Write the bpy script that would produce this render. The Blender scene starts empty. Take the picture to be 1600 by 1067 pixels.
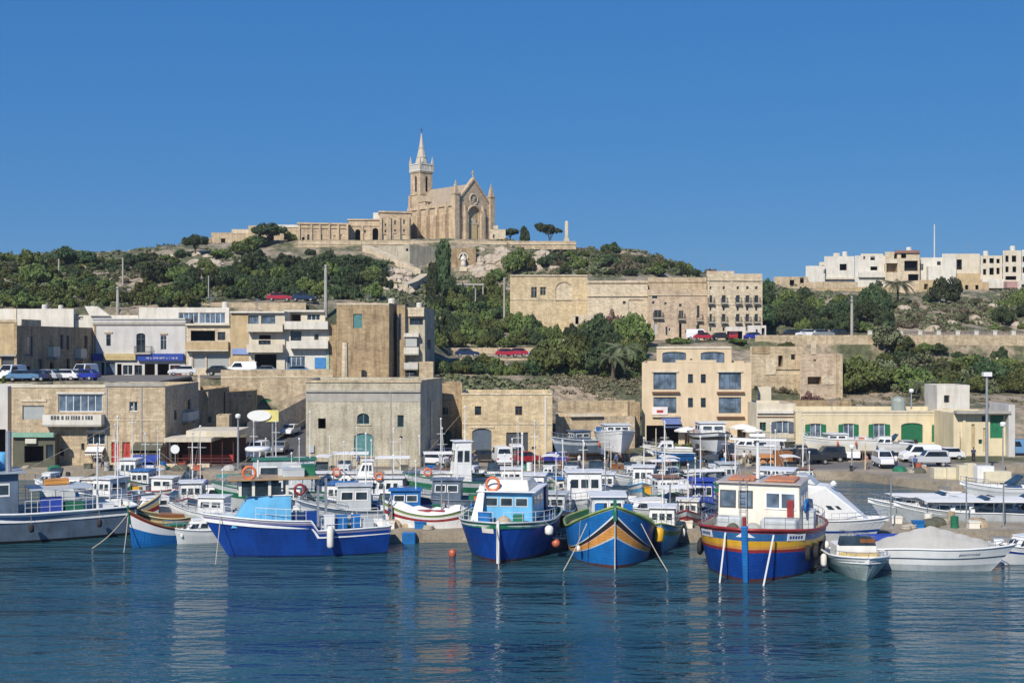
import bpy, math, random
import numpy as np
from mathutils import Vector, Matrix, noise
R = math.radians
random.seed(7)
sc = bpy.context.scene
COL = sc.collection
FP = 1930.0      # focal length in photo pixels
HC = 15.0        # camera height above the water

# ---------------------------------------------------------------- camera
cd = bpy.data.cameras.new('camera'); cam = bpy.data.objects.new('camera', cd); COL.objects.link(cam)
cam.location = (0, 0, HC); cam.rotation_euler = (R(90), 0, 0)
cd.sensor_width = 36; cd.lens = 36 * FP / 1600.0; cd.clip_start = 0.5; cd.clip_end = 20000
sc.camera = cam
# ---------------------------------------------------------------- sky and sun
SUN_EL, SUN_AZ = R(39), R(24)          # elevation; angle to the left of straight behind the camera
sv = Vector((-math.sin(SUN_AZ) * math.cos(SUN_EL), -math.cos(SUN_AZ) * math.cos(SUN_EL), math.sin(SUN_EL)))
w = bpy.data.worlds.new('World'); sc.world = w; w.use_nodes = True
nt = w.node_tree; nt.nodes.clear()
out = nt.nodes.new('ShaderNodeOutputWorld'); bg = nt.nodes.new('ShaderNodeBackground')
sky = nt.nodes.new('ShaderNodeTexSky'); sky.sky_type = 'NISHITA'; sky.sun_disc = False
sky.sun_elevation = SUN_EL; sky.sun_rotation = math.atan2(sv.x, sv.y)
sky.altitude = 0; sky.air_density = 0.8; sky.dust_density = 0.0; sky.ozone_density = 4.0
gm = nt.nodes.new('ShaderNodeGamma'); gm.inputs[1].default_value = 0.86
hs = nt.nodes.new('ShaderNodeHueSaturation'); hs.inputs['Saturation'].default_value = 1.25; hs.inputs['Value'].default_value = 1.0
tm = nt.nodes.new('ShaderNodeMix'); tm.data_type = 'RGBA'; tm.blend_type = 'MULTIPLY'; tm.inputs[0].default_value = 1.0
tm.inputs[7].default_value = (0.66, 0.85, 1.02, 1)
nt.links.new(sky.outputs[0], gm.inputs[0]); nt.links.new(gm.outputs[0], hs.inputs['Color']); nt.links.new(hs.outputs[0], tm.inputs[6])
sp = nt.nodes.new('ShaderNodeSeparateColor'); cb = nt.nodes.new('ShaderNodeCombineColor'); nt.links.new(tm.outputs[2], sp.inputs[0])
for i, (pw, k) in enumerate(((.65, .69), (.455, 1.53), (.27, 3.42))):   # flatten the gradient: deep clear Mediterranean blue down to the horizon
    a = nt.nodes.new('ShaderNodeMath'); a.operation = 'POWER'; a.inputs[1].default_value = pw; nt.links.new(sp.outputs[i], a.inputs[0])
    b = nt.nodes.new('ShaderNodeMath'); b.operation = 'MULTIPLY'; b.inputs[1].default_value = k; nt.links.new(a.outputs[0], b.inputs[0]); nt.links.new(b.outputs[0], cb.inputs[i])
nt.links.new(cb.outputs[0], bg.inputs[0]); bg.inputs[1].default_value = 0.085
nt.links.new(bg.outputs[0], out.inputs[0])
ld = bpy.data.lights.new('sun', 'SUN'); ld.energy = 4.2; ld.angle = R(0.5); ld.color = (1.0, 0.93, 0.82)
sun = bpy.data.objects.new('sun', ld); COL.objects.link(sun); sun.rotation_euler = (-sv).to_track_quat('-Z', 'Y').to_euler()
sc.view_settings.view_transform = 'Standard'; sc.view_settings.look = 'None'
sc.view_settings.gamma = 1; sc.view_settings.exposure = 0.3
sc.cycles.max_bounces = 6; sc.cycles.diffuse_bounces = 2; sc.cycles.glossy_bounces = 3; sc.cycles.transmission_bounces = 3
sc.cycles.transparent_max_bounces = 6

# ---------------------------------------------------------------- helpers
def X(px, D): return (px - 800.0) * D / FP
def Z(py, D): return HC - (py - 533.0) * D / FP
def PT(px, py, D): return Vector((X(px, D), D, Z(py, D)))
def XY(px, D): return Vector((X(px, D), D))

def tag(o, label=None, cat=None, group=None, kind=None):
    if label: o['label'] = label
    if cat: o['category'] = cat
    if group: o['group'] = group
    if kind: o['kind'] = kind
    return o
def root(name, loc, label, cat, group=None, rz=0.0, kind=None):
    o = bpy.data.objects.new(name, None); COL.objects.link(o)
    o.location = loc; o.rotation_euler = (0, 0, rz); o.empty_display_size = 0.3
    return tag(o, label, cat, group, kind)
def kids(o): return [c for c in bpy.data.objects if c.parent == o]
CH = {}
def dup(o, loc=None, rz=None, scale=None, label=None, parent=None):
    c = o.copy(); COL.objects.link(c); c.parent = parent
    if loc is not None: c.location = loc
    if rz is not None: c.rotation_euler = (0, 0, rz)
    if scale is not None: c.scale = scale if hasattr(scale, '__len__') else (scale,) * 3
    if label: c['label'] = label
    for ch in CH.get(o.name, []):
        dup(ch, parent=c)
    return c

class MB:
    def __init__(s): s.v = []; s.f = []; s.m = []
    def add(s, vs, fs, mi=0):
        b = len(s.v); s.v += [tuple(p) for p in vs]
        for f in fs: s.f.append(tuple(b + i for i in f)); s.m.append(mi)
        return s
    def hexa(s, p, mi=0):   # p: 8 points, bottom 4 ccw then top 4 ccw
        return s.add(p, [(3, 2, 1, 0), (4, 5, 6, 7), (0, 1, 5, 4), (1, 2, 6, 5), (2, 3, 7, 6), (3, 0, 4, 7)], mi)
    def box(s, x0, x1, y0, y1, z0, z1, mi=0):
        return s.hexa([(x0, y0, z0), (x1, y0, z0), (x1, y1, z0), (x0, y1, z0), (x0, y0, z1), (x1, y0, z1), (x1, y1, z1), (x0, y1, z1)], mi)
    def obox(s, c, t, n, w, d, z0, z1, mi=0):  # box starting at c, w along t, d along n (horizontal units)
        t = Vector((t[0], t[1])); n = Vector((n[0], n[1])); c = Vector((c[0], c[1]))
        q = [c, c + t * w, c + t * w + n * d, c + n * d]
        if (t.x * n.y - t.y * n.x) * w * d < 0: q = q[::-1]
        return s.hexa([(a.x, a.y, z0) for a in q] + [(a.x, a.y, z1) for a in q], mi)
    def tube(s, pts, r, n=6, mi=0, cap=True):
        pts = [Vector(p) for p in pts]; rs = r if hasattr(r, '__len__') else [r] * len(pts)
        b = len(s.v); k = len(pts)
        for i, p in enumerate(pts):
            d = (pts[min(i + 1, k - 1)] - pts[max(i - 1, 0)]).normalized()
            a = d.orthogonal().normalized() if abs(d.z) < .9 else d.cross(Vector((0, 1, 0))).normalized()
            if abs(d.z) < .9: a = d.cross(Vector((0, 0, 1))).normalized()
            c = d.cross(a)
            for j in range(n):
                q = p + (a * math.cos(2 * math.pi * j / n) + c * math.sin(2 * math.pi * j / n)) * rs[i]
                s.v.append(tuple(q))
        for i in range(k - 1):
            for j in range(n):
                s.f.append((b + i * n + j, b + i * n + (j + 1) % n, b + (i + 1) * n + (j + 1) % n, b + (i + 1) * n + j)); s.m.append(mi)
        if cap:
            s.f.append(tuple(b + j for j in range(n))[::-1]); s.m.append(mi)
            s.f.append(tuple(b + (k - 1) * n + j for j in range(n))); s.m.append(mi)
        return s
    def lathe(s, c, prof, n=12, mi=0, ax='z'):
        b = len(s.v); k = len(prof); c = Vector(c)
        for r, z in prof:
            for j in range(n):
                a = 2 * math.pi * j / n
                if ax == 'z': s.v.append((c.x + r * math.cos(a), c.y + r * math.sin(a), c.z + z))
                elif ax == 'y': s.v.append((c.x + r * math.cos(a), c.y + z, c.z + r * math.sin(a)))
                else: s.v.append((c.x + z, c.y + r * math.cos(a), c.z + r * math.sin(a)))
        for i in range(k - 1):
            for j in range(n):
                s.f.append((b + i * n + j, b + i * n + (j + 1) % n, b + (i + 1) * n + (j + 1) % n, b + (i + 1) * n + j)); s.m.append(mi)
        s.f.append(tuple(b + j for j in range(n))[::-1]); s.m.append(mi)
        s.f.append(tuple(b + (k - 1) * n + j for j in range(n))); s.m.append(mi)
        return s
    def torus(s, c, R_, r, ax='y', n=14, k=7, mi=0):
        b = len(s.v); c = Vector(c)
        for i in range(n):
            a = 2 * math.pi * i / n
            for j in range(k):
                q = 2 * math.pi * j / k; rr = R_ + r * math.cos(q); h = r * math.sin(q)
                u, v_ = rr * math.cos(a), rr * math.sin(a)
                s.v.append(tuple(c + (Vector((u, h, v_)) if ax == 'y' else Vector((h, u, v_)) if ax == 'x' else Vector((u, v_, h)))))
        for i in range(n):
            for j in range(k):
                s.f.append((b + i * k + j, b + i * k + (j + 1) % k, b + ((i + 1) % n) * k + (j + 1) % k, b + ((i + 1) % n) * k + j)); s.m.append(mi if not isinstance(mi, (list, tuple)) else mi[(i * 8 // n) % 2])
        return s
    def prism(s, poly, p0, du, dv, dn, mi=0):  # poly in (u,v), extruded by vector dn
        p0, du, dv, dn = Vector(p0), Vector(du), Vector(dv), Vector(dn)
        a = [p0 + du * u + dv * v for u, v in poly]; n = len(a)
        return s.add(a + [q + dn for q in a], [tuple(range(n))[::-1], tuple(range(n, 2 * n))] + [(i, (i + 1) % n, n + (i + 1) % n, n + i) for i in range(n)], mi)
    def panel(s, q, u0, u1, v0, v1, off=.02, th=.04, mi=0):  # thin box on a bilinear quad q=[p00,p10,p11,p01]
        q = [Vector(a) for a in q]
        def B(u, v): return (q[0] * (1 - u) * (1 - v) + q[1] * u * (1 - v) + q[2] * u * v + q[3] * (1 - u) * v)
        n = (q[1] - q[0]).cross(q[3] - q[0]).normalized()
        a = [B(u0, v0), B(u1, v0), B(u1, v1), B(u0, v1)]
        return s.hexa([p + n * (off - th) for p in a] + [p + n * off for p in a], mi)
    def build(s, name, mats, parent=None, smooth=False, bevel=0):
        me = bpy.data.meshes.new(name)
        me.from_pydata(s.v, [], s.f)
        if not hasattr(mats, '__len__'): mats = [mats]
        for m in mats: me.materials.append(m)
        me.polygons.foreach_set('material_index', s.m)
        uvl = me.uv_layers.new(name='UVMap'); me.update()
        uv = np.zeros((len(me.loops), 2), 'f')
        co = np.array(s.v)
        for p in me.polygons:
            n = p.normal
            li = list(p.loop_indices); c = co[list(p.vertices)]
            if abs(n.z) > .7: uv[li, 0] = c[:, 0]; uv[li, 1] = c[:, 1]
            else:
                h = math.hypot(n.x, n.y) or 1; uv[li, 0] = (-n.y * c[:, 0] + n.x * c[:, 1]) / h; uv[li, 1] = c[:, 2]
        uvl.data.foreach_set('uv', uv.ravel())
        if smooth: me.polygons.foreach_set('use_smooth', [True] * len(me.polygons))
        o = bpy.data.objects.new(name, me); COL.objects.link(o)
        if bevel:
            b = o.modifiers.new('b', 'BEVEL'); b.width = bevel; b.segments = 1; b.limit_method = 'ANGLE'; b.angle_limit = R(50)
        if parent is not None: o.parent = parent; CH.setdefault(parent.name, []).append(o)
        return o

# ---------------------------------------------------------------- materials
MATS = {}
def _mat(name):
    m = bpy.data.materials.new(name); m.use_nodes = True; n = m.node_tree; p = n.nodes['Principled BSDF']
    return m, n, p
def N(n, t, **kw):
    x = n.nodes.new(t)
    for k, v in kw.items():
        if k in x.inputs: x.inputs[k].default_value = v
        else: setattr(x, k, v)
    return x
def mixc(n, bt, fac, a, b):
    x = n.nodes.new('ShaderNodeMix'); x.data_type = 'RGBA'; x.blend_type = bt
    for s_, v in ((0, fac), (6, a), (7, b)):
        if hasattr(v, 'is_output'): n.links.new(v, x.inputs[s_])
        elif s_ == 0: x.inputs[0].default_value = v
        else: x.inputs[s_].default_value = (*v, 1) if len(v) == 3 else v
    return x.outputs[2]
def ramp(n, src, stops):
    x = n.nodes.new('ShaderNodeValToRGB'); n.links.new(src, x.inputs[0]); e = x.color_ramp.elements
    while len(e) < len(stops): e.new(0.5)
    for i, (p, c) in enumerate(stops): e[i].position = p; e[i].color = (*c, 1) if hasattr(c, '__len__') else (c, c, c, 1)
    return x.outputs[0]
def paint(name, c, rough=.5, var=.18, scale=1.2, metal=0.0, bump=0.0, streak=0.0, plank=0.0):
    if name in MATS: return MATS[name]
    m, n, p = _mat(name); MATS[name] = m
    tc = N(n, 'ShaderNodeTexCoord'); no = N(n, 'ShaderNodeTexNoise', Scale=scale, Detail=5.0, Roughness=.65)
    n.links.new(tc.outputs['Object'], no.inputs['Vector'])
    lo = tuple(x * (1 - var) for x in c); hi = tuple(min(1, x * (1 + var * .6)) for x in c)
    o = ramp(n, no.outputs['Fac'], [(.3, lo), (.7, hi)])
    if streak:
        mp = N(n, 'ShaderNodeMapping'); mp.inputs['Scale'].default_value = (1.0, 1.0, .16); n.links.new(tc.outputs['Object'], mp.inputs[0])
        n2 = N(n, 'ShaderNodeTexNoise', Scale=1.3, Detail=4.0, Roughness=.7); n.links.new(mp.outputs[0], n2.inputs['Vector'])
        o = mixc(n, 'MULTIPLY', streak, o, ramp(n, n2.outputs['Fac'], [(.45, (1, 1, 1)), (.75, (.52, .46, .38))]))
    if plank:
        wv = N(n, 'ShaderNodeTexWave', Scale=1.55, Distortion=.35, Detail=2.0); wv.bands_direction = 'Z'; n.links.new(tc.outputs['Object'], wv.inputs['Vector'])
        o = mixc(n, 'MULTIPLY', plank, o, ramp(n, wv.outputs['Fac'], [(.0, (.45, .45, .48)), (.16, (1, 1, 1))]))
        n4 = N(n, 'ShaderNodeTexNoise', Scale=7.0, Detail=6.0, Roughness=.8); n.links.new(tc.outputs['Object'], n4.inputs['Vector'])
        o = mixc(n, 'MIX', ramp(n, n4.outputs['Fac'], [(.60, 0.0), (.70, .5)]), o, tuple(min(1, x * .7 + .16) for x in c))
        n.links.new(ramp(n, n4.outputs['Fac'], [(.35, .28), (.65, .62)]), p.inputs['Roughness'])
    n.links.new(o, p.inputs['Base Color']); p.inputs['Metallic'].default_value = metal
    if not plank: p.inputs['Roughness'].default_value = rough
    if bump:
        b = N(n, 'ShaderNodeBump', Strength=bump, Distance=.05); n.links.new(no.outputs['Fac'], b.inputs['Height']); n.links.new(b.outputs[0], p.inputs['Normal'])
    return m
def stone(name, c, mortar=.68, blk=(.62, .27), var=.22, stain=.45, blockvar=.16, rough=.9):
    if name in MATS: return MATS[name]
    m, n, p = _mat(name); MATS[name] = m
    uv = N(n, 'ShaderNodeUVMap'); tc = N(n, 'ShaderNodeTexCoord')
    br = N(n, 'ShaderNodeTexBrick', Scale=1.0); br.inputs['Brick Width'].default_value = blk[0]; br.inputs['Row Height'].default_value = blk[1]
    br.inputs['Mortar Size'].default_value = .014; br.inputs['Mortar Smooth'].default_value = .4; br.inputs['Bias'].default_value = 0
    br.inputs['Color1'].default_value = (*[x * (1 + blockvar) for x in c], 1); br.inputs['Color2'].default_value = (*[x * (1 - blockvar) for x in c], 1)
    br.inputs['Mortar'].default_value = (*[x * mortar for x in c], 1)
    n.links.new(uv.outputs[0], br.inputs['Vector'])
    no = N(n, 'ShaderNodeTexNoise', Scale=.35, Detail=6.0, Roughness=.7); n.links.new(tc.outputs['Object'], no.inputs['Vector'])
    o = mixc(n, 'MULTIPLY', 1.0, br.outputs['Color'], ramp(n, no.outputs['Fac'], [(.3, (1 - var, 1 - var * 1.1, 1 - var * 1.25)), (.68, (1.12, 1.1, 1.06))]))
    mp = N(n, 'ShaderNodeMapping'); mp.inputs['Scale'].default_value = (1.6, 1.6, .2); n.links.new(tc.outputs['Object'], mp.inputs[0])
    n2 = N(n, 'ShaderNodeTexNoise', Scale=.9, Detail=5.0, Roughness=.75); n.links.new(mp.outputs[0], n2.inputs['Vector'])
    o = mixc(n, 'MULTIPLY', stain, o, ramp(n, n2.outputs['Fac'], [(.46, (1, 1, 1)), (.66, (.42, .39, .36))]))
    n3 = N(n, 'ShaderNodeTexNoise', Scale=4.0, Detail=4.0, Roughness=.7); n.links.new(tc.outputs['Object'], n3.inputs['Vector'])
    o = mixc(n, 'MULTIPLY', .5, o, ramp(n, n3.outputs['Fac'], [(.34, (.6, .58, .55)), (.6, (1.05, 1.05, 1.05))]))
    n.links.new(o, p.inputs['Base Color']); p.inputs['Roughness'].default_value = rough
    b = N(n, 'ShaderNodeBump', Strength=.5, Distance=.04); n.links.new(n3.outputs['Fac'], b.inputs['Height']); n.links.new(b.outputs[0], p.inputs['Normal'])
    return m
def glass(name, c=(.02, .03, .04), rough=.08):
    if name in MATS: return MATS[name]
    m, n, p = _mat(name); MATS[name] = m
    tc = N(n, 'ShaderNodeTexCoord'); no = N(n, 'ShaderNodeTexNoise', Scale=.9, Detail=2.0); n.links.new(tc.outputs['Object'], no.inputs['Vector'])
    n.links.new(ramp(n, no.outputs['Fac'], [(.35, tuple(x * .5 for x in c)), (.65, tuple(x * 1.6 for x in c))]), p.inputs['Base Color'])
    p.inputs['Roughness'].default_value = rough; p.inputs['Specular IOR Level'].default_value = .7
    return m
def leafmat(name, dark, mid, light):
    m, n, p = _mat(name); MATS[name] = m
    g = N(n, 'ShaderNodeNewGeometry'); oi = N(n, 'ShaderNodeObjectInfo')
    no = N(n, 'ShaderNodeTexNoise', Scale=.8, Detail=4.0, Roughness=.7); n.links.new(g.outputs['Position'], no.inputs['Vector'])
    o = ramp(n, no.outputs['Fac'], [(.3, dark), (.5, mid), (.7, light)])
    h = N(n, 'ShaderNodeHueSaturation'); n.links.new(o, h.inputs['Color'])
    mr = N(n, 'ShaderNodeMapRange'); mr.inputs['To Min'].default_value = .6; mr.inputs['To Max'].default_value = 1.35
    n.links.new(oi.outputs['Random'], mr.inputs[0]); n.links.new(mr.outputs[0], h.inputs['Value'])
    mr2 = N(n, 'ShaderNodeMapRange'); mr2.inputs['To Min'].default_value = .465; mr2.inputs['To Max'].default_value = .52
    n.links.new(oi.outputs['Random'], mr2.inputs[0]); n.links.new(mr2.outputs[0], h.inputs['Hue'])
    n.links.new(h.outputs[0], p.inputs['Base Color']); p.inputs['Roughness'].default_value = .7
    p.inputs['Specular IOR Level'].default_value = .25
    return m

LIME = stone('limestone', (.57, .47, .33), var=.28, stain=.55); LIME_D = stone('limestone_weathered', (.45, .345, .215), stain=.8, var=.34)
LIME_Y = stone('limestone_yellow', (.65, .535, .35), stain=.4, var=.26); LIME_G = stone('limestone_grey', (.53, .495, .395), stain=.6, var=.3, blockvar=.05)
LIME_R = stone('limestone_rose', (.57, .46, .35), stain=.5, var=.28); LIME_P = stone('limestone_pale', (.66, .57, .43), stain=.35)
CHUR = stone('church_limestone', (.59, .47, .33), stain=.5, var=.24, blk=(.9, .45))
CREAM = paint('cream_plaster', (.63, .57, .45), .85, .14, .5, streak=.45); WHITE = paint('white_plaster', (.66, .63, .56), .8, .14, .6, streak=.45)
GREYW = paint('grey_white_plaster', (.55, .54, .52), .85, .1, .5, streak=.4); YELP = paint('yellow_plaster', (.68, .585, .39), .85, .1, .5, streak=.4)
HOTEL = paint('sand_plaster', (.66, .53, .36), .85, .12, .45, streak=.4); CONC = paint('concrete', (.38, .36, .32), .9, .2, 1.0, bump=.3, streak=.4)
TANP = paint('tan_plaster', (.50, .38, .22), .9, .25, .8, streak=.5); ROOFM = paint('roof_screed', (.42, .38, .31), .9, .2, .6)
GLASS = glass('window_glass'); GLASSB = glass('blue_window_glass', (.10, .14, .19), .12); DARK = paint('painted_interior_shade', (.018, .016, .015), .9)
WFR = paint('white_frame', (.75, .75, .73), .45, .05); TEAL = paint('teal_boards', (.10, .27, .27), .6, .25, 3); GREEN = paint('green_paint', (.02, .17, .08), .5, .2, 2)
DGREEN = paint('dark_green_paint', (.015, .07, .04), .5, .2, 2); BLUEP = paint('blue_sign_paint', (.015, .05, .30), .45, .1); BROWN = paint('brown_paint', (.13, .06, .03), .6, .2, 2)
SHUT = paint('grey_shutter', (.42, .44, .43), .55, .1, 2); REDP = paint('red_paint', (.42, .04, .03), .5, .15); IRON = paint('wrought_iron', (.05, .045, .04), .6)
METAL = paint('galvanised_metal', (.45, .46, .47), .4, .15, 2, metal=.6); DGREY = paint('dark_grey_paint', (.07, .08, .09), .55, .2); SLATE = paint('slate_blue_paint', (.10, .13, .17), .5, .2)
OLIVE = paint('olive_canvas', (.10, .10, .07), .9, .2); YSIGN = paint('yellow_sign_paint', (.50, .40, .20), .5, .15); CANV = paint('white_canvas', (.74, .73, .70), .8, .08, 1.5)
# ---------------------------------------------------------------- terrain
QZ = 0.9
def P(py, D): return (D, Z(py, D))
COLS = {
 0: [(140, .9), (152, .9), (156.5, 9.9), (195, 9.9), P(484, 199), P(450, 240), P(420, 285), P(398, 325), (345, 38.5), (420, 37)],
 200: [(140, .9), (152, .9), (156.5, 9.9), (196, 9.9), P(484, 200), P(452, 240), P(420, 285), P(396, 322), (345, 39), (420, 38)],
 300: [(140, .9), (160, .9), (175, 1.2), (180.5, 9.9), (199, 9.9), P(474, 203.5), P(470, 212), P(440, 250), P(405, 295), P(378, 325), (345, 42), (420, 40)],
 400: [(140, .9), (150, 1.4), (165, 3.0), (180, 4.6), (182.5, 9.9), (201, 9.9), P(473, 204.5), P(470, 213), P(435, 255), P(400, 300), P(382, 318), (330, 41.5), (420, 41)],
 480: [(140, .9), (150, 1.4), (165, 3.0), (180, 4.6), (182.5, 9.9), (203, 9.9), P(474, 206), P(470, 214), P(436, 255), P(402, 300), P(386, 314), (317, 41.3), (420, 41)],
 560: [(140, .9), (157, .9), (164, 9.3), (202, 9.9), P(480, 210), P(472, 216), P(440, 258), P(404, 300), P(387, 313), (316, 41), (420, 42)],
 620: [(140, .9), (157, .9), (164, 8.8), (202, 9.9), P(480, 212), P(470, 230), P(448, 262), P(415, 298), P(387, 313), (316, 41), (420, 42)],
 700: [(140, .9), (161, .9), (166, 6.5), P(602, 180), P(578, 200), P(561, 206), P(557, 216), P(545, 221), P(490, 250), P(455, 280), P(438, 298), P(392, 308), P(383, 313), (316, 41.5), (420, 42.5)],
 790: [(140, .9), (161, .9), (166, 5.5), P(605, 180), P(580, 200), P(562, 206), P(557, 216), P(545, 221), P(495, 250), P(455, 280), P(432, 300), P(390, 311), P(381, 316), (319, 41.5), (420, 42.5)],
 880: [(140, .9), (161, .9), (165, 3.5), P(628, 182), P(600, 186), P(579, 200), P(562, 206), P(557, 216), P(541, 223), P(529, 235), (262, 16.2), (264, 22), P(432, 291), P(388, 327), (332, 41), (420, 41)],
 1000: [(140, .9), (168, 1.3), (178, 3), P(625, 186), P(600, 190), P(580, 202), P(556, 213), P(540, 225), P(531, 236), (262, 15.7), (264, 22), P(432, 290), P(396, 330), (350, 39), (420, 38)],
 1100: [(140, .9), (165, 1.3), (178, 1.5), (185, 4), P(575, 202), P(552, 214), P(534, 229), (236, 15.2), (262, 15.4), (266, 22), P(428, 318), (350, 32), (420, 31)],
 1190: [(140, .9), (160, 1.2), (176, 1.4), P(620, 192), P(585, 205), P(545, 221), (222.4, 15.6), (262, 15.8), P(475, 290), P(446, 330), (360, 30), (420, 30)],
 1250: [(140, .9), (158, 1.1), (172, 1.2), P(645, 182), P(630, 190), (200, 7.5), P(560, 221), (222.4, 15.6), (246, 16), P(488, 285), P(452, 335), (400, 29)],
 1400: [(140, .9), (158, 1.1), (172, 1.2), P(642, 180), P(602, 200), P(572, 219), (220.5, 11.5), (222.4, 15.6), (240, 16.2), P(498, 262), P(460, 325), (345, 28.5), (400, 29)],
 1600: [(140, .9), (158, 1.1), (172, 1.2), P(640, 182), P(606, 200), P(572, 219), (220.5, 11.5), (222.4, 15.6), (240, 16.2), P(498, 262), P(458, 325), (345, 29), (400, 29)],
}
_px = sorted(COLS)
def colz(c, D):
    L = COLS[c]
    if D <= L[0][0]: return L[0][1]
    for (a, za), (b, zb) in zip(L, L[1:]):
        if D <= b: return za + (zb - za) * (D - a) / (b - a)
    return max(-2, L[-1][1] - (D - L[-1][0]) * .08)
def ground(px, D):
    if px <= _px[0]: b0 = colz(_px[0], D)
    elif px >= _px[-1]: b0 = colz(_px[-1], D)
    else:
        for a, b in zip(_px, _px[1:]):
            if px <= b:
                t = (px - a) / (b - a); b0 = colz(a, D) * (1 - t) + colz(b, D) * t; break
    amp = min(1, max(0, (D - 216) / 16.0)); 
    if 780 < px < 1210 and D < 264: amp = 0
    if px > 1180 and D < 246: amp = 0
    if 470 < px < 890 and D > 310: amp *= .12
    if amp > 0:
        x = X(px, D); b0 += amp * (1.5 * noise.fractal(Vector((x * .045, D * .05, 3.1)), 1.0, 2.0, 4) + .45 * abs(noise.noise(Vector((x * .3, D * .3, 1.)))))
    return b0
def hit(px, py, d0=196.0):
    D = d0
    while D < 420:
        if Z(py, D) <= ground(px, D): return D
        D += .7
    return 335.0
def gp(px, D, dz=0): return Vector((X(px, D), D, ground(px, D) + dz))

# hillside material: limestone rock, dry soil and thin scrub
m, n, p = _mat('hillside'); HILL = m
g = N(n, 'ShaderNodeNewGeometry')
n1 = N(n, 'ShaderNodeTexNoise', Scale=.09, Detail=8.0, Roughness=.72); n.links.new(g.outputs['Position'], n1.inputs['Vector'])
n2 = N(n, 'ShaderNodeTexNoise', Scale=.9, Detail=6.0, Roughness=.75); n.links.new(g.outputs['Position'], n2.inputs['Vector'])
soil = ramp(n, n2.outputs['Fac'], [(.3, (.20, .155, .105)), (.5, (.38, .30, .21)), (.7, (.52, .44, .33))])
scrb = ramp(n, n2.outputs['Fac'], [(.35, (.05, .06, .028)), (.6, (.13, .14, .07)), (.75, (.22, .20, .12))])
mk = ramp(n, n1.outputs['Fac'], [(.44, 1.0), (.56, 0.0)])
n.links.new(mixc(n, 'MIX', mk, soil, scrb), p.inputs['Base Color']); p.inputs['Roughness'].default_value = .95
vo = N(n, 'ShaderNodeTexVoronoi', Scale=.55); n.links.new(g.outputs['Position'], vo.inputs['Vector'])
ad = N(n, 'ShaderNodeMath', operation='ADD'); n.links.new(n2.outputs['Fac'], ad.inputs[0]); n.links.new(vo.outputs['Distance'], ad.inputs[1])
b = N(n, 'ShaderNodeBump', Strength=.9, Distance=.6); n.links.new(ad.outputs[0], b.inputs['Height']); n.links.new(b.outputs[0], p.inputs['Normal'])

pxs = np.concatenate([np.linspace(-900, -60, 22), np.linspace(-50, 1650, 341), np.linspace(1690, 2500, 22)])
Ds = np.concatenate([np.arange(144, 232, 1.15), np.arange(232, 345, 1.25), np.linspace(346, 440, 20), np.linspace(450, 1500, 12)])
vs = []; fs = []
for D in Ds:
    for px in pxs: vs.append((X(px, D), D, ground(px, D) - (.02 if D < 150 else 0)))
W_ = len(pxs)
for i in range(len(Ds) - 1):
    for j in range(W_ - 1): a = i * W_ + j; fs.append((a, a + 1, a + W_ + 1, a + W_))
me = bpy.data.meshes.new('hill_terrain'); me.from_pydata(vs, [], fs); me.materials.append(HILL)
me.polygons.foreach_set('use_smooth', [True] * len(fs)); o = bpy.data.objects.new('hill_terrain', me); COL.objects.link(o); tag(o, kind='structure')

# sea
m, n, p = _mat('sea_water'); SEA = m
g = N(n, 'ShaderNodeNewGeometry')
def wave(scale, sx, sy, det, rot=0):
    mp = N(n, 'ShaderNodeMapping'); mp.inputs['Scale'].default_value = (sx, sy, 1); mp.inputs['Rotation'].default_value = (0, 0, rot); n.links.new(g.outputs['Position'], mp.inputs[0])
    q = N(n, 'ShaderNodeTexNoise', Scale=scale, Detail=det, Roughness=.55); n.links.new(mp.outputs[0], q.inputs['Vector']); return q.outputs['Fac']
a1 = wave(1.7, .36, 1.0, 3.0, .06); a2 = wave(.55, .34, 1.0, 2.0, -.1); a3 = wave(.12, .35, 1.0, 2.0, .2)
mu = N(n, 'ShaderNodeMath', operation='MULTIPLY'); n.links.new(a2, mu.inputs[0]); mu.inputs[1].default_value = 1.9
ad = N(n, 'ShaderNodeMath', operation='ADD'); n.links.new(a1, ad.inputs[0]); n.links.new(mu.outputs[0], ad.inputs[1])
mu3 = N(n, 'ShaderNodeMath', operation='MULTIPLY'); n.links.new(a3, mu3.inputs[0]); mu3.inputs[1].default_value = 5.0
ad2 = N(n, 'ShaderNodeMath', operation='ADD'); n.links.new(ad.outputs[0], ad2.inputs[0]); n.links.new(mu3.outputs[0], ad2.inputs[1])
a4 = wave(.05, .5, 1.0, 2.0, .5)
b = N(n, 'ShaderNodeBump', Strength=1.0, Distance=.32); n.links.new(ramp(n, a4, [(.38, .55), (.6, 1.0)]), b.inputs['Strength']); n.links.new(ad2.outputs[0], b.inputs['Height']); n.links.new(b.outputs[0], p.inputs['Normal'])
n.links.new(ramp(n, a3, [(.35, (.012, .052, .076)), (.65, (.026, .084, .110))]), p.inputs['Base Color'])
p.inputs['Roughness'].default_value = .04; p.inputs['IOR'].default_value = 1.33
mb = MB(); mb.add([(-3000, -600, 0), (3000, -600, 0), (3000, 1600, 0), (-3000, 1600, 0)], [(0, 1, 2, 3)]); tag(mb.build('harbour_water', SEA), kind='structure')

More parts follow.
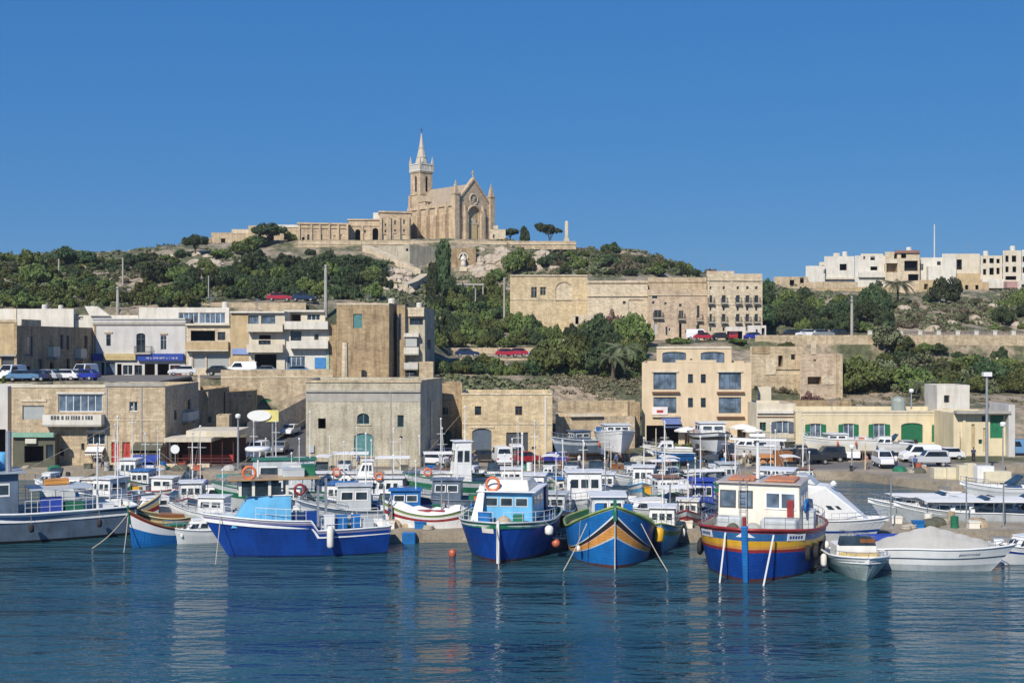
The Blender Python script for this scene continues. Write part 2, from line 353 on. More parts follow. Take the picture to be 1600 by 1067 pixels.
# quay apron, pier, jetty, roads
m, n, p = _mat('quay_concrete'); QCON = m
g = N(n, 'ShaderNodeNewGeometry')
n1 = N(n, 'ShaderNodeTexNoise', Scale=.25, Detail=8.0, Roughness=.7); n.links.new(g.outputs['Position'], n1.inputs['Vector'])
n2 = N(n, 'ShaderNodeTexNoise', Scale=3.0, Detail=4.0, Roughness=.7); n.links.new(g.outputs['Position'], n2.inputs['Vector'])
o = mixc(n, 'MULTIPLY', .7, ramp(n, n1.outputs['Fac'], [(.35, (.24, .20, .15)), (.65, (.42, .36, .27))]), ramp(n, n2.outputs['Fac'], [(.35, (.6, .6, .6)), (.6, (1, 1, 1))]))
n.links.new(o, p.inputs['Base Color']); p.inputs['Roughness'].default_value = .9
ASPH = paint('asphalt', (.085, .083, .085), .9, .25, .4)
ASPL = paint('worn_asphalt', (.16, .15, .14), .9, .25, .4)
def slab(name, pts, z1, z0, mat, kind='structure'):
    q = [XY(*a) for a in pts]; mb = MB(); k = len(q)
    mb.add([(a.x, a.y, z0) for a in q] + [(a.x, a.y, z1) for a in q], [tuple(range(k, 2 * k))] + [(i, (i + 1) % k, k + (i + 1) % k, k + i) for i in range(k)])
    return tag(mb.build(name, mat), kind=kind)
slab('quay', [(-900, 134), (1330, 134), (1512, 121), (1562, 122), (1572, 141), (2300, 143), (2300, 173), (-900, 173)], QZ, -2.5, QCON)
slab('jetty', [(596, 92.3), (1720, 92.3), (1720, 96.8), (590, 96.8)], .85, -2.5, QCON)
slab('harbour_road', [(230, 136.6), (1345, 136.6), (1440, 139), (1540, 146.5), (2000, 149), (2000, 156.2), (1200, 155.5), (1180, 146), (1040, 146), (1050, 164), (1012, 164), (985, 143), (870, 140.5), (700, 139.6), (480, 139.4), (460, 148), (385, 148), (330, 140), (230, 139.6)], QZ + .012, QZ - .2, ASPL)
slab('ramp_road_foot', [(1015, 146.2), (1036, 146.2), (1046, 163), (1018, 163)], QZ + .02, QZ, ASPH)
# ramp climbing between the buildings on the left
mb = MB(); L = []
for D in np.arange(146, 181, 2.0):
    z = ground(430, D) + .03; L.append(((X(386, D), D, z), (X(486, D), D, z)))
for a, b_ in zip(L, L[1:]): mb.add([a[0], a[1], b_[1], b_[0]], [(0, 1, 2, 3)])
tag(mb.build('ramp_road', ASPH), kind='structure')
# upper street in front of the shops
slab('upper_street', [(28, 158), (250, 158), (300, 181.5), (318, 181.6), (520, 183), (520, 187.4), (290, 187.4), (145, 187.4), (28, 187.4)], 9.93, 9.6, ASPL)
def strip(name, pts, wid, mat, dz=.05, kind='structure', th=.5):
    # pts: (px, D); a strip following the ground, width in metres along y
    mb = MB(); q = []
    for (px, D) in pts: q.append((X(px, D), D, ground(px, D) + dz))
    for a, b_ in zip(q, q[1:]):
        mb.hexa([(a[0], a[1], a[2] - th), (b_[0], b_[1], b_[2] - th), (b_[0], b_[1] + wid, b_[2] - th), (a[0], a[1] + wid, a[2] - th),
                 (a[0], a[1], a[2]), (b_[0], b_[1], b_[2]), (b_[0], b_[1] + wid, b_[2]), (a[0], a[1] + wid, a[2])])
    return tag(mb.build(name, mat), kind=kind)
strip('middle_road', [(660, 207.2), (700, 207.2), (740, 207.2), (790, 207.2), (880, 207.2), (920, 207.5)], 7.5, ASPL, dz=.12)
strip('back_road', [(325, 206), (400, 206), (480, 206.8)], 5.5, ASPL, dz=.15)
slab('hill_road', [(1180, 223.2), (2200, 223.2), (2200, 231), (1180, 231)], 15.75, 15.2, ASPL)
# ---------------------------------------------------------------- building kit
def shifted(mb, o):
    mb.v = [(a[0] - o[0], a[1] - o[1], a[2] - o[2]) for a in mb.v]; return mb
class Wall:
    def __init__(s, A, B):
        s.A = Vector(A); s.B = Vector(B); s.t = (s.B - s.A).normalized(); s.L = (s.B - s.A).length; s.n = Vector((s.t.y, -s.t.x))
    def u(s, px):   # intersection of the sight line through column px with this wall
        k = (px - 800.0) / FP   # x = k*y
        den = s.t.x - k * s.t.y
        return (k * s.A.y - s.A.x) / den
    def uz(s, px, py): u = s.u(px); y = s.A.y + s.t.y * u; return u, Z(py, y)
    def rect(s, x0, y0, x1, y1):
        u0, u1 = sorted((s.u(x0), s.u(x1))); y = s.A.y + s.t.y * (u0 + u1) / 2
        return u0, u1, Z(y1, y), Z(y0, y)
    def p(s, u, d, z): q = s.A + s.t * u - s.n * d; return (q.x, q.y, z)
KM = {}
def opening(par, O, W, r, kind, arch):
    u0, u1, z0, z1 = r; w = u1 - u0; h = z1 - z0
    def hx(mb, a0, a1, b0, b1, d0, d1, mi=0):
        mb.hexa([W.p(a0, d0, b0), W.p(a1, d0, b0), W.p(a1, d1, b0), W.p(a0, d1, b0), W.p(a0, d0, b1), W.p(a1, d0, b1), W.p(a1, d1, b1), W.p(a0, d1, b1)], mi)
    k = kind.split('_')[0]; arg = kind.split('_')[1:]
    fm = dict(w=WFR, t=TEAL, g=GREEN, k=DGREEN, b=BROWN, s=METAL, y=SLATE, r=REDP, o=TANP, c=CREAM, i=DGREY, h=SHUT, u=BLUEP)
    c = fm[arg[0]] if arg else WFR
    rd = .16
    if k in ('win', 'bwin', 'gwin'):
        f = .07 if w < 2.6 else .09; mb = MB()
        hx(mb, u0, u0 + f, z0, z1, rd, rd + .08); hx(mb, u1 - f, u1, z0, z1, rd, rd + .08)
        hx(mb, u0 + f, u1 - f, z0, z0 + f, rd, rd + .08); hx(mb, u0 + f, u1 - f, z1 - f, z1, rd, rd + .08)
        nm = max(1, int(round(w / 1.1))) if w > .8 else 0
        for i in range(1, nm + 1 if nm else 0):
            x = u0 + w * i / (nm + 1); hx(mb, x - .035, x + .035, z0 + f, z1 - f, rd + .01, rd + .07)
        if k == 'win' and h > 1.6: hx(mb, u0 + f, u1 - f, z0 + h * .68, z0 + h * .68 + .05, rd + .02, rd + .06)
        o = shifted(mb, O).build('window', c, par)
        mb = MB(); hx(mb, u0 + f * .5, u1 - f * .5, z0 + f * .5, z1 - f * .5, rd + .04, rd + .05)
        shifted(mb, O).build('pane', GLASSB if k == 'bwin' else GLASS, o)
        return
    if k in ('door', 'shut'):
        mb = MB(); hx(mb, u0, u1, z0, z1, rd + .04, rd + .1)
        if k == 'shut':
            ns = max(3, int(h / .14)); 
            for half in ((u0 + .05, (u0 + u1) / 2 - .03), ((u0 + u1) / 2 + .03, u1 - .05)):
                for i in range(ns): zz = z0 + .05 + (h - .1) * i / ns; hx(mb, half[0], half[1], zz, zz + .06, rd, rd + .04)
        else:
            ns = max(2, int(w / .35))
            for i in range(ns): x = u0 + w * i / ns; hx(mb, x + .02, x + w / ns - .02, z0 + .05, z1 - .05, rd + .01, rd + .04)
        o = shifted(mb, O).build('shutter' if k == 'shut' else 'door', c, par)
        if k == 'door':
            mb = MB(); hx(mb, u0 + w * .55, u0 + w * .55 + .05, z0 + 1.0, z0 + 1.2, rd - .05, rd + .01); shifted(mb, O).build('handle', IRON, o)
        return
    if k == 'roll':
        mb = MB(); hx(mb, u0, u1, z0, z1, rd + .06, rd + .1); ns = int(h / .16)
        for i in range(ns): hx(mb, u0 + .02, u1 - .02, z0 + h * i / ns, z0 + h * i / ns + .09, rd + .02, rd + .06)
        shifted(mb, O).build('roller_shutter', c, par); return
    if k == 'dark':   # recess with real depth; by default its shade is near-black paint
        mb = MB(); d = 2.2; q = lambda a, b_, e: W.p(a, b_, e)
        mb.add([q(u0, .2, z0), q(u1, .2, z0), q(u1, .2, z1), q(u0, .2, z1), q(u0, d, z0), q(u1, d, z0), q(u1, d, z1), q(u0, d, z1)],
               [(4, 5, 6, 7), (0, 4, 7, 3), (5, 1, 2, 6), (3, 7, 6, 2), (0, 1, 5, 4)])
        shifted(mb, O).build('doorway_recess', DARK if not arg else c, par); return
    if k == 'niche':
        mb = MB(); hx(mb, u0, u1, z0, z1, rd + .04, rd + .1); shifted(mb, O).build('blind_niche', c if arg else LIME_P, par); return
    if k == 'gshut':  # window flanked by two opened green shutters
        s3 = w * .24
        mb = MB()
        hx(mb, u0 + s3, u0 + s3 + .07, z0, z1, rd, rd + .08); hx(mb, u1 - s3 - .07, u1 - s3, z0, z1, rd, rd + .08); hx(mb, u0 + s3 + .07, u1 - s3 - .07, z1 - .07, z1, rd, rd + .08)
        hx(mb, (u0 + u1) / 2 - .04, (u0 + u1) / 2 + .04, z0, z1 - .07, rd, rd + .08); hx(mb, u0 + s3 + .07, u1 - s3 - .07, z0, z0 + .07, rd, rd + .08)
        o = shifted(mb, O).build('window', WFR, par)
        mb = MB(); hx(mb, u0 + .02, u1 - .02, z0 + .02, z1 - .02, rd + .1, rd + .12); shifted(mb, O).build('pane', GLASSB, o)
        for a, b_ in ((u0 - .02, u0 + s3 - .02), (u1 - s3 + .02, u1 + .02)):
            mb = MB(); hx(mb, a, b_, z0, z1, .02, .07)
            for i in range(int(h / .15)): hx(mb, a + .04, b_ - .04, z0 + .05 + i * .15, z0 + .12 + i * .15, -.01, .02)
            shifted(mb, O).build('shutter', c, par)
        return
def wallmesh(mb, W, z0, z1, ops, mi=0, rev=.26, base=None):
    us = sorted({0.0, W.L} | {max(0, min(W.L, o[k])) for o in ops for k in (0, 1)}); zs = sorted({z0, z1} | {max(z0, min(z1, o[k])) for o in ops for k in (2, 3)})
    us = [a for i, a in enumerate(us) if i == 0 or a - us[i - 1] > 1e-4]; zs = [a for i, a in enumerate(zs) if i == 0 or a - zs[i - 1] > 1e-4]
    for a, b_ in zip(us, us[1:]):
        for c, d in zip(zs, zs[1:]):
            mu, mz = (a + b_) / 2, (c + d) / 2
            if any(o[0] < mu < o[1] and o[2] < mz < o[3] for o in ops): continue
            mb.add([W.p(a, 0, c), W.p(b_, 0, c), W.p(b_, 0, d), W.p(a, 0, d)], [(0, 1, 2, 3)], mi)
    for o in ops:
        u0, u1, a, d = o[:4]; arch = o[5]
        q = W.p
        mb.add([q(u0, 0, a), q(u0, rev, a), q(u0, rev, d), q(u0, 0, d)], [(0, 1, 2, 3)], mi); mb.add([q(u1, 0, a), q(u1, 0, d), q(u1, rev, d), q(u1, rev, a)], [(0, 1, 2, 3)], mi)
        mb.add([q(u0, 0, a), q(u1, 0, a), q(u1, rev, a), q(u0, rev, a)], [(0, 1, 2, 3)], mi)
        if not arch: mb.add([q(u0, 0, d), q(u0, rev, d), q(u1, rev, d), q(u1, 0, d)], [(0, 1, 2, 3)], mi)
        else:
            hw = (u1 - u0) / 2; um = (u0 + u1) / 2; rise = min(hw, (d - a) * .5) * (arch if arch < 1 else 1); K = 8
            pts = [(um - hw * math.cos(math.pi * i / K), d - rise + rise * math.sin(math.pi * i / K)) for i in range(K + 1)]
            for sgn in (0, 1):
                pp = pts[:K // 2 + 1] if sgn == 0 else pts[K // 2:]
                cx = u0 if sgn == 0 else u1
                for (p0, p1) in zip(pp, pp[1:]):
                    tri = [q(p0[0], 0, p0[1]), q(p1[0], 0, p1[1]), q(cx, 0, d)]
                    if sgn == 0: mb.add(tri, [(0, 1, 2)], mi)
                    else: mb.add(tri, [(0, 1, 2)], mi)
            for (p0, p1) in zip(pts, pts[1:]): mb.add([q(p0[0], 0, p0[1]), q(p1[0], 0, p1[1]), q(p1[0], rev, p1[1]), q(p0[0], rev, p0[1])], [(0, 1, 2, 3)], mi)
def inset(pts, d):
    n = len(pts); out_ = []
    for i in range(n):
        a, b_, c = pts[i - 1], pts[i], pts[(i + 1) % n]
        t1 = (b_ - a).normalized(); t2 = (c - b_).normalized(); n1 = Vector((-t1.y, t1.x)); n2 = Vector((-t2.y, t2.x))
        k = 1 + n1.dot(n2); out_.append(b_ + (n1 + n2) * (d / max(.3, k)))
    return out_
def bldg(name, label, cat, pts, z1, z0, mat, edges={}, group=None, parapet=.6, roofmat=None, trim=[], bal=[], coping=None, root_=None, ledge=True):
    """pts: (px,D) ccw from the front-left corner; edges: {edge index: [(kind,px0,py0,px1,py1[,arch])]}"""
    q = [XY(*a) for a in pts]; O = (q[0].x, q[0].y, z0); k = len(q)
    par = root_ or root(name, O, label, cat, group)
    if root_: O = tuple(root_.location)
    Ws = [Wall(q[i], q[(i + 1) % k]) for i in range(k)]
    mb = MB(); todo = []
    for i, W in enumerate(Ws):
        ops = []
        for e in edges.get(i, []):
            r = W.rect(*e[1:5]); arch = e[5] if len(e) > 5 else 0
            r = (max(.05, r[0]), min(W.L - .05, r[1]), max(z0 + .01, r[2]), min(z1 - .15, r[3]))
            if r[1] - r[0] < .15 or r[3] - r[2] < .15: continue
            ops.append((*r, e[0], arch)); todo.append((W, r, e[0], arch))
        rev = .30
        wallmesh(mb, W, z0, z1, ops, rev=rev)
    ins = inset(q, .28); zr = z1 - parapet
    for i in range(k):
        j = (i + 1) % k
        mb.add([(q[i].x, q[i].y, z1), (q[j].x, q[j].y, z1), (ins[j].x, ins[j].y, z1), (ins[i].x, ins[i].y, z1)], [(0, 1, 2, 3)])
        mb.add([(ins[i].x, ins[i].y, z1), (ins[j].x, ins[j].y, z1), (ins[j].x, ins[j].y, zr), (ins[i].x, ins[i].y, zr)], [(0, 1, 2, 3)])
    shifted(mb, O).build('wall', mat, par)
    mb = MB(); mb.add([(a.x, a.y, zr + .002) for a in ins], [tuple(range(k))]); shifted(mb, O).build('roof', roofmat or ROOFM, par)
    for (W, r, kind, arch) in todo: opening(par, O, W, r, kind, arch)
    if coping is not None:   # projecting course along the top
        mb = MB(); pr, hh, cm = coping
        for W in Ws: mb.obox(W.p(-pr, -pr, 0)[:2], W.t, -W.n, W.L + pr * 2 if W is Ws[0] or W is Ws[2 % k] else W.L + pr, pr - .003, z1 - hh, z1 + .03)
        shifted(mb, O).build('cornice', cm or mat, par)
    for e in trim:   # (edge, px0, px1, py0, py1, proud, mat)
        W = Ws[e[0]]; u0, u1, a, d = W.rect(e[1], e[3], e[2], e[4]); u0 = max(0, u0); u1 = min(W.L, u1)
        mb = MB(); mb.obox(W.p(u0, -e[5], 0)[:2], W.t, -W.n, u1 - u0, e[5] - .003, a, d)
        shifted(mb, O).build(e[7] if len(e) > 7 else 'string_course', e[6] or mat, par)
    for e in bal:    # (edge, px0, px1, py_floor, projection, style, rail height, mat)
        W = Ws[e[0]]; u0, u1, a, d = W.rect(e[1], e[3], e[2], e[3] + 3); z = d; pr = e[4]; st = e[5]; rh = e[6]; cm = e[7]
        mb = MB(); mb.obox(W.p(u0, -pr, 0)[:2], W.t, -W.n, u1 - u0, pr - .003, z - .2, z)
        for f in (.12, .88): mb.obox(W.p(u0 + (u1 - u0) * f - .1, -pr * .6, 0)[:2], W.t, -W.n, .2, pr * .6 - .003, z - .5, z - .2)
        o = shifted(mb, O).build('balcony', cm, par)
        mb = MB(); T = W.t; NN = -W.n
        if st == 'solid':
            mb.obox(W.p(u0, -pr, 0)[:2], T, NN, u1 - u0, .12, z + .003, z + rh)
            for uu in (u0, u1 - .12): mb.obox(W.p(uu, -pr + .12, 0)[:2], T, NN, .12, pr - .13, z + .003, z + rh)
            shifted(mb, O).build('balcony_wall', e[8] if len(e) > 8 else cm, o)
        else:
            def bar(a, b_, r_): mb.tube([a, b_], r_, 4)
            c = [W.p(u0 + .04, 0, z), W.p(u0 + .04, -pr + .05, z), W.p(u1 - .04, -pr + .05, z), W.p(u1 - .04, 0, z)]
            for a, b_ in zip(c, c[1:]):
                A_ = Vector(a); B_ = Vector(b_)
                bar(A_ + Vector((0, 0, rh)), B_ + Vector((0, 0, rh)), .03); bar(A_ + Vector((0, 0, .1)), B_ + Vector((0, 0, .1)), .02)
                ns = max(1, int((B_ - A_).length / .16))
                for i in range(ns + 1): pp = A_.lerp(B_, i / ns); bar(pp, pp + Vector((0, 0, rh)), .014)
            shifted(mb, O).build('railing', e[8] if len(e) > 8 else IRON, o)
    return par
def simple(name, label, cat, mb, mats, loc=(0, 0, 0), group=None, smooth=False, bevel=0, kind=None):
    o = shifted(mb, loc).build(name, mats, None, smooth, bevel); o.location = loc
    return tag(o, label, cat, group, kind)
def box_bldg(name, label, cat, px0, px1, D, depth, ytop, z0, mat, front=[], side=[], **kw):
    """frontal block: px0..px1 at distance D, sides parallel to y"""
    a, b_ = X(px0, D), X(px1, D); D2 = D + depth
    pts = [(px0, D), (px1, D), (800 + b_ * FP / D2, D2), (800 + a * FP / D2, D2)]
    sd = 1 if (px1 - 800) < 0 else 3
    return bldg(name, label, cat, pts, Z(ytop, D), z0, mat, {0: front, sd: side}, **kw)
# ================================================================ BUILDINGS ON THE QUAY, LEFT
SZ = 9.9
# tan building with dark glazed balcony
b = bldg('quay_house', 'tan stone waterfront house with a dark glazed loggia and a lettered white balcony', 'house',
   [(18, 141), (258, 141), (310, 157), (80, 157)], Z(603, 141), QZ, LIME, {
   0: [('shut_h', 35, 633, 69, 655), ('bwin_w', 91, 616, 160, 643), ('win_w', 202, 627, 215, 642), ('win_b', 127, 692, 132, 703), ('win_w', 136, 676, 164, 694),
       ('door_b', 148, 699, 163, 722), ('door_r', 174, 690, 186, 722), ('door_r', 191, 690, 203, 722), ('win_o', 92, 700, 100, 712)],
   1: [('win_y', 289, 624, 298, 640), ('win_y', 272, 640, 277, 655)]},
   trim=[(0, 18, 165, 600, 605, .08, CREAM), (0, 165, 258, 597, 603, .12, CONC), (0, 33, 73, 623, 627, .1, LIME_P), (0, 88, 164, 612, 615, .1, WHITE), (0, 168, 256, 655, 657, .06, LIME_P),
         (0, 136, 165, 671, 674, .35, WHITE), (0, 165, 168, 605, 722, .07, CONC, 'drain_pipe'), (0, 219, 222, 605, 690, .09, CONC, 'drain_pipe')],
   bal=[(0, 73, 164, 662, 1.3, 'solid', 1.15, CONC, WHITE), (1, 284, 301, 655, .8, 'solid', 1.0, CONC, WHITE)])
# lettered strip on the white balcony: rows of small dark marks
W = Wall(XY(18, 141), XY(258, 141)); mb = MB(); x = 86
rng = random.Random(5)
while x < 150:
    w_ = rng.choice([2.2, 3, 3.6]); u0, u1, a, d = W.rect(x, 648, x + w_, 654); mb.obox(W.p(u0, -1.335, 0)[:2], W.t, -W.n, u1 - u0, .03, a, d); x += w_ + rng.choice([1.2, 1.2, 3])
shifted(mb, b.location).build('balcony_lettering', DGREY, b)
# awnings on it
def awning(label, px0, px1, py0, D, drop, proj, mat, rz=0, group=None, par=None):
    mb = MB(); x0, x1 = X(px0, D), X(px1, D); z = Z(py0, D); n_ = 10
    prof = [(0, 0), (-proj * .5, -drop * .35), (-proj, -drop * .75), (-proj, -drop)]
    for (a, za), (c, zc) in zip(prof, prof[1:]): mb.hexa([(x0, D + c, z + zc - .04), (x1, D + c, z + zc - .04), (x1, D + a, z + za - .04), (x0, D + a, z + za - .04), (x0, D + c, z + zc), (x1, D + c, z + zc), (x1, D + a, z + za), (x0, D + a, z + za)])
    w_ = (x1 - x0) / n_
    for i in range(n_): mb.add([(x0 + i * w_, D - proj, z - drop), (x0 + (i + 1) * w_, D - proj, z - drop), (x0 + (i + .5) * w_, D - proj - .01, z - drop - .28)], [(0, 1, 2)])
    for xx in (x0 + .05, x1 - .05): mb.tube([(xx, D, z - drop - .2), (xx, D - proj, z - drop)], .03, 4)
    return simple('awning', label, 'awning', mb, mat, (x0, D, z), group)
awning('dark green scalloped awning on the left quay house', 211, 256, 690, 140.9, 1.1, 1.6, OLIVE)
awning('blue awning below the dark green scalloped one, beside the restaurant', 208, 250, 710, 136.9, .9, 1.7, BLUEP)
awning('small pale awning over the blue window of the left quay house', 137, 164, 697, 140.9, .7, 1.0, CANV)
# kiosk with green roof
bldg('kiosk', 'small kiosk with green roof edge and open dark front on the left quay', 'kiosk', [(20, 138.6), (86, 138.6), (92, 140.9), (26, 140.9)], Z(678, 138.6), QZ, OLIVE,
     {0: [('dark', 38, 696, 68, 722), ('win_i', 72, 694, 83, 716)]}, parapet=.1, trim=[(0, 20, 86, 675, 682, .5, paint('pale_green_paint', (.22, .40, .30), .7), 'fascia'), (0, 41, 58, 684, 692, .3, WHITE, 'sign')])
# building at the far left edge, behind
box_bldg('end_house', 'grey plastered house cut by the left edge of the quay row', 'house', -140, 12, 143, 9, 603, QZ, GREYW, front=[('win_y', -60, 630, -40, 650), ('dark', -10, 670, 9, 722), ('door_y', -90, 690, -70, 722)])
# restaurant canopy
r = root('restaurant_terrace', (X(258, 139), 139, QZ), 'low quayside restaurant terrace with pale flat roof and dark red interior', 'restaurant')
O = r.location
def part(par, name, mat, fn, **k):
    mb = MB(); fn(mb); return shifted(mb, par.location).build(name, mat, par, **k)
xa, xb = X(256, 139), X(366, 139)
part(r, 'roof_slab', CREAM, lambda q: (q.box(xa, X(330, 139), 139, 145, Z(690, 139), Z(684, 139)), q.box(X(285, 139), xb, 140.6, 147, Z(683.7, 139), Z(674, 139))))
part(r, 'back_wall', BROWN, lambda q: q.box(xa + .1, xb - .1, 145.4, 145.8, QZ, Z(690, 139) - .01))
part(r, 'side_wall', DGREY, lambda q: q.box(xa, xa + .3, 141, 145.3, QZ, Z(690, 139) - .01))
part(r, 'counter', REDP, lambda q: q.box(xa + 1, xb - 1, 143, 143.6, QZ, QZ + 1.0))
part(r, 'railing', paint('maroon_paint', (.10, .03, .025), .6), lambda q: [q.box(xa + .2, xb - .3, 139.1, 139.15, QZ + .2 + i * .35, QZ + .28 + i * .35) for i in range(3)] + [q.tube([(xa + .3 + i * 1.25, 139.12, QZ), (xa + .3 + i * 1.25, 139.12, Z(690, 139))], .05, 5) for i in range(7)])
part(r, 'kerb_blocks', LIME_P, lambda q: (q.box(X(258, 138.7), X(303, 138.7), 138.5, 138.9, QZ, QZ + .4), q.box(X(308, 138.7), X(328, 138.7), 138.5, 138.9, QZ, QZ + .4)))
# round satellite dish / sign on pole
# dark shaded wing and stone blocks behind the restaurant
bldg('stone_annex', 'narrow pale stone annex standing over the restaurant roof', 'house', [(338, 150), (358, 150), (362, 153), (342, 153)], Z(648, 150), QZ, LIME, {0: [('win_i', 344, 669, 349, 673)]})
bldg('street_corner_tower', 'tall narrow stone chimney-like block by the upper street, above the restaurant', 'tower', [(309, 160), (325, 160), (326, 161.6), (311, 161.6)], Z(612, 160), Z(632, 160), LIME, trim=[(0, 309, 313, 585, 612, .1, LIME_P)], parapet=.1)
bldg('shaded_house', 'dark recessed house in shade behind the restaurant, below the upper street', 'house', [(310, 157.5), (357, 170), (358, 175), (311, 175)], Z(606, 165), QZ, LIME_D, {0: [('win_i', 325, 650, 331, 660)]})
# big retaining wall under upper street with green arch
bldg('retaining_wall', 'high stone retaining wall with a green arched door, carrying the upper street', 'retaining wall', [(345, 179.5), (520, 182), (520, 183.2), (345, 180.7)], SZ + .95, 1.0, LIME,
     {0: [('door_g', 404, 622, 428, 646, .9)]}, parapet=.1, trim=[(0, 345, 520, 587, 590, .06, LIME_P)])
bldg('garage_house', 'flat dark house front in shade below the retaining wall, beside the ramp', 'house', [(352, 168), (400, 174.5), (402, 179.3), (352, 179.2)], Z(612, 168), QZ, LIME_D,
     {0: [('win_w', 362, 615, 368, 619), ('win_w', 385, 616, 392, 620), ('dark', 372, 672, 392, 692)]})
# ramp parapet wall
mb = MB(); pl = [(400, 676, 152.5), (425, 664, 157), (450, 650, 163), (479, 634, 170)]
for a, b_ in zip(pl, pl[1:]):
    A, B = PT(*a), PT(*b_)
    mb.hexa([(A.x, A.y, A.z - 4), (B.x, B.y, B.z - 4), (B.x, B.y + .5, B.z - 4), (A.x, A.y + .5, A.z - 4), (A.x, A.y, A.z + 1.2), (B.x, B.y, B.z + 1.2), (B.x, B.y + .5, B.z + 1.2), (A.x, A.y + .5, A.z + 1.2)])
simple('ramp_parapet', 'pale sloping parapet wall climbing behind the oval sign', 'wall', mb, LIME_P, PT(400, 676, 152.5))
# ================================================================ GREY WAREHOUSE
g1 = bldg('grey_warehouse', 'large grey-plastered warehouse with teal arched window and door on the quay', 'warehouse', [(478, 139.6), (657, 138.8), (691, 150), (496, 152)], Z(594, 139), QZ, LIME_G,
  {0: [('dark', 497, 653, 509, 669), ('win_t', 558, 645, 577, 662, .8), ('shut_t', 553, 676, 583, 712, .45), ('win_t', 621, 648, 631, 667), ('dark', 624, 681, 629, 684)],
   1: []}, parapet=.7, coping=(.12, .22, LIME),
  trim=[(0, 478, 657, 609, 612, .22, CONC), (0, 478, 657, 613, 627, .03, CONC), (0, 478, 657, 727, 731, .12, LIME_D), (0, 555, 580, 662, 664, .1, LIME_P), (0, 550, 586, 712, 714, .12, LIME_P),
        (0, 609, 611, 612, 728, .1, CONC, 'drain_pipe'), (0, 482, 491, 695, 706, .2, SHUT, 'meter_box'), (1, 672, 675, 626, 715, .1, LIME_P, 'drain_pipe'), (1, 670, 680, 685, 700, .25, METAL, 'meter_box')])
# ================================================================ YELLOW STONE HOUSES
bldg('grey_end_house', 'small weathered grey stone house squeezed between warehouse and yellow stores', 'house', [(684, 152.5), (722, 152.5), (720, 160), (690, 160)], Z(598, 152.5), QZ, LIME_D, {0: [('win_i', 691, 636, 700, 647), ('door_k', 686, 671, 706, 706, .9)]})
box_bldg('yellow_stores', 'long yellow limestone store with wide grey doors between the warehouse and the boatyard', 'warehouse', 722, 863, 150, 11, 614, QZ, LIME_Y,
  front=[('win_b', 742, 634, 752, 648), ('win_b', 805, 634, 816, 648), ('door_y', 738, 669, 768, 710, .35), ('roll_i', 791, 675, 825, 710), ('win_o', 831, 697, 838, 702)],
  parapet=.5, coping=(.1, .18, LIME_P), trim=[(0, 722, 863, 661, 663, .06, LIME_P), (0, 734, 772, 665, 668, .12, LIME_P), (0, 851, 854, 620, 710, .12, WHITE, 'drain_pipe')])
bldg('terrace_store', 'low weathered stone store with green door beside the yellow stores', 'warehouse', [(868, 158), (992, 160), (992, 168), (868, 168)], Z(650, 159), QZ, LIME, {0: [('door_g', 885, 673, 899, 699), ('dark', 950, 668, 960, 678)]}, trim=[(0, 890, 940, 646, 650, .5, CREAM)])
bldg('terrace_wall', 'plain stone terrace wall above the green-door store', 'wall', [(872, 175), (992, 177), (992, 178), (872, 176)], Z(626, 175), 1, LIME, parapet=.1)
box_bldg('lane_wall', 'tall narrow stone gate pier left of the hotel', 'wall', 984, 1000, 163, 3, 628, QZ, LIME_D, parapet=.1)
# ================================================================ HOTEL
h = root('hotel', (X(1003, 165), 165, QZ), 'four-storey sand-coloured hotel with large grey-glazed loggias on the quay', 'hotel')
def HB(pts, yt, z0, fr, sd={}, **k):
    e = {0: fr}; e.update(sd); return bldg('', '', '', pts, Z(yt, pts[0][1]), z0, HOTEL, e, root_=h, **k)
HB([(1003, 165), (1174, 165), (1165, 180), (1008, 180)], 566, QZ, [('bwin_i', 1021, 582, 1057, 608), ('bwin_i', 1123, 581, 1158, 608), ('bwin_i', 1021, 620, 1057, 645), ('bwin_i', 1123, 620, 1158, 645),
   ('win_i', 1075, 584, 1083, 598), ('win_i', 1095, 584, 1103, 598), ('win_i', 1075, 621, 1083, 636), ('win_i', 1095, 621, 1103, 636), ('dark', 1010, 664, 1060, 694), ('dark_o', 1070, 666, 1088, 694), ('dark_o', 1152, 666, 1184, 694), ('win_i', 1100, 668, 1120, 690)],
   parapet=1.0, trim=[(0, 1019, 1062, 611.5, 614.5, .35, BROWN), (0, 1120, 1163, 611.5, 614.5, .35, BROWN), (0, 1019, 1062, 648, 651, .35, LIME_P), (0, 1120, 1163, 650, 653, .35, BROWN),
     (0, 1018, 1060, 578, 581, .15, CREAM), (0, 1120, 1161, 578, 581, .15, CREAM), (0, 1019, 1043, 635, 647, .12, paint('white_sign_board', (.75, .70, .68), .5), 'sign'), (0, 1026, 1036, 640, 644, .15, REDP, 'sign_mark')])
HB([(1026, 168.2), (1143, 168.2), (1139, 178), (1030, 178)], 541, Z(575, 165), [('bwin_i', 1035, 549, 1072, 572, .25), ('bwin_i', 1095, 549, 1132, 572, .25), ('win_i', 1078, 560, 1082, 566)], parapet=.5, trim=[(0, 1026, 1143, 541, 544, .1, CREAM)])
part(h, 'parapet_block', HOTEL, lambda q: (q.box(X(1056, 165), X(1119, 165), 164.97, 165.6, Z(566, 165) + .002, Z(562, 165)), ))
awning('blue canvas awning over the dark cafe front of the hotel', 1034, 1062, 652, 164.9, 1.0, 2.0, paint('faded_blue_canvas', (.12, .17, .36), .8))
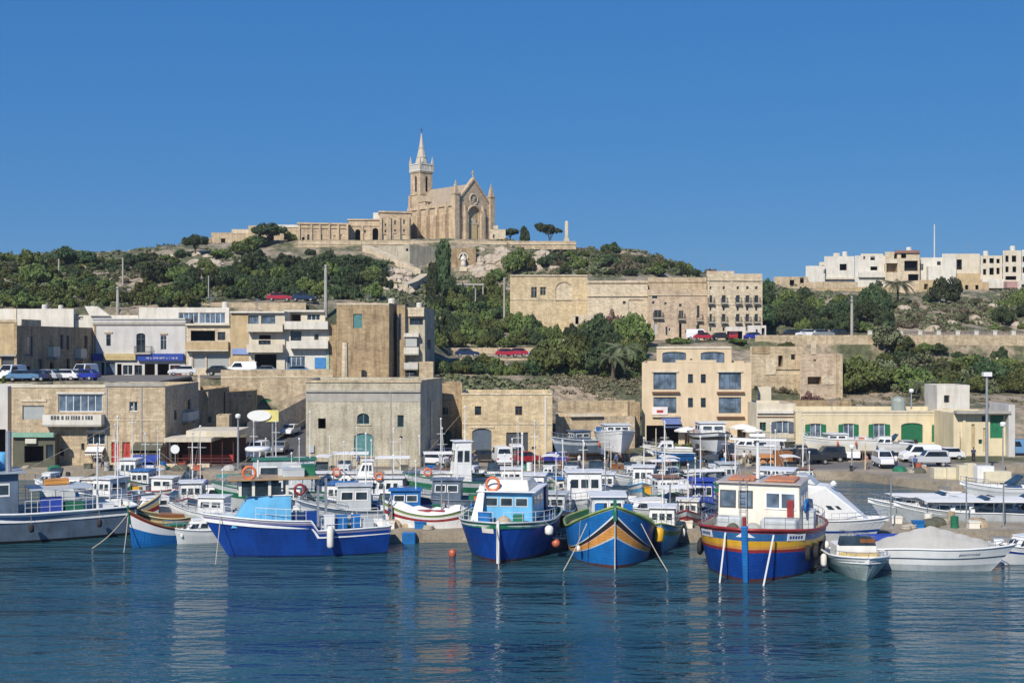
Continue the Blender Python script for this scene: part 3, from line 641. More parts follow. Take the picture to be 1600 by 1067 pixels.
# cafe umbrellas
def umbrella(px, D, z, r_, hh, label, mat=CANV):
    ro = root('cafe_umbrella', (X(px, D), D, z), label, 'umbrella', 'cafe umbrellas in front of the hotel'); L_ = Vector(ro.location)
    part(ro, 'pole', METAL, lambda q: q.tube([L_, L_ + Vector((0, 0, hh))], .04, 6)); part(ro, 'canopy', mat, lambda q: q.lathe(L_, [(r_, hh - .55), (r_, hh - .35), (r_ * .5, hh - .05), (.03, hh + .1)], 8))
umbrella(1074, 160, QZ, 1.7, 3.0, 'white cafe umbrella nearest the blue awning'); umbrella(1092, 161, QZ, 1.6, 3.0, 'white cafe umbrella second from the blue awning')
umbrella(1160, 161, QZ, 1.7, 3.3, 'cream cafe umbrella at the right end of the hotel'); umbrella(1176, 160, QZ, 1.5, 3.0, 'white cafe umbrella beside the cream annexe')
# ================================================================ LOW YELLOW ROW AT RIGHT
box_bldg('cream_annexe', 'low cream annexe with blue-shuttered arched window right of the hotel', 'house', 1182, 1243, 159, 9, 630, QZ, CREAM, front=[('win_g', 1187, 659, 1197, 673), ('gshut_y', 1205, 657, 1241, 677, .3)],
   trim=[(0, 1183, 1243, 641, 645, .3, WHITE), (0, 1183, 1243, 650, 651.5, .1, BROWN)], bal=[(0, 1188, 1242, 686, 1.0, 'rail', 1.0, CONC)])
box_bldg('yellow_row_house', 'long low yellow house with green-shuttered arched windows on the right quay', 'house', 1243, 1502, 158, 10, 641, QZ, YELP,
   front=[('gshut_g', 1258, 661, 1291, 684, .3), ('gshut_g', 1310, 661, 1342, 684, .3), ('gshut_g', 1357, 661, 1391, 684, .3), ('shut_g', 1408, 660, 1442, 691, .3), ('gshut_g', 1456, 661, 1489, 690, .3)],
   coping=(.12, .2, CREAM), trim=[(0, 1243, 1502, 647, 648.2, .05, CREAM), (0, 1243, 1253, 637, 700, .08, YELP, 'pilaster')] + [(0, a, a + 4, 700, 705, .3, LIME, 'step') for a in (1408,)])
box_bldg('customs_house', 'cream building with overhanging slab roof and tall green door panel, right of the row', 'house', 1490, 1574, 151, 9, 645, QZ, YELP,
   front=[('door_g', 1547, 648, 1568, 684), ('win_g', 1534, 649, 1540, 658), ('niche_o', 1518, 662, 1523, 700), ('niche_o', 1536, 668, 1540, 706), ('win_g', 1529, 686, 1535, 693)],
   trim=[(0, 1490, 1574, 641, 645, 1.2, CONC, 'roof_slab'), (0, 1504, 1508, 646, 712, .2, YELP, 'pilaster')])
box_bldg('grey_end_block', 'narrow grey block at the end of the yellow row', 'house', 1576, 1586, 150, 6, 632, QZ, GREYW)
box_bldg('rooftop_store', 'white rooftop hut above the yellow row with grey sloped side', 'hut', 1464, 1515, 164, 5, 601, Z(642, 164), WHITE, front=[('win_o', 1475, 617, 1484, 629)], parapet=.1, trim=[(0, 1455, 1464.5, 604, 628, .02, GREYW)])
mb = MB(); c_ = PT(1404, 641, 166); mb.lathe(c_, [(.95, 0), (.95, 1.3), (.8, 1.7), (.2, 1.9)], 12); mb.box(c_.x - 1.3, c_.x + 1.3, c_.y - 1, c_.y + 1, c_.z - 1.2, c_.z)
simple('water_tank', 'grey round water tank on the roof of the yellow row', 'water tank', mb, [paint('grey_green_tank', (.28, .32, .29), .6)], c_)
# ================================================================ RUINED HOUSES ABOVE THE HOTEL
bldg('ruined_house', 'roofless lit stone ruin with small windows right above the hotel roof', 'ruined house', [(1172, 196), (1256, 196), (1254, 206), (1172, 206)], Z(541, 196), Z(640, 196), LIME,
   {0: [('dark_o', 1216, 555, 1223, 572), ('win_o', 1236, 553, 1243, 562), ('niche', 1208, 577, 1254, 584)]}, parapet=1.5, trim=[(0, 1175, 1203, 541, 552, .1, LIME_D), (0, 1196, 1212, 560, 585, .12, LIME_P)])
bldg('broken_house', 'broken tan stone house with a high corner wall beside the ruin', 'ruined house', [(1250, 192), (1316, 192), (1316, 203), (1252, 203)], Z(553, 192), Z(648, 192), LIME_R,
   {0: [('dark', 1271, 561, 1275, 565), ('dark_o', 1262, 588, 1283, 600), ('win_o', 1296, 594, 1300, 599)]}, parapet=1.2, trim=[(0, 1267, 1275, 532, 553, .1, LIME_P, 'wall_stub'), (0, 1284, 1303, 587, 600, .1, LIME_P, 'plaster_patch'), (0, 1307, 1316, 553, 645, .25, LIME, 'pilaster')])
bldg('low_garden_wall', 'crumbling low stone garden wall behind the cream annexe', 'wall', [(1172, 176), (1330, 176), (1330, 176.8), (1172, 176.8)], Z(625, 176), .8, LIME_D, parapet=.1)
bldg('flat_roof_shed', 'pale flat-roofed shed with thin slab roof behind the cream annexe', 'shed', [(1184, 170), (1205, 170), (1205, 174), (1184, 174)], Z(605, 170), 1, CREAM, parapet=.1)
# ================================================================ ROAD WALL ON THE RIGHT
w1 = bldg('road_wall', 'long stone retaining wall carrying the hill road on the right', 'retaining wall', [(1180, 222), (2100, 221.5), (2100, 222.2), (1180, 222.8)], 16.15, 11.0, LIME, parapet=.02)
for i, px in enumerate((1359, 1379, 1407, 1437, 1466, 1496, 1525, 1554, 1583)):
    c_ = Vector((X(px, 222.1), 222.1, 16.16)); mb = MB(); mb.box(c_.x - .35, c_.x + .35, c_.y - .3, c_.y + .3, c_.z, c_.z + .75); mb.box(c_.x - .42, c_.x + .42, c_.y - .37, c_.y + .37, c_.z + .75, c_.z + .85)
    simple('parapet_post', ['leftmost white post on the hill road wall', 'second white post on the hill road wall, close to the leftmost'][i] if i < 2 else '%s white post from the left on the hill road wall' % ['', '', 'third', 'fourth', 'fifth', 'sixth', 'seventh', 'eighth', 'ninth'][i], 'wall post', mb, WHITE, c_, 'white posts on the hill road wall')
# wall along the terrace below the long building
bldg('garden_wall', 'rough stone terrace wall below the long stone building', 'retaining wall', [(890, 231), (1010, 229), (1010, 230), (890, 232)], Z(522, 230), 11, LIME_D, parapet=.1)
bldg('lower_road_wall', 'pale retaining wall under the middle road with parked cars', 'retaining wall', [(672, 206), (935, 206), (935, 206.8), (672, 206.8)], Z(559, 206), 9.5, LIME, parapet=.1)
bldg('upper_bank_wall', 'low pale stone wall along the uphill side of the middle road', 'wall', [(700, 218), (880, 219.5), (880, 220.1), (700, 218.6)], Z(543, 218), 11, LIME, parapet=.1)
# ================================================================ UPPER STREET ROW (left)
bldg('orange_house', 'tan plastered house end cut by the left edge, above the upper street', 'house', [(-90, 160), (27, 160), (27, 190), (-60, 190)], Z(499, 160), SZ, TANP, {0: [('roll_i', 2, 556, 22, 592), ('roll_i', -50, 556, -12, 592)]},
     trim=[(0, -90, 27, 499, 503, .12, LIME), (0, -90, 27, 553, 556, .4, CONC), (0, 22.5, 26.8, 503, 606, .1, LIME_D, 'pilaster')])
bldg('shaded_row_house', 'long two-storey stone house in deep shade with pale balcony boxes, facing right along the street', 'house',
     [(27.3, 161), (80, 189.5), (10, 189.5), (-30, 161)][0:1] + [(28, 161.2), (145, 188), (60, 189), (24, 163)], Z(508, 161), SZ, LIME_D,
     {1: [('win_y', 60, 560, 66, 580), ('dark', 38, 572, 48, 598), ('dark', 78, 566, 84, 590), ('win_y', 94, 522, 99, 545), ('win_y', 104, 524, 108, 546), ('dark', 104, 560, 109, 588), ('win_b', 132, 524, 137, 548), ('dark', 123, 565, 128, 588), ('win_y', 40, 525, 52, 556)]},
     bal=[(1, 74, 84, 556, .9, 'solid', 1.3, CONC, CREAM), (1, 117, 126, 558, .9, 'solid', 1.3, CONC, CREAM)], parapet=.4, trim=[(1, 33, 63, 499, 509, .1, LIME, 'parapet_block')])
bldg('white_roof_house', 'long white roof-storey behind the shaded row on the upper street', 'house', [(-80, 191), (115, 191), (118, 199), (-80, 199)], Z(482, 191), SZ, WHITE, {0: [('win_i', -40, 490, -30, 498)]}, trim=[(0, 21, 26, 482, 500, .15, CREAM, 'pilaster')])
bldg('white_stair_house', 'white house with a sloping stair parapet behind the blue-signed shop', 'house', [(116, 192), (216, 192), (214, 199), (118, 199)], Z(492, 192), SZ, WHITE, {0: [('dark_h', 118, 494, 130, 499)]})
mb = MB(); a_, b_ = PT(132, 478, 191.5), PT(152, 478, 191.5); c_ = PT(172, 493, 191.5); e_ = PT(140, 493, 191.5)
mb.prism([(0, 0), (1, 0), (1.0, 1), (0, 1)], (0, 0, 0), (0, 0, 0), (0, 0, 0), (0, 0, 0)) if False else None
pq = [e_, c_, b_, a_]; mb.add(pq + [q + Vector((0, .3, 0)) for q in pq], [(0, 1, 2, 3), (7, 6, 5, 4), (0, 4, 5, 1), (1, 5, 6, 2), (2, 6, 7, 3), (3, 7, 4, 0)])
simple('stair_parapet', 'white slanting stair wall on the roof behind the shop with blue sign', 'wall', mb, WHITE, e_)
box_bldg('blue_sign_shop', 'grey-white two-storey shop with long blue and yellow signboards on the upper street', 'shop', 145, 290, 187.6, 11, 497, SZ, GREYW,
  front=[('win_y', 166, 522, 173, 540), ('win_y', 213, 520, 227, 550, .5), ('win_h', 251, 524, 260, 546), ('dark', 158, 566, 163, 588), ('bwin_y', 165, 566, 180, 588), ('dark', 183, 568, 190, 588), ('win_w', 192, 570, 207, 588), ('win_i', 210, 570, 222, 588), ('dark_b', 226, 568, 242, 588), ('dark', 246, 568, 264, 588), ('win_r', 266, 570, 284, 588)],
  coping=(.15, .2, GREYW), trim=[(0, 145, 290, 503, 507, .2, CONC), (0, 144, 162, 552, 563, .5, BLUEP, 'signboard'), (0, 163, 213, 552, 562, .45, YSIGN, 'signboard'), (0, 216, 288, 552, 563, .6, BLUEP, 'signboard'), (0, 147, 150, 507, 552, .08, LIME_D, 'pilaster'), (0, 163, 176, 518, 520, .15, LIME), (0, 250, 262, 520, 522, .15, LIME)],
  bal=[(0, 212, 238, 551, .9, 'rail', 1.0, CONC)])
def letters(par, W, px0, px1, py0, py1, proud, mat, seed, name='lettering'):
    mb = MB(); x = px0; rg = random.Random(seed)
    while x < px1:
        w_ = rg.choice([1.4, 1.9, 2.3]); u0, u1, a, d = W.rect(x, py0, x + w_, py1); s_ = (u1 - u0) * .3
        mb.obox(W.p(u0, -proud, 0)[:2], W.t, -W.n, s_, .03, a, d)
        k = rg.randint(0, 3)
        if k != 0: mb.obox(W.p(u0 + s_, -proud, 0)[:2], W.t, -W.n, (u1 - u0) - s_, .03, d - (d - a) * .25, d)
        if k != 1: mb.obox(W.p(u0 + s_, -proud, 0)[:2], W.t, -W.n, (u1 - u0) - s_, .03, a, a + (d - a) * .25)
        if k == 3: mb.obox(W.p(u1 - s_, -proud, 0)[:2], W.t, -W.n, s_, .03, a + (d - a) * .25, d - (d - a) * .25)
        x += w_ + rg.choice([.7, .7, 2.4])
    return shifted(mb, par.location).build(name, mat, par)
shop = bpy.data.objects['blue_sign_shop']; Wk = Wall(XY(145, 187.6), XY(290, 187.6))
letters(shop, Wk, 230, 279, 557.6, 560, .63, WHITE, 3); letters(shop, Wk, 168, 208, 555.5, 558.5, .48, TANP, 8)
box_bldg('glazed_roof_house', 'cream three-storey house with a glazed roof terrace and grey roller doors', 'house', 291, 360, 187.6, 11, 505, SZ, LIME_P,
  front=[('dark', 298, 516, 336, 532), ('win_b', 340, 518, 352, 531), ('roll_h', 302, 552, 320, 575), ('roll_h', 323, 552, 358, 588), ('win_o', 343, 535, 350, 542)],
  trim=[(0, 291, 360, 505, 508, .5, CREAM), (0, 296, 300, 545, 588, .1, WHITE, 'pilaster')], bal=[(0, 292, 359, 546, 1.1, 'solid', 1.2, CREAM, TANP)])
bldg('roof_terrace_room', 'white roof storey with a wide green-tinted glass front above the roller doors', 'house', [(217, 190.5), (358, 190.5), (357, 198), (218, 198)], Z(480, 190.5), Z(508, 190), WHITE, {0: [('bwin_w', 279, 488, 310, 505), ('bwin_w', 312, 488, 352, 505)]}, parapet=.3)
box_bldg('balcony_house', 'cream house with stacked white balconies and a small blue sign', 'house', 360.3, 445, 187, 12, 486, SZ, CREAM,
  front=[('win_b', 370, 522, 376, 538), ('win_b', 370, 559, 376, 570), ('bwin_i', 386, 493, 404, 508), ('bwin_i', 408, 493, 430, 508), ('dark', 405, 523, 423, 530), ('win_i', 404, 531, 423, 540), ('dark', 398, 553, 432, 584)],
  trim=[(0, 360.5, 388, 488, 588, .06, TANP, 'wall_panel'), (0, 363, 390, 544, 553, .3, paint('pale_blue_sign', (.22, .30, .55), .5), 'sign'), (0, 360, 445, 486, 488.5, .5, WHITE)],
  bal=[(0, 388, 444, 516, 1.3, 'solid', 1.0, CREAM), (0, 388, 444, 548, 1.3, 'solid', 1.0, CREAM)])
box_bldg('terrace_house', 'white house with wide balconies and a blue sign beside the stone block', 'house', 445.3, 515, 187.3, 12, 505, SZ, WHITE,
  front=[('win_i', 454, 517, 471, 533), ('win_o', 491, 521, 498, 531), ('bwin_w', 448, 556, 477, 582), ('win_w', 499, 559, 505, 572)],
  trim=[(0, 492, 509, 558, 575, .12, paint('bright_blue_sign', (.05, .22, .50), .5), 'sign'), (0, 510, 515, 535, 588, .1, paint('pale_green_drape', (.35, .50, .42), .8), 'side_panel')],
  bal=[(0, 446, 514, 512, 1.2, 'solid', 1.0, WHITE), (0, 454, 514, 542, 1.2, 'solid', 1.0, WHITE)])
bldg('roof_room', 'small tan roof room with dark opening on top of the white terrace house', 'house', [(444, 192), (508, 192), (508, 198), (444, 198)], Z(484, 192), Z(510, 190), CREAM, {0: [('dark_b', 445, 491, 470, 504), ('win_w', 506, 489, 520, 505), ('win_w', 480, 490, 500, 500)]}, parapet=.3, trim=[(0, 444, 508, 484, 487, .6, WHITE)])
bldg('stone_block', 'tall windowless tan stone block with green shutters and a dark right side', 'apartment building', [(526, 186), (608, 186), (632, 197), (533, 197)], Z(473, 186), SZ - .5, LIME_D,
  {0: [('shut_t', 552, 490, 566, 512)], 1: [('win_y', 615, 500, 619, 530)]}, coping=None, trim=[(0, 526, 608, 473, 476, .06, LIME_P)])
bldg('block_extension', 'lower stone extension on the left of the tall stone block', 'house', [(514, 187.2), (525.8, 187.2), (527, 197), (518, 197)], Z(507, 187), SZ - .5, LIME_D, {})
tb = bldg('narrow_apartment', 'narrow apartment block with enclosed white balconies right of the tall stone block', 'apartment building', [(632, 190), (664, 190), (679, 200), (640, 200)], Z(480, 190), SZ - .5, LIME_G,
  {0: [('win_i', 640, 497, 661, 507), ('dark', 634, 525, 638, 548), ('win_i', 634, 577, 652, 586)], 1: [('win_y', 668, 530, 673, 545)]},
  bal=[(0, 632, 655, 552, 1.2, 'solid', 1.0, CONC, WHITE), (0, 632, 654, 575, 1.2, 'solid', .9, CONC, GREYW)], trim=[(0, 632, 655, 520, 526, 1.2, WHITE, 'balcony_roof'), (0, 634, 652, 527, 541, .9, SHUT, 'balcony_glazing'), (0, 638, 663, 480, 494, .6, LIME_P, 'bay')])
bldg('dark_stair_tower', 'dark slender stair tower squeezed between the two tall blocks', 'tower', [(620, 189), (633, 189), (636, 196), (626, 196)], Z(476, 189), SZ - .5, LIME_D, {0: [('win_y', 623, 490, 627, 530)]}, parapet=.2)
bldg('pale_pier_block', 'short pale stone block at the foot of the narrow apartment', 'house', [(655, 186), (677, 186), (679, 190), (657, 190)], Z(565, 186), SZ - 3, LIME, {}, parapet=.1)
# ================================================================ LONG STONE BUILDING MIDDLE SLOPE
ZB = Z(531, 238) - .2
bldg('arched_wing', 'warm stone wing with a big blind arch at the left end of the long building', 'house', [(797, 246), (918, 246), (915, 256), (800, 256)], Z(429, 246), ZB - 1, LIME_Y, {0: [('win_o', 830, 448, 839, 465), ('win_o', 844, 448, 853, 461), ('niche', 868, 440, 894, 470, .9)]}, trim=[(0, 797, 918, 429, 431, .2, LIME_P), (0, 797, 918, 467, 468.5, .1, LIME_P)])
bldg('garden_house', 'low pale stone house with a dark doorway under the arched wing', 'house', [(893, 240), (960, 240), (960, 244), (893, 244)], Z(491, 240), ZB - 1, LIME_P, {0: [('dark', 899, 494, 904, 506), ('dark_o', 922, 500, 928, 512)]}, parapet=.3)
bldg('plain_stone_house', 'plain long stone house with a high cornice band behind the reddish tree', 'house', [(918, 242), (1012, 242), (1012, 254), (920, 254)], Z(438, 242), ZB, LIME_P, {0: [('win_o', 973, 504, 978, 514), ('win_o', 973, 470, 978, 475), ('niche', 982, 468, 1006, 492), ('dark', 944, 505, 949, 514), ('win_w', 994, 495, 998, 500)]},
  trim=[(0, 918, 1012, 461, 463, .25, LIME_P), (0, 918, 1012, 441, 442.5, .15, LIME_D), (0, 960, 1012, 490, 531, .05, LIME_P, 'plaster_band')], parapet=1.0)
DR = paint('warm_dark_grey_paint', (.10, .09, .08), .7)  # warm dark grey, not assigned to any surface
bldg('rose_stone_house', 'stone terrace with a pink upper wall, iron balconies and white ground floor', 'house', [(1012.3, 240), (1105, 240), (1104, 252), (1013, 252)], Z(452, 240), ZB, LIME_R,
  {0: [('win_i', 1019, 462, 1027, 466), ('win_o', 1019, 470, 1023, 475), ('win_o', 1022, 484, 1034, 496), ('win_o', 1038, 472, 1042, 476), ('win_i', 1061, 474, 1065, 479), ('win_o', 1061, 485, 1068, 497), ('win_i', 1089, 477, 1093, 496), ('niche_h', 1022, 504, 1027, 522), ('win_i', 1040, 510, 1043, 523), ('win_w', 1045, 512, 1048, 517), ('dark', 1061, 505, 1065, 528), ('win_i', 1088, 507, 1093, 517)]},
  trim=[(0, 1012.3, 1105, 462, 463.2, .15, LIME_P), (0, 1012.3, 1105, 494, 529, .06, WHITE, 'plaster_band')] if False else [(0, 1012.3, 1105, 460, 461.2, .15, LIME_P)],
  bal=[(0, 1020, 1036, 496, .8, 'rail', 1.0, CONC), (0, 1059, 1070, 498, .8, 'rail', 1.0, CONC), (0, 1088, 1098, 500, .8, 'rail', 1.0, CONC)], parapet=1.6)
bldg('roof_stone_store', 'flat stone roof-room standing behind the pink-walled terrace', 'house', [(1012, 253), (1104, 253), (1104, 260), (1012, 260)], Z(433, 253), ZB, LIME, {}, trim=[(0, 1012, 1104, 440, 441.2, .1, LIME_D)])
rows = []
for x in (1110, 1131, 1153, 1168, 1182):
    rows += [('win_o', x - 2, 447, x + 2, 452), ('win_i', x - 3, 461, x + 3, 472), ('win_i', x - 2, 478, x + 1.5, 485), ('win_o', x - 3, 490, x + 3, 502), ('win_i', x - 2, 511, x + 1.5, 517)]
bldg('corner_pavilion', 'tall three-storey stone pavilion with iron balconies at the right end of the long building', 'house', [(1105.3, 237.5), (1191, 238.5), (1189, 252), (1106, 252)], Z(427, 238), ZB, LIME_P, {0: rows},
  trim=[(0, 1105.3, 1191, 437, 438.5, .2, LIME_P), (0, 1105.3, 1191, 475, 476, .12, LIME_P), (0, 1105.3, 1108.5, 438.6, 530, .1, LIME_P, 'pilaster'), (0, 1141, 1145, 438.6, 530, .1, LIME_P, 'pilaster'), (0, 1188, 1191, 438.6, 530, .1, LIME_P, 'pilaster')],
  bal=[(0, x - 5, x + 5, yb, .8, 'rail', 1.0, CONC) for x in (1110.5, 1131, 1153, 1168, 1182) for yb in (473, 503)], parapet=.8)
bldg('pavilion_roof_room', 'low rendered roof room on top of the tall stone pavilion', 'house', [(1104, 243), (1147, 243), (1146, 249), (1105, 249)], Z(423, 243), Z(432, 243), LIME_R, {}, parapet=.1)
bldg('white_shelter', 'small white flat-roofed shelter before the stone pavilion', 'shelter', [(1134, 233.8), (1164, 233.8), (1163, 236.6), (1135, 236.6)], Z(510, 234), 15, WHITE, {0: [('dark', 1136, 517, 1160, 529)]}, parapet=.1)
bldg('white_gatehouse', 'white flat-roofed gate house at the right corner of the stone pavilion', 'house', [(1168, 234), (1197, 234), (1196, 237), (1169, 237)], Z(508, 234), 15, WHITE, {0: [('win_i', 1181, 514, 1184, 522), ('dark_h', 1190, 512, 1195, 529)]}, parapet=.1)
# ================================================================ FAR HOUSES ON THE RIGHT RIDGE
def far(label, x0, x1, D, yt, mat, wins, yb=470, dep=10, **k):
    return bldg('hillside_house', label, 'house', [(x0, D), (x1, D), (x1 - 1, D + dep), (x0 + 1, D + dep)], Z(yt, D), Z(yb, D), mat, {0: wins}, parapet=.5, **k)
far('low tan flat house at the left end of the far ridge houses', 1209, 1262, 340, 432, LIME, [('dark', 1234, 437, 1241, 446), ('dark', 1250, 433, 1256, 442), ('dark_o', 1227, 449, 1246, 455)], trim=[(0, 1226, 1248, 446, 448, .5, WHITE, 'slab')])
far('stepped white house wall left of the largest white block on the ridge', 1259, 1289, 343, 415, WHITE, [('win_i', 1287, 421, 1291, 427)])
far('largest white block on the ridge with one square window', 1288, 1335, 345, 400, WHITE, [('dark', 1312, 412, 1323, 422), ('win_i', 1287.5, 420, 1291, 427)], trim=[(0, 1288, 1335, 433, 436, .8, CREAM, 'balcony_slab')])
far('white house with two small roof windows next to the largest white block', 1336, 1384, 346, 399, WHITE, [('dark', 1360, 399.5, 1367, 406), ('dark', 1360, 416, 1371, 422), ('win_o', 1349, 400, 1352, 405)], trim=[(0, 1341, 1384, 424, 433, .8, WHITE, 'balcony_wall')])
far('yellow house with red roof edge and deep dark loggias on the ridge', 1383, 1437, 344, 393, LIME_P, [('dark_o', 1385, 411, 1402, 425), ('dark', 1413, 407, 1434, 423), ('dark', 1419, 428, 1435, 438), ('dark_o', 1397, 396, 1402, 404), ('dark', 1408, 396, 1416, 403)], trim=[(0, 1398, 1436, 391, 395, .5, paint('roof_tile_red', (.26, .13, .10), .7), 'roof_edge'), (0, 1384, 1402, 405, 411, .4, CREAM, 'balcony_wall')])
far('white house low behind the thin mast on the ridge', 1437, 1478, 347, 402, WHITE, [('win_o', 1438, 412, 1443, 422), ('win_i', 1464, 408, 1470, 414)], trim=[(0, 1447, 1476, 416, 440, 2.0, WHITE, 'terrace_wall')])
far('narrow tall white tower-like house on the ridge', 1472, 1494, 344.5, 396, WHITE, [], trim=[])
far('plain cream house with a dark loggia beside the narrow white one', 1494, 1531, 346, 396, CREAM, [('dark', 1495, 405, 1503, 421)], trim=[(0, 1494, 1531, 427, 445, .6, TANP, 'lower_wall')])
far('cream apartment house with two rows of open loggias on the ridge', 1532, 1566, 345, 399, CREAM, [('dark', 1536, 404, 1541, 411), ('dark', 1546, 403, 1553, 411), ('dark', 1557, 404, 1562, 411), ('dark', 1536, 420, 1541, 429), ('dark', 1546, 418, 1553, 429), ('dark', 1557, 418, 1562, 428)], trim=[(0, 1532, 1566, 436, 450, 1.4, WHITE, 'terrace_wall')])
far('tallest cream apartment house near the right edge of the ridge', 1567, 1596, 344, 391, CREAM, [('dark', 1571, 399, 1576, 409), ('dark', 1581, 399, 1588, 409), ('dark', 1571, 416, 1576, 425), ('dark', 1582, 416, 1588, 425), ('dark', 1571, 431, 1588, 437)], trim=[(0, 1546, 1590, 440, 450, 3.0, paint('dusty_pink_paint', (.42, .26, .25), .8), 'terrace_wall')])
far('white apartment house cut by the right edge of the picture', 1597, 1700, 346, 390, WHITE, [('dark', 1598, 400, 1606, 409), ('dark', 1615, 400, 1625, 409), ('dark', 1598, 417, 1606, 426), ('dark', 1615, 417, 1625, 426)])
far('tan supporting wall under the white ridge houses', 1261, 1392, 338, 448, TANP, [('dark_o', 1297, 440, 1309, 447)], yb=478, dep=3, trim=[(0, 1261, 1340, 440, 450, .1, LIME)])
# ================================================================ HOUSES AND WALLS ON THE LEFT RIDGE
bldg('ridge_house', 'low cream flat-roofed house on the ridge left of the fort range', 'house', [(330, 334), (398, 334), (398, 344), (332, 344)], Z(363, 334), Z(390, 334), LIME, {0: [('dark_o', 345, 372, 352, 380)]}, parapet=.4, trim=[(0, 362, 398, 358, 365, .1, LIME_P, 'raised_wall')])
bldg('ridge_house', 'long white-topped stone house between ridge trees and the fort range', 'house', [(388, 330), (468, 330), (468, 340), (390, 340)], Z(352, 330), Z(392, 330), LIME, {0: [('dark', 420, 365, 428, 378)]}, parapet=.4, trim=[(0, 430, 468, 351, 355, .2, WHITE, 'white_band')])
mb = MB(); rg = random.Random(3)
pts_ = [(160, 393), (200, 392), (230, 388), (262, 385), (300, 380), (330, 372)]
for (x0, y0), (x1, y1) in zip(pts_, pts_[1:]):
    n_ = int((x1 - x0) / 4)
    for i in range(n_):
        xx = x0 + (x1 - x0) * i / n_; yy = y0 + (y1 - y0) * i / n_; D = 332; a_ = PT(xx, yy + (2.5 if i % 2 else -1), D)
        mb.box(a_.x, a_.x + 4 * D / FP * 1.01, a_.y, a_.y + .5, a_.z - 5, a_.z + rg.uniform(-.15, .15))
simple('ridge_wall', 'broken notched rubble wall running along the left ridge skyline', 'wall', mb, LIME_D, PT(160, 393, 332))
bldg('field_wall', 'pale stone ruin on the slope below the small ridge tree', 'wall', [(240, 300), (298, 302), (298, 303), (240, 301)], Z(401, 300), Z(420, 300), LIME, parapet=.1)
bldg('field_wall', 'pale broken stone wall climbing right of the small ridge tree', 'wall', [(294, 318), (330, 322), (330, 323), (294, 319)], Z(384, 318), Z(404, 318), LIME_P, parapet=.1)
bldg('roadside_wall', 'long pale wall beside the parked cars on the road behind the roofs', 'wall', [(300, 204), (478, 205), (478, 205.6), (300, 204.6)], Z(472, 204), 16, LIME, parapet=.1)
# ================================================================ FORT RANGE AND CHURCH
FZ = 41.0
bldg('fort_range', 'long low stone convent range with pilasters, left of the church', 'convent', [(466, 316), (545, 318), (546, 330), (470, 330)], Z(348, 317), Z(388, 317), CHUR, {0: [('niche_o', 501, 367, 505, 382, .9), ('niche_o', 521, 367, 525, 382, .9), ('dark', 472, 370, 476, 378), ('win_o', 480, 366, 484, 375), ('niche_o', 531, 366, 535, 380, .9)]},
   coping=(.3, .4, CHUR), trim=[(0, a, a + 3, 351, 386, .4, CHUR, 'pilaster') for a in (466, 485, 498, 513, 527, 541)] + [(0, 466, 545, 355, 356.5, .2, CHUR)])
bldg('fort_court', 'recessed stone court front with two dark arches between the range and the church', 'convent', [(545, 322), (593, 322), (593, 334), (547, 334)], Z(342, 322), Z(386, 322), CHUR, {0: [('dark', 555, 358, 563, 380, .9), ('dark', 582, 356, 591, 380, .9), ('win_o', 569, 359, 572, 364)]}, coping=(.3, .3, CHUR), trim=[(0, 545, 593, 351.5, 353, .2, CHUR), (0, 565, 568, 353, 386, .3, CHUR, 'pilaster')])
bldg('fort_wing', 'higher stone wing with arched blind windows joining the church', 'convent', [(593, 321), (642, 323), (640, 338), (594, 338)], Z(330, 322), Z(386, 322), CHUR, {0: [('niche', 599, 366, 604, 380), ('niche', 614, 364, 620, 380), ('niche', 628, 366, 633, 380), ('win_o', 601, 349, 604, 353), ('win_o', 616, 344, 619, 351), ('win_o', 630, 343, 633, 350), ('win_o', 601, 359, 604, 363), ('win_o', 616, 358, 619, 362), ('win_o', 630, 358, 633, 362)]}, coping=(.3, .4, CHUR),
   trim=[(0, a, a + 3.5, 339, 386, .5, CHUR, 'buttress') for a in (593, 607, 621.5, 636)])
bldg('roof_dome_hut', 'small white rooftop hut behind the fort wing parapet', 'hut', [(583, 326), (593, 326), (593, 329), (583, 329)], Z(332, 326), Z(350, 326), WHITE, parapet=.1)
TH = R(42); F0 = Vector((X(740, 330), 330)); CZ = Z(374, 330) - .6
cl, ca = Vector((math.cos(TH), math.sin(TH))), Vector((-math.sin(TH), math.cos(TH)))
def cw(x, y): return F0 + cl * x + ca * y
ch = root('church', (F0.x, F0.y, CZ), 'honey-stone neo-gothic church with a white-topped spire, crowning the hill', 'church')
HN = 9.6; HR = 15.6
def churchwall(A, B, ops, h0, h1, name='wall'):
    W = Wall(A, B); mb = MB(); oo = [(*o_[:4], o_[4], o_[5]) for o_ in ops]
    wallmesh(mb, W, CZ + h0, CZ + h1, [(a, b_, CZ + c, CZ + d, k, ar) for a, b_, c, d, k, ar in oo], rev=.6)
    shifted(mb, ch.location).build(name, CHUR, ch)
    for a, b_, c, d, k, ar in oo: opening(ch, tuple(ch.location), W, (a, b_, CZ + c, CZ + d), k, ar)
    return W
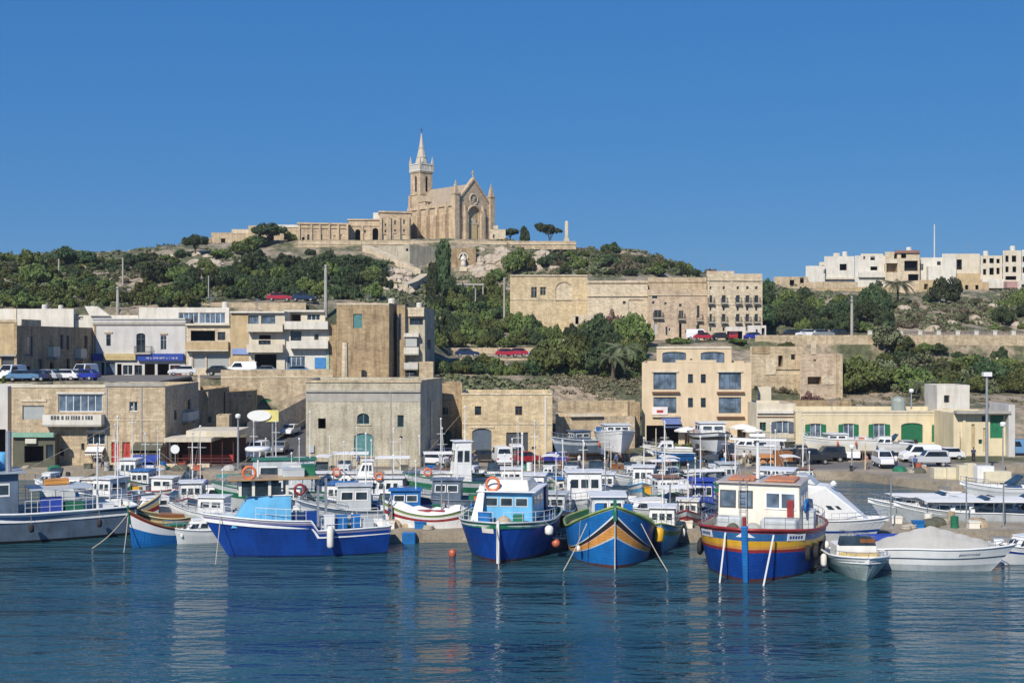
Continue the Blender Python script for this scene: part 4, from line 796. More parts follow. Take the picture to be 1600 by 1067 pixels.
# nave side (left, facing camera), right, back, front
churchwall(cw(-6, 20), cw(-6, 0), [(2, 3.4, 3, 7, 'win_i', 1), (6.3, 8, 2.6, 7.4, 'win_o', 1), (10.2, 11.9, 2.6, 7.4, 'win_o', 1), (14.2, 15.9, 2.6, 7.4, 'win_o', 1)], 0, HN)
churchwall(cw(6, 0), cw(6, 20), [], 0, HN); churchwall(cw(6, 20), cw(-6, 20), [], 0, HN)
churchwall(cw(-6, 0), cw(6, 0), [(1.2, 2.2, 2.5, 6.5, 'niche', 1), (9.8, 10.8, 2.5, 6.5, 'niche', 1), (4.1, 7.9, 0.02, 9.3, 'niche_o', 1)], 0, HN)
W = Wall(cw(-6, 0), cw(6, 0))
def cpart(name, fn, mat=CHUR, **k): return part(ch, name, mat, fn, **k)
def cbox(q, x0, x1, y0, y1, h0, h1, mi=0):
    a, b_, c, d = cw(x0, y0), cw(x1, y0), cw(x1, y1), cw(x0, y1)
    q.hexa([(a.x, a.y, CZ + h0), (b_.x, b_.y, CZ + h0), (c.x, c.y, CZ + h0), (d.x, d.y, CZ + h0), (a.x, a.y, CZ + h1), (b_.x, b_.y, CZ + h1), (c.x, c.y, CZ + h1), (d.x, d.y, CZ + h1)], mi)
def c3(x, y, h): a = cw(x, y); return (a.x, a.y, CZ + h)
def pyr(q, x, y, s, h0, h1, mi=0): q.add([c3(x - s, y - s, h0), c3(x + s, y - s, h0), c3(x + s, y + s, h0), c3(x - s, y + s, h0), c3(x, y, h1)], [(3, 2, 1, 0), (0, 1, 4), (1, 2, 4), (2, 3, 4), (3, 0, 4)], mi)
def gable(q):
    q.add([c3(-6, 0, HN), c3(6, 0, HN), c3(0, 0, HR + .8), c3(-6, .9, HN), c3(6, .9, HN), c3(0, .9, HR + .8)], [(0, 1, 2), (5, 4, 3), (0, 2, 5, 3), (2, 1, 4, 5), (0, 3, 4, 1)])
    for s_ in (-1, 1):   # raised coping
        q.hexa([c3(s_ * 6.2, -.25, HN), c3(s_ * 6.2, 1.0, HN), c3(0, 1.0, HR + .85), c3(0, -.25, HR + .85), c3(s_ * 6.2, -.25, HN + .6), c3(s_ * 6.2, 1.0, HN + .6), c3(0, 1.0, HR + 1.6), c3(0, -.25, HR + 1.6)][:: 1])
cpart('gable', gable)
cpart('roof', lambda q: q.add([c3(-5.6, .9, HN), c3(5.6, .9, HN), c3(0, .9, HR), c3(-5.6, 20, HN), c3(5.6, 20, HN), c3(0, 20, HR)], [(0, 2, 5, 3), (2, 1, 4, 5), (5, 4, 3)]), paint('church_roof_stone', (.36, .29, .21), .9, .2))
cpart('cross', lambda q: (cbox(q, -.12, .12, .2, .45, HR + 1.6, HR + 3.4), cbox(q, -.55, .55, .22, .43, HR + 2.6, HR + 2.85)), LIME_P)
cpart('rose_window', lambda q: [q.add([c3(1.25 * math.cos(a), -.06, 11.4 + 1.25 * math.sin(a)) for a in [2 * math.pi * i / 16 for i in range(16)]] + [c3(0, -.06, 11.4)], [(i, (i + 1) % 16, 16) for i in range(16)])], GLASS)
def ring(q):
    pts_ = [Vector(c3(1.35 * math.cos(a), -.1, 11.4 + 1.35 * math.sin(a))) for a in [2 * math.pi * i / 18 for i in range(19)]]; q.tube(pts_, .2, 5)
    for i in range(6): a = math.pi * i / 6; q.tube([c3(1.3 * math.cos(a), -.1, 11.4 + 1.3 * math.sin(a)), c3(-1.3 * math.cos(a), -.1, 11.4 - 1.3 * math.sin(a))], .06, 4)
cpart('rose_tracery', ring, LIME_P)
def portal(q):
    for s_ in (-1, 1): cbox(q, s_ * 2.5 - .3, s_ * 2.5 + .3, -.7, -.01, 0, 7.0)
    K = 10; pr = [Vector(c3(2.5 * math.cos(math.pi * i / K), -.35, 7.0 + 2.6 * math.sin(math.pi * i / K))) for i in range(K + 1)]; q.tube(pr, .34, 6)
cpart('portal_arch', portal, CHUR)
d_ = cpart('church_door', lambda q: cbox(q, -1.1, 1.1, -.05, .1, 0, 4.6), paint('pale_wood_door', (.62, .48, .25), .7))
cpart('tympanum', lambda q: (cbox(q, -1.5, 1.5, -.1, .12, 4.6, 5.1), cbox(q, -.8, .8, -.05, .1, 5.1, 6.2)), LIME_P)
for x in (-6.2, 6.2):
    cpart('corner_turret', lambda q: (cbox(q, x - .75, x + .75, -.7, .8, 0, 12.2), cbox(q, x - .9, x + .9, -.85, .95, 12.2, 12.6), cbox(q, x - .55, x + .55, -.5, .6, 12.6, 13.2), pyr(q, x, .05, .55, 13.2, 16.2)))
for x in (-3.1, 3.1): cpart('buttress', lambda q: (cbox(q, x - .4, x + .4, -.8, -.01, 0, 8.2), cbox(q, x - .3, x + .3, -.5, -.01, 8.2, 9.6)))
for yy in (3.6, 7.6, 11.6, 15.6, 20): cpart('buttress', lambda q: (cbox(q, -7.3, -6.01, yy - .5, yy + .5, 0, 7.2), cbox(q, -6.8, -6.01, yy - .45, yy + .45, 7.2, 9.2), pyr(q, -6.5, yy, .4, 9.2, 11)))
cpart('cornice', lambda q: (cbox(q, -6.35, -5.95, .9, 20.3, HN - .3, HN + .5), ))
cpart('dormer', lambda q: (cbox(q, -6.1, -3.2, 13.2, 16.2, HN, HN + 1.8), q.add([c3(-6.3, 12.9, HN + 1.8), c3(-6.3, 16.5, HN + 1.8), c3(-6.3, 14.7, HN + 3.6), c3(-2.6, 12.9, HN + 1.8), c3(-2.6, 16.5, HN + 1.8), c3(-2.6, 14.7, HN + 3.6)], [(0, 1, 2)[::-1], (3, 4, 5), (0, 2, 5, 3), (2, 1, 4, 5), (0, 3, 4, 1)])))
# tower
tx, ty, ts = -1.6, 20.6, 2.15
TA = [cw(tx - ts, ty - ts), cw(tx + ts, ty - ts), cw(tx + ts, ty + ts), cw(tx - ts, ty + ts)]
for i in range(4): churchwall(TA[i], TA[(i + 1) % 4], [(1.0, 1.8, 14.9, 19.2, 'dark', 1), (2.9, 3.7, 14.9, 19.2, 'dark', 1)] if i in (1, 2) else [(1.9, 2.8, 14.9, 19.2, 'dark', 1)], 0, 20.2, 'tower_wall')
cpart('tower_course', lambda q: [cbox(q, tx - ts - .2, tx + ts + .2, ty - ts - .2, ty + ts + .2, h_, h_ + .35) for h_ in (14.0, 20.2)] + [cbox(q, tx + sx * ts - .45, tx + sx * ts + .45, ty + sy * ts - .45, ty + sy * ts + .45, 0, 13.9) for sx in (-1, 1) for sy in (-1, 1)])
WS = paint('white_stone', (.66, .63, .57), .85, .15)
cpart('tower_balustrade', lambda q: (cbox(q, tx - ts - .3, tx + ts + .3, ty - ts - .3, ty + ts + .3, 20.56, 20.9), [cbox(q, tx - ts - .25 + (2 * ts + .5) * i / 9 - .12 + .12, tx - ts - .25 + (2 * ts + .5) * i / 9 + .25, ty + s_ * (ts + .1) - .12, ty + s_ * (ts + .1) + .12, 20.9, 22.4) for i in range(10) for s_ in (-1, 1)],
     [cbox(q, tx + s_ * (ts + .1) - .12, tx + s_ * (ts + .1) + .12, ty - ts + (2 * ts) * i / 9, ty - ts + (2 * ts) * i / 9 + .3, 20.9, 22.35) for i in range(9) for s_ in (-1, 1)], cbox(q, tx - ts - .35, tx + ts + .35, ty - ts - .35, ty - ts - .0, 22.4, 22.65), cbox(q, tx - ts - .35, tx - ts, ty - ts, ty + ts, 22.4, 22.65), cbox(q, tx + ts, tx + ts + .35, ty - ts, ty + ts, 22.4, 22.65)), WS)
for sx in (-1, 1):
    for sy in (-1, 1): cpart('pinnacle', lambda q: (cbox(q, tx + sx * ts - .28, tx + sx * ts + .28, ty + sy * ts - .28, ty + sy * ts + .28, 20.95, 22.9), pyr(q, tx + sx * ts, ty + sy * ts, .3, 22.9, 25.0)), paint('spire_stone', (.52, .46, .37), .85, .12))
def spire(q):
    n_ = 8; prof = [(1.75, 20.9), (1.75, 23.0), (1.35, 24.6), (.72, 27.2), (.1, 31.4)]; b0 = len(q.v)
    for r_, h_ in prof:
        for j in range(n_): a = 2 * math.pi * (j + .5) / n_; q.v.append(c3(tx + r_ * math.cos(a), ty + r_ * math.sin(a), h_))
    for i in range(len(prof) - 1):
        for j in range(n_): q.f.append((b0 + i * n_ + j, b0 + i * n_ + (j + 1) % n_, b0 + (i + 1) * n_ + (j + 1) % n_, b0 + (i + 1) * n_ + j)); q.m.append(0)
    for h_, r_ in ((24.6, 1.45), (27.2, .82)): q.lathe(c3(tx, ty, h_), [(r_, -.12), (r_ + .08, 0), (r_, .12)], 8)
cpart('spire', spire, paint('spire_stone', (.52, .46, .37), .85, .12)); cpart('spire_cross', lambda q: (q.tube([c3(tx, ty, 31.2), c3(tx, ty, 33.0)], .07, 4), q.tube([c3(tx - .4, ty, 32.3), c3(tx + .4, ty, 32.3)], .06, 4)), IRON)
# terrace parapet and fort walls
bldg('terrace_parapet', 'long pale parapet wall along the church terrace edge', 'wall', [(466, 313.5), (900, 315.5), (900, 316.3), (466, 314.3)], Z(376, 314.5), Z(389, 314.5), LIME, parapet=.02, trim=[(0, 466, 900, 379.5, 381.5, .15, LIME_P)])
bldg('fort_bastion', 'sloping rubble bastion wall with a sharp corner below the church terrace', 'bastion', [(568, 309), (640, 299), (692, 307), (692, 313), (568, 313)], Z(385.5, 305), Z(440, 310), LIME_G, {0: [('dark', 577, 388, 583, 392), ('dark', 634, 388, 638, 392)]}, parapet=.1)
def pathwall(name, label, pts_, hgt, wd, mat):
    mb = MB()
    for a, b_ in zip(pts_, pts_[1:]):
        A, B = gp(*a), gp(*b_); t = (B - A); t.z = 0; t.normalize(); nn = Vector((-t.y, t.x, 0)) * wd; U = Vector((0, 0, hgt)); dn = Vector((0, 0, -3))
        mb.hexa([A + dn, B + dn, B + dn + nn, A + dn + nn, A + U, B + U, B + U + nn, A + U + nn])
    return simple(name, label, 'wall', mb, mat, gp(*pts_[0]))
def dwn(px, py): return (px, hit(px, py, 255))
pathwall('ramp_wall', 'pale parapet of the long straight ramp descending right from the church terrace', [dwn(566, 392), dwn(590, 402), dwn(615, 413), dwn(640, 424), dwn(657, 431)], 1.5, 2.0, LIME_P)
pathwall('ramp_wall', 'pale parapet of the lower ramp turning back left toward the roofs', [dwn(657, 433), dwn(640, 444), dwn(622, 456), dwn(604, 467)], .8, 2.0, LIME_P)
# statue niche, pergola, monument
D = 301.5; s0 = Vector((X(724, D), D, Z(420, D)))
mb = MB(); mb.box(s0.x - 3, s0.x + 3, s0.y + 1.2, s0.y + 5, s0.z - 5, s0.z + 5.2); simple('rock_plinth', 'rock shelf with flat stone face behind the white statue', 'rock', mb, LIME_D, s0)
st = root('statue', s0, 'white robed statue standing in the rock face below the church', 'statue')
part(st, 'robed_figure', WS, lambda q: (q.lathe(s0, [(.75, .5), (.6, 1.4), (.5, 2.2), (.62, 2.7), (.45, 3.05), (.15, 3.15)], 10), q.lathe(s0 + Vector((0, 0, 3.1)), [(.12, 0), (.24, .15), (.26, .35), (.15, .55), (.02, .6)], 8), q.tube([s0 + Vector((-.5, -.1, 2.7)), s0 + Vector((-.45, -.45, 2.1)), s0 + Vector((0, -.55, 2.35))], [.16, .15, .1], 6), q.tube([s0 + Vector((.5, -.1, 2.7)), s0 + Vector((.45, -.45, 2.1)), s0 + Vector((0, -.55, 2.35))], [.16, .15, .1], 6)), smooth=True)
part(st, 'pedestal', LIME_P, lambda q: (q.box(s0.x - .9, s0.x + .9, s0.y - .8, s0.y + 1.19, s0.z - .6, s0.z + .5),))
part(st, 'niche_arch', WS, lambda q: q.tube([s0 + Vector((math.cos(a) * 1.1, .9, 2.6 + math.sin(a) * 1.4)) for a in [math.pi * i / 8 for i in range(9)]], .15, 5))
D = 266; s0 = Vector((X(733, D), D, ground(733, D)));
pg = root('pergola', s0, 'flat pergola on slim posts in the greenery below the statue', 'pergola'); zt = Z(444, D)
part(pg, 'roof_slab', CONC, lambda q: q.box(s0.x - 3.3, s0.x + 3.2, s0.y - 1.5, s0.y + 1.5, zt - .25, zt + .15)); 
for dx in (-3, -1, 1, 3): part(pg, 'post', CONC, lambda q: q.box(s0.x + dx - .12, s0.x + dx + .12, s0.y - 1.4, s0.y - 1.16, s0.z - 2, zt - .25))
D = 325; s0 = Vector((X(885, D), D, ground(885, D) - .3)); mo = root('monument', s0, 'slender pale stone monument pillar on the ridge right of the windswept tree', 'monument')
part(mo, 'base', LIME_P, lambda q: (q.box(s0.x - 1.1, s0.x + 1.1, s0.y - 1, s0.y + 1, s0.z, s0.z + 2.2), q.box(s0.x - .7, s0.x + .7, s0.y - .7, s0.y + .7, s0.z + 2.2, s0.z + 3.4)))
part(mo, 'shaft', LIME_P, lambda q: (q.box(s0.x - .4, s0.x + .4, s0.y - .4, s0.y + .4, s0.z + 3.4, Z(347, D)), q.add([(s0.x - .4, s0.y - .4, Z(347, D)), (s0.x + .4, s0.y - .4, Z(347, D)), (s0.x + .4, s0.y + .4, Z(347, D)), (s0.x - .4, s0.y + .4, Z(347, D)), (s0.x, s0.y, Z(344, D))], [(0, 1, 4), (1, 2, 4), (2, 3, 4), (3, 0, 4)])))
bldg('chapel_house', 'small pale flat house right beside the church facade', 'house', [(766, 322), (790, 322), (790, 330), (768, 330)], Z(358, 322), Z(385, 322), LIME_P, {0: [('win_o', 770, 366, 773, 372)]}, parapet=.3, trim=[(0, 771, 778, 352, 358, .1, LIME_P, 'raised_pediment')])
# ================================================================ POLES
def pole(px, ytop, ybase, label, D=None, r_=.16, arms=0, mat=CONC, name='utility_pole', cat='pole'):
    D = D or hit(px, ybase); a = Vector((X(px, D), D, min(ground(px, D), Z(ybase, D)) - .2)); zt = Z(ytop, D)
    ro = root(name, a, label, cat); part(ro, 'pole', mat, lambda q: q.tube([a, (a.x, a.y, zt)], [r_ * 1.3, r_], 8))
    for i in range(arms): part(ro, 'crossarm', IRON, lambda q: (q.box(a.x - .8, a.x + .8, a.y - .22, a.y - .1, zt - .5 - i * .7, zt - .36 - i * .7), [q.lathe((a.x + dx, a.y - .16, zt - .36 - i * .7), [(.05, 0), (.07, .1), (.03, .2)], 6) for dx in (-.7, -.3, .3, .7)]))
    return ro
pole(92, 404, 440, 'leftmost concrete pole among the hillside trees'); pole(192, 402, 447, 'tall concrete pole on the bare patch of the left slope')
pole(184, 447, 492, 'concrete pole rising behind the white stair house', D=200, r_=.22, arms=1); pole(509, 413, 480, 'tall concrete pole before the dark tree mass behind the roofs', D=206, r_=.25, arms=1)
pole(326, 430, 470, 'thin pole on the bare earth gully', r_=.1); pole(788, 433, 466, 'pale pole at the left corner of the arched wing', D=244, r_=.18)
pole(1331, 462, 526, 'concrete pole with small boxes on the hill road', D=224, r_=.22, arms=2); pole(1460, 350, 402, 'very thin tall mast above the ridge houses', D=352, r_=.16, mat=WHITE, name='radio_mast', cat='mast')
pole(743, 450, 492, 'thin pole in the greenery below the pergola', r_=.12)
pole(539, 535, 590, 'square pale chimney pole before the stone block', D=181, r_=.42, mat=LIME_P, name='chimney_pole'); pole(1558, 558, 580, 'pale post beside the round bush on the right slope', r_=.2, mat=LIME_P)
def lamp(px, ytop, D, z0, label, kind=0, r_=.08, group='street lamps'):
    a = Vector((X(px, D), D, z0)); zt = Z(ytop, D); ro = root('street_lamp', a, label, 'street lamp', group)
    part(ro, 'pole', METAL, lambda q: q.tube([a, (a.x, a.y, zt - .1)], [r_ * 1.4, r_], 8))
    if kind == 0: part(ro, 'lamp_head', WFR, lambda q: q.box(a.x - .45, a.x + .45, a.y - .3, a.y + .3, zt - .1, zt + .35))
    else: part(ro, 'lamp_head', WFR, lambda q: q.lathe((a.x, a.y, zt - .1), [(.1, 0), (.28, .1), (.32, .35), (.22, .5), (.05, .55)], 10))
lamp(1542, 586, 132, QZ, 'tall street lamp with a boxy white head on the right pier', 0, .13); lamp(1424, 612, 158.5, 6.3, 'short lamp with a white head above the yellow row roof', 1)
lamp(372, 652, 137, QZ, 'plain grey lamp pole left of the oval sign', 1, .09); lamp(1567, 400 + 265, 128, QZ, 'thin dark pole at the right end of the pier boxes', 1, .06)
lamp(1331, 700, 135.5, QZ, 'short pale lamp post on the quay corner', 1, .09)
# oval sign on a pole
D = 141; a = Vector((X(426, D), D, QZ)); ro = root('shop_sign', a, 'white oval sign with a yellow end on a tall pole beside the ramp', 'sign')
part(ro, 'pole', METAL, lambda q: q.tube([a, (a.x, a.y, Z(640, D))], .11, 8))
part(ro, 'sign_panel', paint('yellow_sign_board', (.70, .62, .22), .5), lambda q: q.box(X(404, D), X(436, D), D - .32, D - .12, Z(658, D), Z(640, D)))
part(ro, 'oval_board', WFR, lambda q: q.prism([(math.cos(t_) * 1.35, math.sin(t_) * .62) for t_ in [2 * math.pi * i / 24 for i in range(24)]], (X(406, D), D - .34, Z(648.5, D)), (1, 0, 0), (0, 0, 1), (0, -.14, 0)))
D = 137; a = Vector((X(274, D), D, QZ)); ro = root('satellite_dish', a, 'white round dish on a short post before the restaurant terrace', 'dish')
part(ro, 'pole', METAL, lambda q: q.tube([a, (a.x, a.y, Z(705, D))], .05, 6)); part(ro, 'dish', WFR, lambda q: q.lathe((a.x, a.y - .1, Z(701, D)), [(.1, .1), (.35, .04), (.5, -.05), (.48, -.05)], 16, ax='y'))

# more small structures on the far ridge, the roofs and in the greenery
OFFW = paint('off_white_plaster', (.60, .56, .48), .85, .16, .5, streak=.5)
for lb, x0, x1, D, yt, yb, m_, wn in (('little cream roof room left of the largest white block', 1280, 1296, 349, 409, 432, OFFW, [('dark', 1284, 414, 1288, 420)]), ('pale stair room on the roof of the largest white block', 1302, 1312, 352, 395, 410, OFFW, []), ('small pale roof room left of the red roof edge', 1388, 1398, 349, 395, 410, WHITE, []), ('low tan wall house below the yellowish loggias', 1436, 1470, 339, 437, 462, TANP, [('dark_o', 1444, 443, 1450, 452)]),
     ('low cream terrace house under the narrow white one', 1471, 1500, 338, 441, 464, OFFW, [('dark', 1480, 446, 1486, 455)]), ('tan terrace wall house with a row of small windows', 1500, 1545, 338.5, 440, 462, TANP, [('dark', 1508, 445, 1513, 452), ('dark', 1524, 445, 1529, 452)]), ('low white terrace house at the right edge of the ridge', 1590, 1660, 338, 438, 462, OFFW, [('dark', 1596, 444, 1602, 452)]),
     ('cream back house seen between white ones on the ridge', 1345, 1380, 356, 396, 420, CREAM, [('dark', 1352, 400, 1358, 405)]), ('small stone house in the greenery left of the ridge houses', 1222, 1258, 333, 447, 464, LIME, [('dark', 1230, 451, 1236, 457), ('dark', 1245, 451, 1250, 457)])):
    far(lb, x0, x1, D, yt, m_, wn, yb=yb, dep=6)
def tank(px, py, D, s_, lb, m_=WHITE, grp='water tanks on roofs'):
    c = PT(px, py, D); mb = MB(); mb.lathe(c, [(s_ * .5, 0), (s_ * .5, s_ * .8), (s_ * .42, s_ * .95), (s_ * .1, s_)], 10); simple('water_tank', lb, 'water tank', mb, m_, c, grp)
for px, py, D, s_, lb in ((612, 476.5, 191, 1.1, 'pale water tank on the right corner of the tall stone block'), (655, 481, 194, .9, 'water tank on the narrow apartment roof'), (690, 613.5, 157, .8, 'small tank on the grey end house'), (352, 481, 194, 1.0, 'water tank at the right end of the glazed roof terrace'), (70, 484, 195, .9, 'water tank left on the long white roof storey'), (95, 484, 195, .8, 'smaller water tank right on the long white roof storey'), (1320, 401, 349, 1.5, 'water tank on the largest white ridge block'), (1420, 394, 348, 1.5, 'water tank behind the red roof edge'), (1540, 400, 349, 1.5, 'water tank on the cream loggia apartment house'), (1582, 392, 348, 1.5, 'water tank on the tallest cream apartment house')): tank(px, py, D, s_, lb)
for i, (px, yt, yb, D, lb) in enumerate(((402, 466, 487, 190, 'thin aerial on the balcony house roof'), (330, 462, 481, 193, 'thin aerial on the glazed roof storey'), (575, 458, 474, 190, 'thin aerial on the tall stone block'), (1350, 386, 400, 350, 'aerial on the white ridge house with two windows'), (1510, 382, 397, 350, 'aerial on the plain cream ridge house'), (1130, 412, 424, 246, 'aerial on the stone pavilion roof room'), (1085, 528, 543, 173, 'aerial on the hotel roof'), (1300, 622, 643, 163, 'aerial on the yellow row roof'), (640, 582, 596, 146, 'aerial on the grey warehouse roof'))):
    a = PT(px, yb, D); mb = MB(); h_ = (yb - yt) * D / FP; mb.tube([a, a + Vector((0, 0, h_))], .04, 5); [mb.tube([a + Vector((-.5, 0, h_ - .1 - k * .25)), a + Vector((.5, 0, h_ - .1 - k * .25))], .025, 4) for k in range(3)]; simple('roof_aerial', lb, 'aerial', mb, METAL, a, 'roof aerials')
D = 262; a = Vector((X(702, D), D, Z(489, D))); ro = root('glasshouse', a, 'small pale glasshouse in the greenery below the pergola', 'glasshouse')
part(ro, 'glazed_body', paint('milky_glass', (.42, .48, .46), .3, .1), lambda q: q.hexa([(a.x - 2, D, a.z), (a.x + 1.8, D, a.z), (a.x + 1.8, D + 2.5, a.z), (a.x - 2, D + 2.5, a.z), (a.x - 1.6, D + .4, a.z + 2.2), (a.x + 1.2, D + .4, a.z + 2.2), (a.x + 1.2, D + 2.1, a.z + 2.2), (a.x - 1.6, D + 2.1, a.z + 2.2)]))
part(ro, 'frame', WFR, lambda q: [q.tube([(a.x - 2 + i * .95, D - .03, a.z), (a.x - 1.6 + i * .7, D + .37, a.z + 2.22)], .05, 4) for i in range(5)])
mb = MB(); c = Vector((X(1359, 222.1), 222.1, 16.16)); x1 = X(1700, 222.1)
for zz in (.35, .62): mb.tube([(c.x, 222.1, 16.16 + zz), (x1, 222.1, 16.16 + zz)], .04, 5)
n_ = 40
for i in range(n_): xx = c.x + (x1 - c.x) * (i + .5) / n_; mb.tube([(xx, 222.1, 16.16), (xx, 222.1, 16.8)], .03, 4)
simple('road_railing', 'dark iron railing running between the white posts of the road wall', 'railing', mb, IRON, c)
# ================================================================ VEGETATION
LF = {
 'dark': leafmat('dark_evergreen_leaves', (.016, .034, .014), (.046, .074, .030), (.095, .128, .050)),
 'mid': leafmat('mid_green_leaves', (.038, .062, .018), (.095, .130, .036), (.175, .20, .058)),
 'olive': leafmat('olive_green_leaves', (.055, .068, .036), (.125, .142, .072), (.20, .215, .115)),
 'dry': leafmat('dry_scrub_leaves', (.07, .062, .038), (.15, .135, .08), (.23, .21, .13)),
 'pink': leafmat('reddish_leaves', (.045, .02, .022), (.10, .045, .045), (.16, .08, .075)),
}
BARK = paint('tree_bark', (.11, .085, .06), .9, .3, 3, bump=.4)
def crown_mesh(name, seed, shape, nleaf, mat, clumps=34, leaf=.085):
    rg = np.random.default_rng(seed); C_ = []
    for i in range(clumps):
        while True:
            q = rg.uniform(-1, 1, 3); q[2] = abs(q[2]) if shape in ('bush', 'dome') else q[2]
            l = np.linalg.norm(q)
            if .35 < l < .9: break
        if shape == 'bush': c = np.array([q[0] * .95, q[1] * .95, .08 + .74 * q[2] * rg.uniform(.6, 1.15)]); r = rg.uniform(.09, .33)
        elif shape == 'dome': c = np.array([q[0] * .92, q[1] * .92, .26 + .58 * q[2] * rg.uniform(.6, 1.15)]); r = rg.uniform(.09, .31)
        elif shape == 'umbrella': c = np.array([q[0] * .85, q[1] * .85, .74 + .16 * q[2] - .1 * (q[0] ** 2 + q[1] ** 2)]); r = rg.uniform(.14, .26)
        elif shape == 'column':
            h = rg.uniform(.08, .95); rr = (1 - h) ** .6 * .75 + .1; c = np.array([q[0] * rr, q[1] * rr, h]); r = rg.uniform(.12, .26)
        elif shape == 'wind':
            c = np.array([q[0] * .95, q[1] * .4, .78 + .15 * q[2] - .08 * q[0]]); r = rg.uniform(.10, .2) * (1.2 - .6 * max(0, q[0]))
        C_.append((c, r))
    per = nleaf // clumps; V = []
    for c, r in C_:
        d = rg.normal(size=(per, 3)); d /= np.linalg.norm(d, axis=1)[:, None]
        rad = r * rg.uniform(.45, 1.08, per) ** .6
        zs = .62 if shape in ('umbrella', 'wind') else .8
        p_ = c + d * rad[:, None] * np.array([1, 1, zs])
        n_ = d + rg.normal(scale=.55, size=(per, 3)); n_ /= np.linalg.norm(n_, axis=1)[:, None]
        a = np.cross(n_, rg.normal(size=(per, 3))); a /= np.linalg.norm(a, axis=1)[:, None]; b_ = np.cross(n_, a)
        s_ = leaf * rg.uniform(.5, 1.25, per)[:, None]
        a = a * s_; b_ = b_ * s_ * .6
        V.append(np.stack([p_ - a, p_ - b_ * .9, p_ + a, p_ + b_], 1))
    V = np.concatenate(V).reshape(-1, 3); V[:, 2] = np.maximum(V[:, 2], 0.0)
    k = len(V) // 4
    me = bpy.data.meshes.new(name); me.vertices.add(len(V)); me.vertices.foreach_set('co', V.astype('f').ravel())
    me.loops.add(len(V)); me.loops.foreach_set('vertex_index', np.arange(len(V))); me.polygons.add(k)
    me.polygons.foreach_set('loop_start', np.arange(0, len(V), 4)); me.polygons.foreach_set('loop_total', np.full(k, 4))
    me.materials.append(mat); me.update(); return me
def trunk_mesh(seed, top=.55, n=4, r_=.07, lean=0):
    rg = random.Random(seed); mb = MB(); fork = top * .45
    mb.tube([(0, 0, -.12), (.02, 0, fork * .5), (lean * .2, .02, fork)], [r_ * 1.5, r_ * 1.1, r_], 6)
    for i in range(n):
        a = 2 * math.pi * i / n + rg.random(); q = rg.uniform(.3, .55)
        mb.tube([(lean * .2, .02, fork * .9), (lean * .5 + math.cos(a) * q * .5, math.sin(a) * q * .5, (fork + top) / 2 + .05), (lean + math.cos(a) * q, math.sin(a) * q, top + .12)], [r_ * .7, r_ * .5, r_ * .2], 5)
    o = mb.build('trunk', BARK); me = o.data; bpy.data.objects.remove(o); return me
CR = {}
for sp, shape, nl, cl, lf in (('dark', 'dome', 5200, 36, .075), ('mid', 'dome', 4600, 34, .08), ('olive', 'bush', 4200, 32, .075), ('dry', 'bush', 3000, 26, .08)):
    CR[sp] = [crown_mesh('crown', 10 * i + len(sp), shape, nl, LF[sp], cl, lf) for i in range(4)]
CR['bush'] = [crown_mesh('crown', 77 + i, 'bush', 3800, LF['mid'], 30, .085) for i in range(3)]
CR['pine'] = [crown_mesh('crown', 50 + i, 'umbrella', 5200, LF['dark'], 40, .06) for i in range(2)]
CR['cypress'] = [crown_mesh('crown', 60 + i, 'column', 6400, LF['dark'], 46, .075) for i in range(2)]
CR['wind'] = [crown_mesh('crown', 70, 'wind', 4200, LF['dark'], 34, .05)]
CR['pink'] = [crown_mesh('crown', 80, 'dome', 3600, LF['pink'], 30, .08)]
TR = {'dome': [trunk_mesh(i, .5, 4, .06) for i in range(3)], 'bush': [trunk_mesh(9 + i, .3, 5, .04) for i in range(2)], 'pine': [trunk_mesh(20 + i, .68, 6, .045) for i in range(2)], 'wind': [trunk_mesh(31, .72, 4, .035, .15)], 'cypress': [trunk_mesh(40, .5, 3, .06)]}
TK = dict(dark='dome', mid='dome', pink='dome', olive='bush', dry='bush', bush='bush', pine='pine', wind='wind', cypress='cypress')
tr = random.Random(11)
def tree(sp, px, py, wpx, hpx, label, group=None, D=None, name=None, cat=None):
    D = D or hit(px, py); zb = ground(px, D) if D > 150 else QZ
    r_ = wpx * .5 * D / FP; h_ = hpx * D / FP
    nm = name or dict(dark='evergreen_tree', mid='leafy_tree', olive='olive_bush', dry='dry_bush', bush='leafy_bush', pine='umbrella_pine', wind='windswept_pine', pink='reddish_tree', cypress='cypress_tree')[sp]
    ro = root(nm, (X(px, D), D, zb - .15), label, cat or ('bush' if sp in ('bush', 'olive', 'dry') else 'tree'), group, 0)
    ro.scale = (r_, r_, h_)
    c = bpy.data.objects.new('crown', tr.choice(CR[sp])); COL.objects.link(c); c.parent = ro
    c.rotation_euler = (0, 0, tr.uniform(0, 6.28) if sp != 'wind' else 0)
    t = bpy.data.objects.new('trunk', tr.choice(TR[TK[sp]])); COL.objects.link(t); t.parent = ro
    return ro
def inpoly(x, y, P_):
    c = False; n_ = len(P_)
    for i in range(n_):
        (x1, y1), (x2, y2) = P_[i], P_[i - 1]
        if (y1 > y) != (y2 > y) and x < (x2 - x1) * (y - y1) / (y2 - y1) + x1: c = not c
    return c
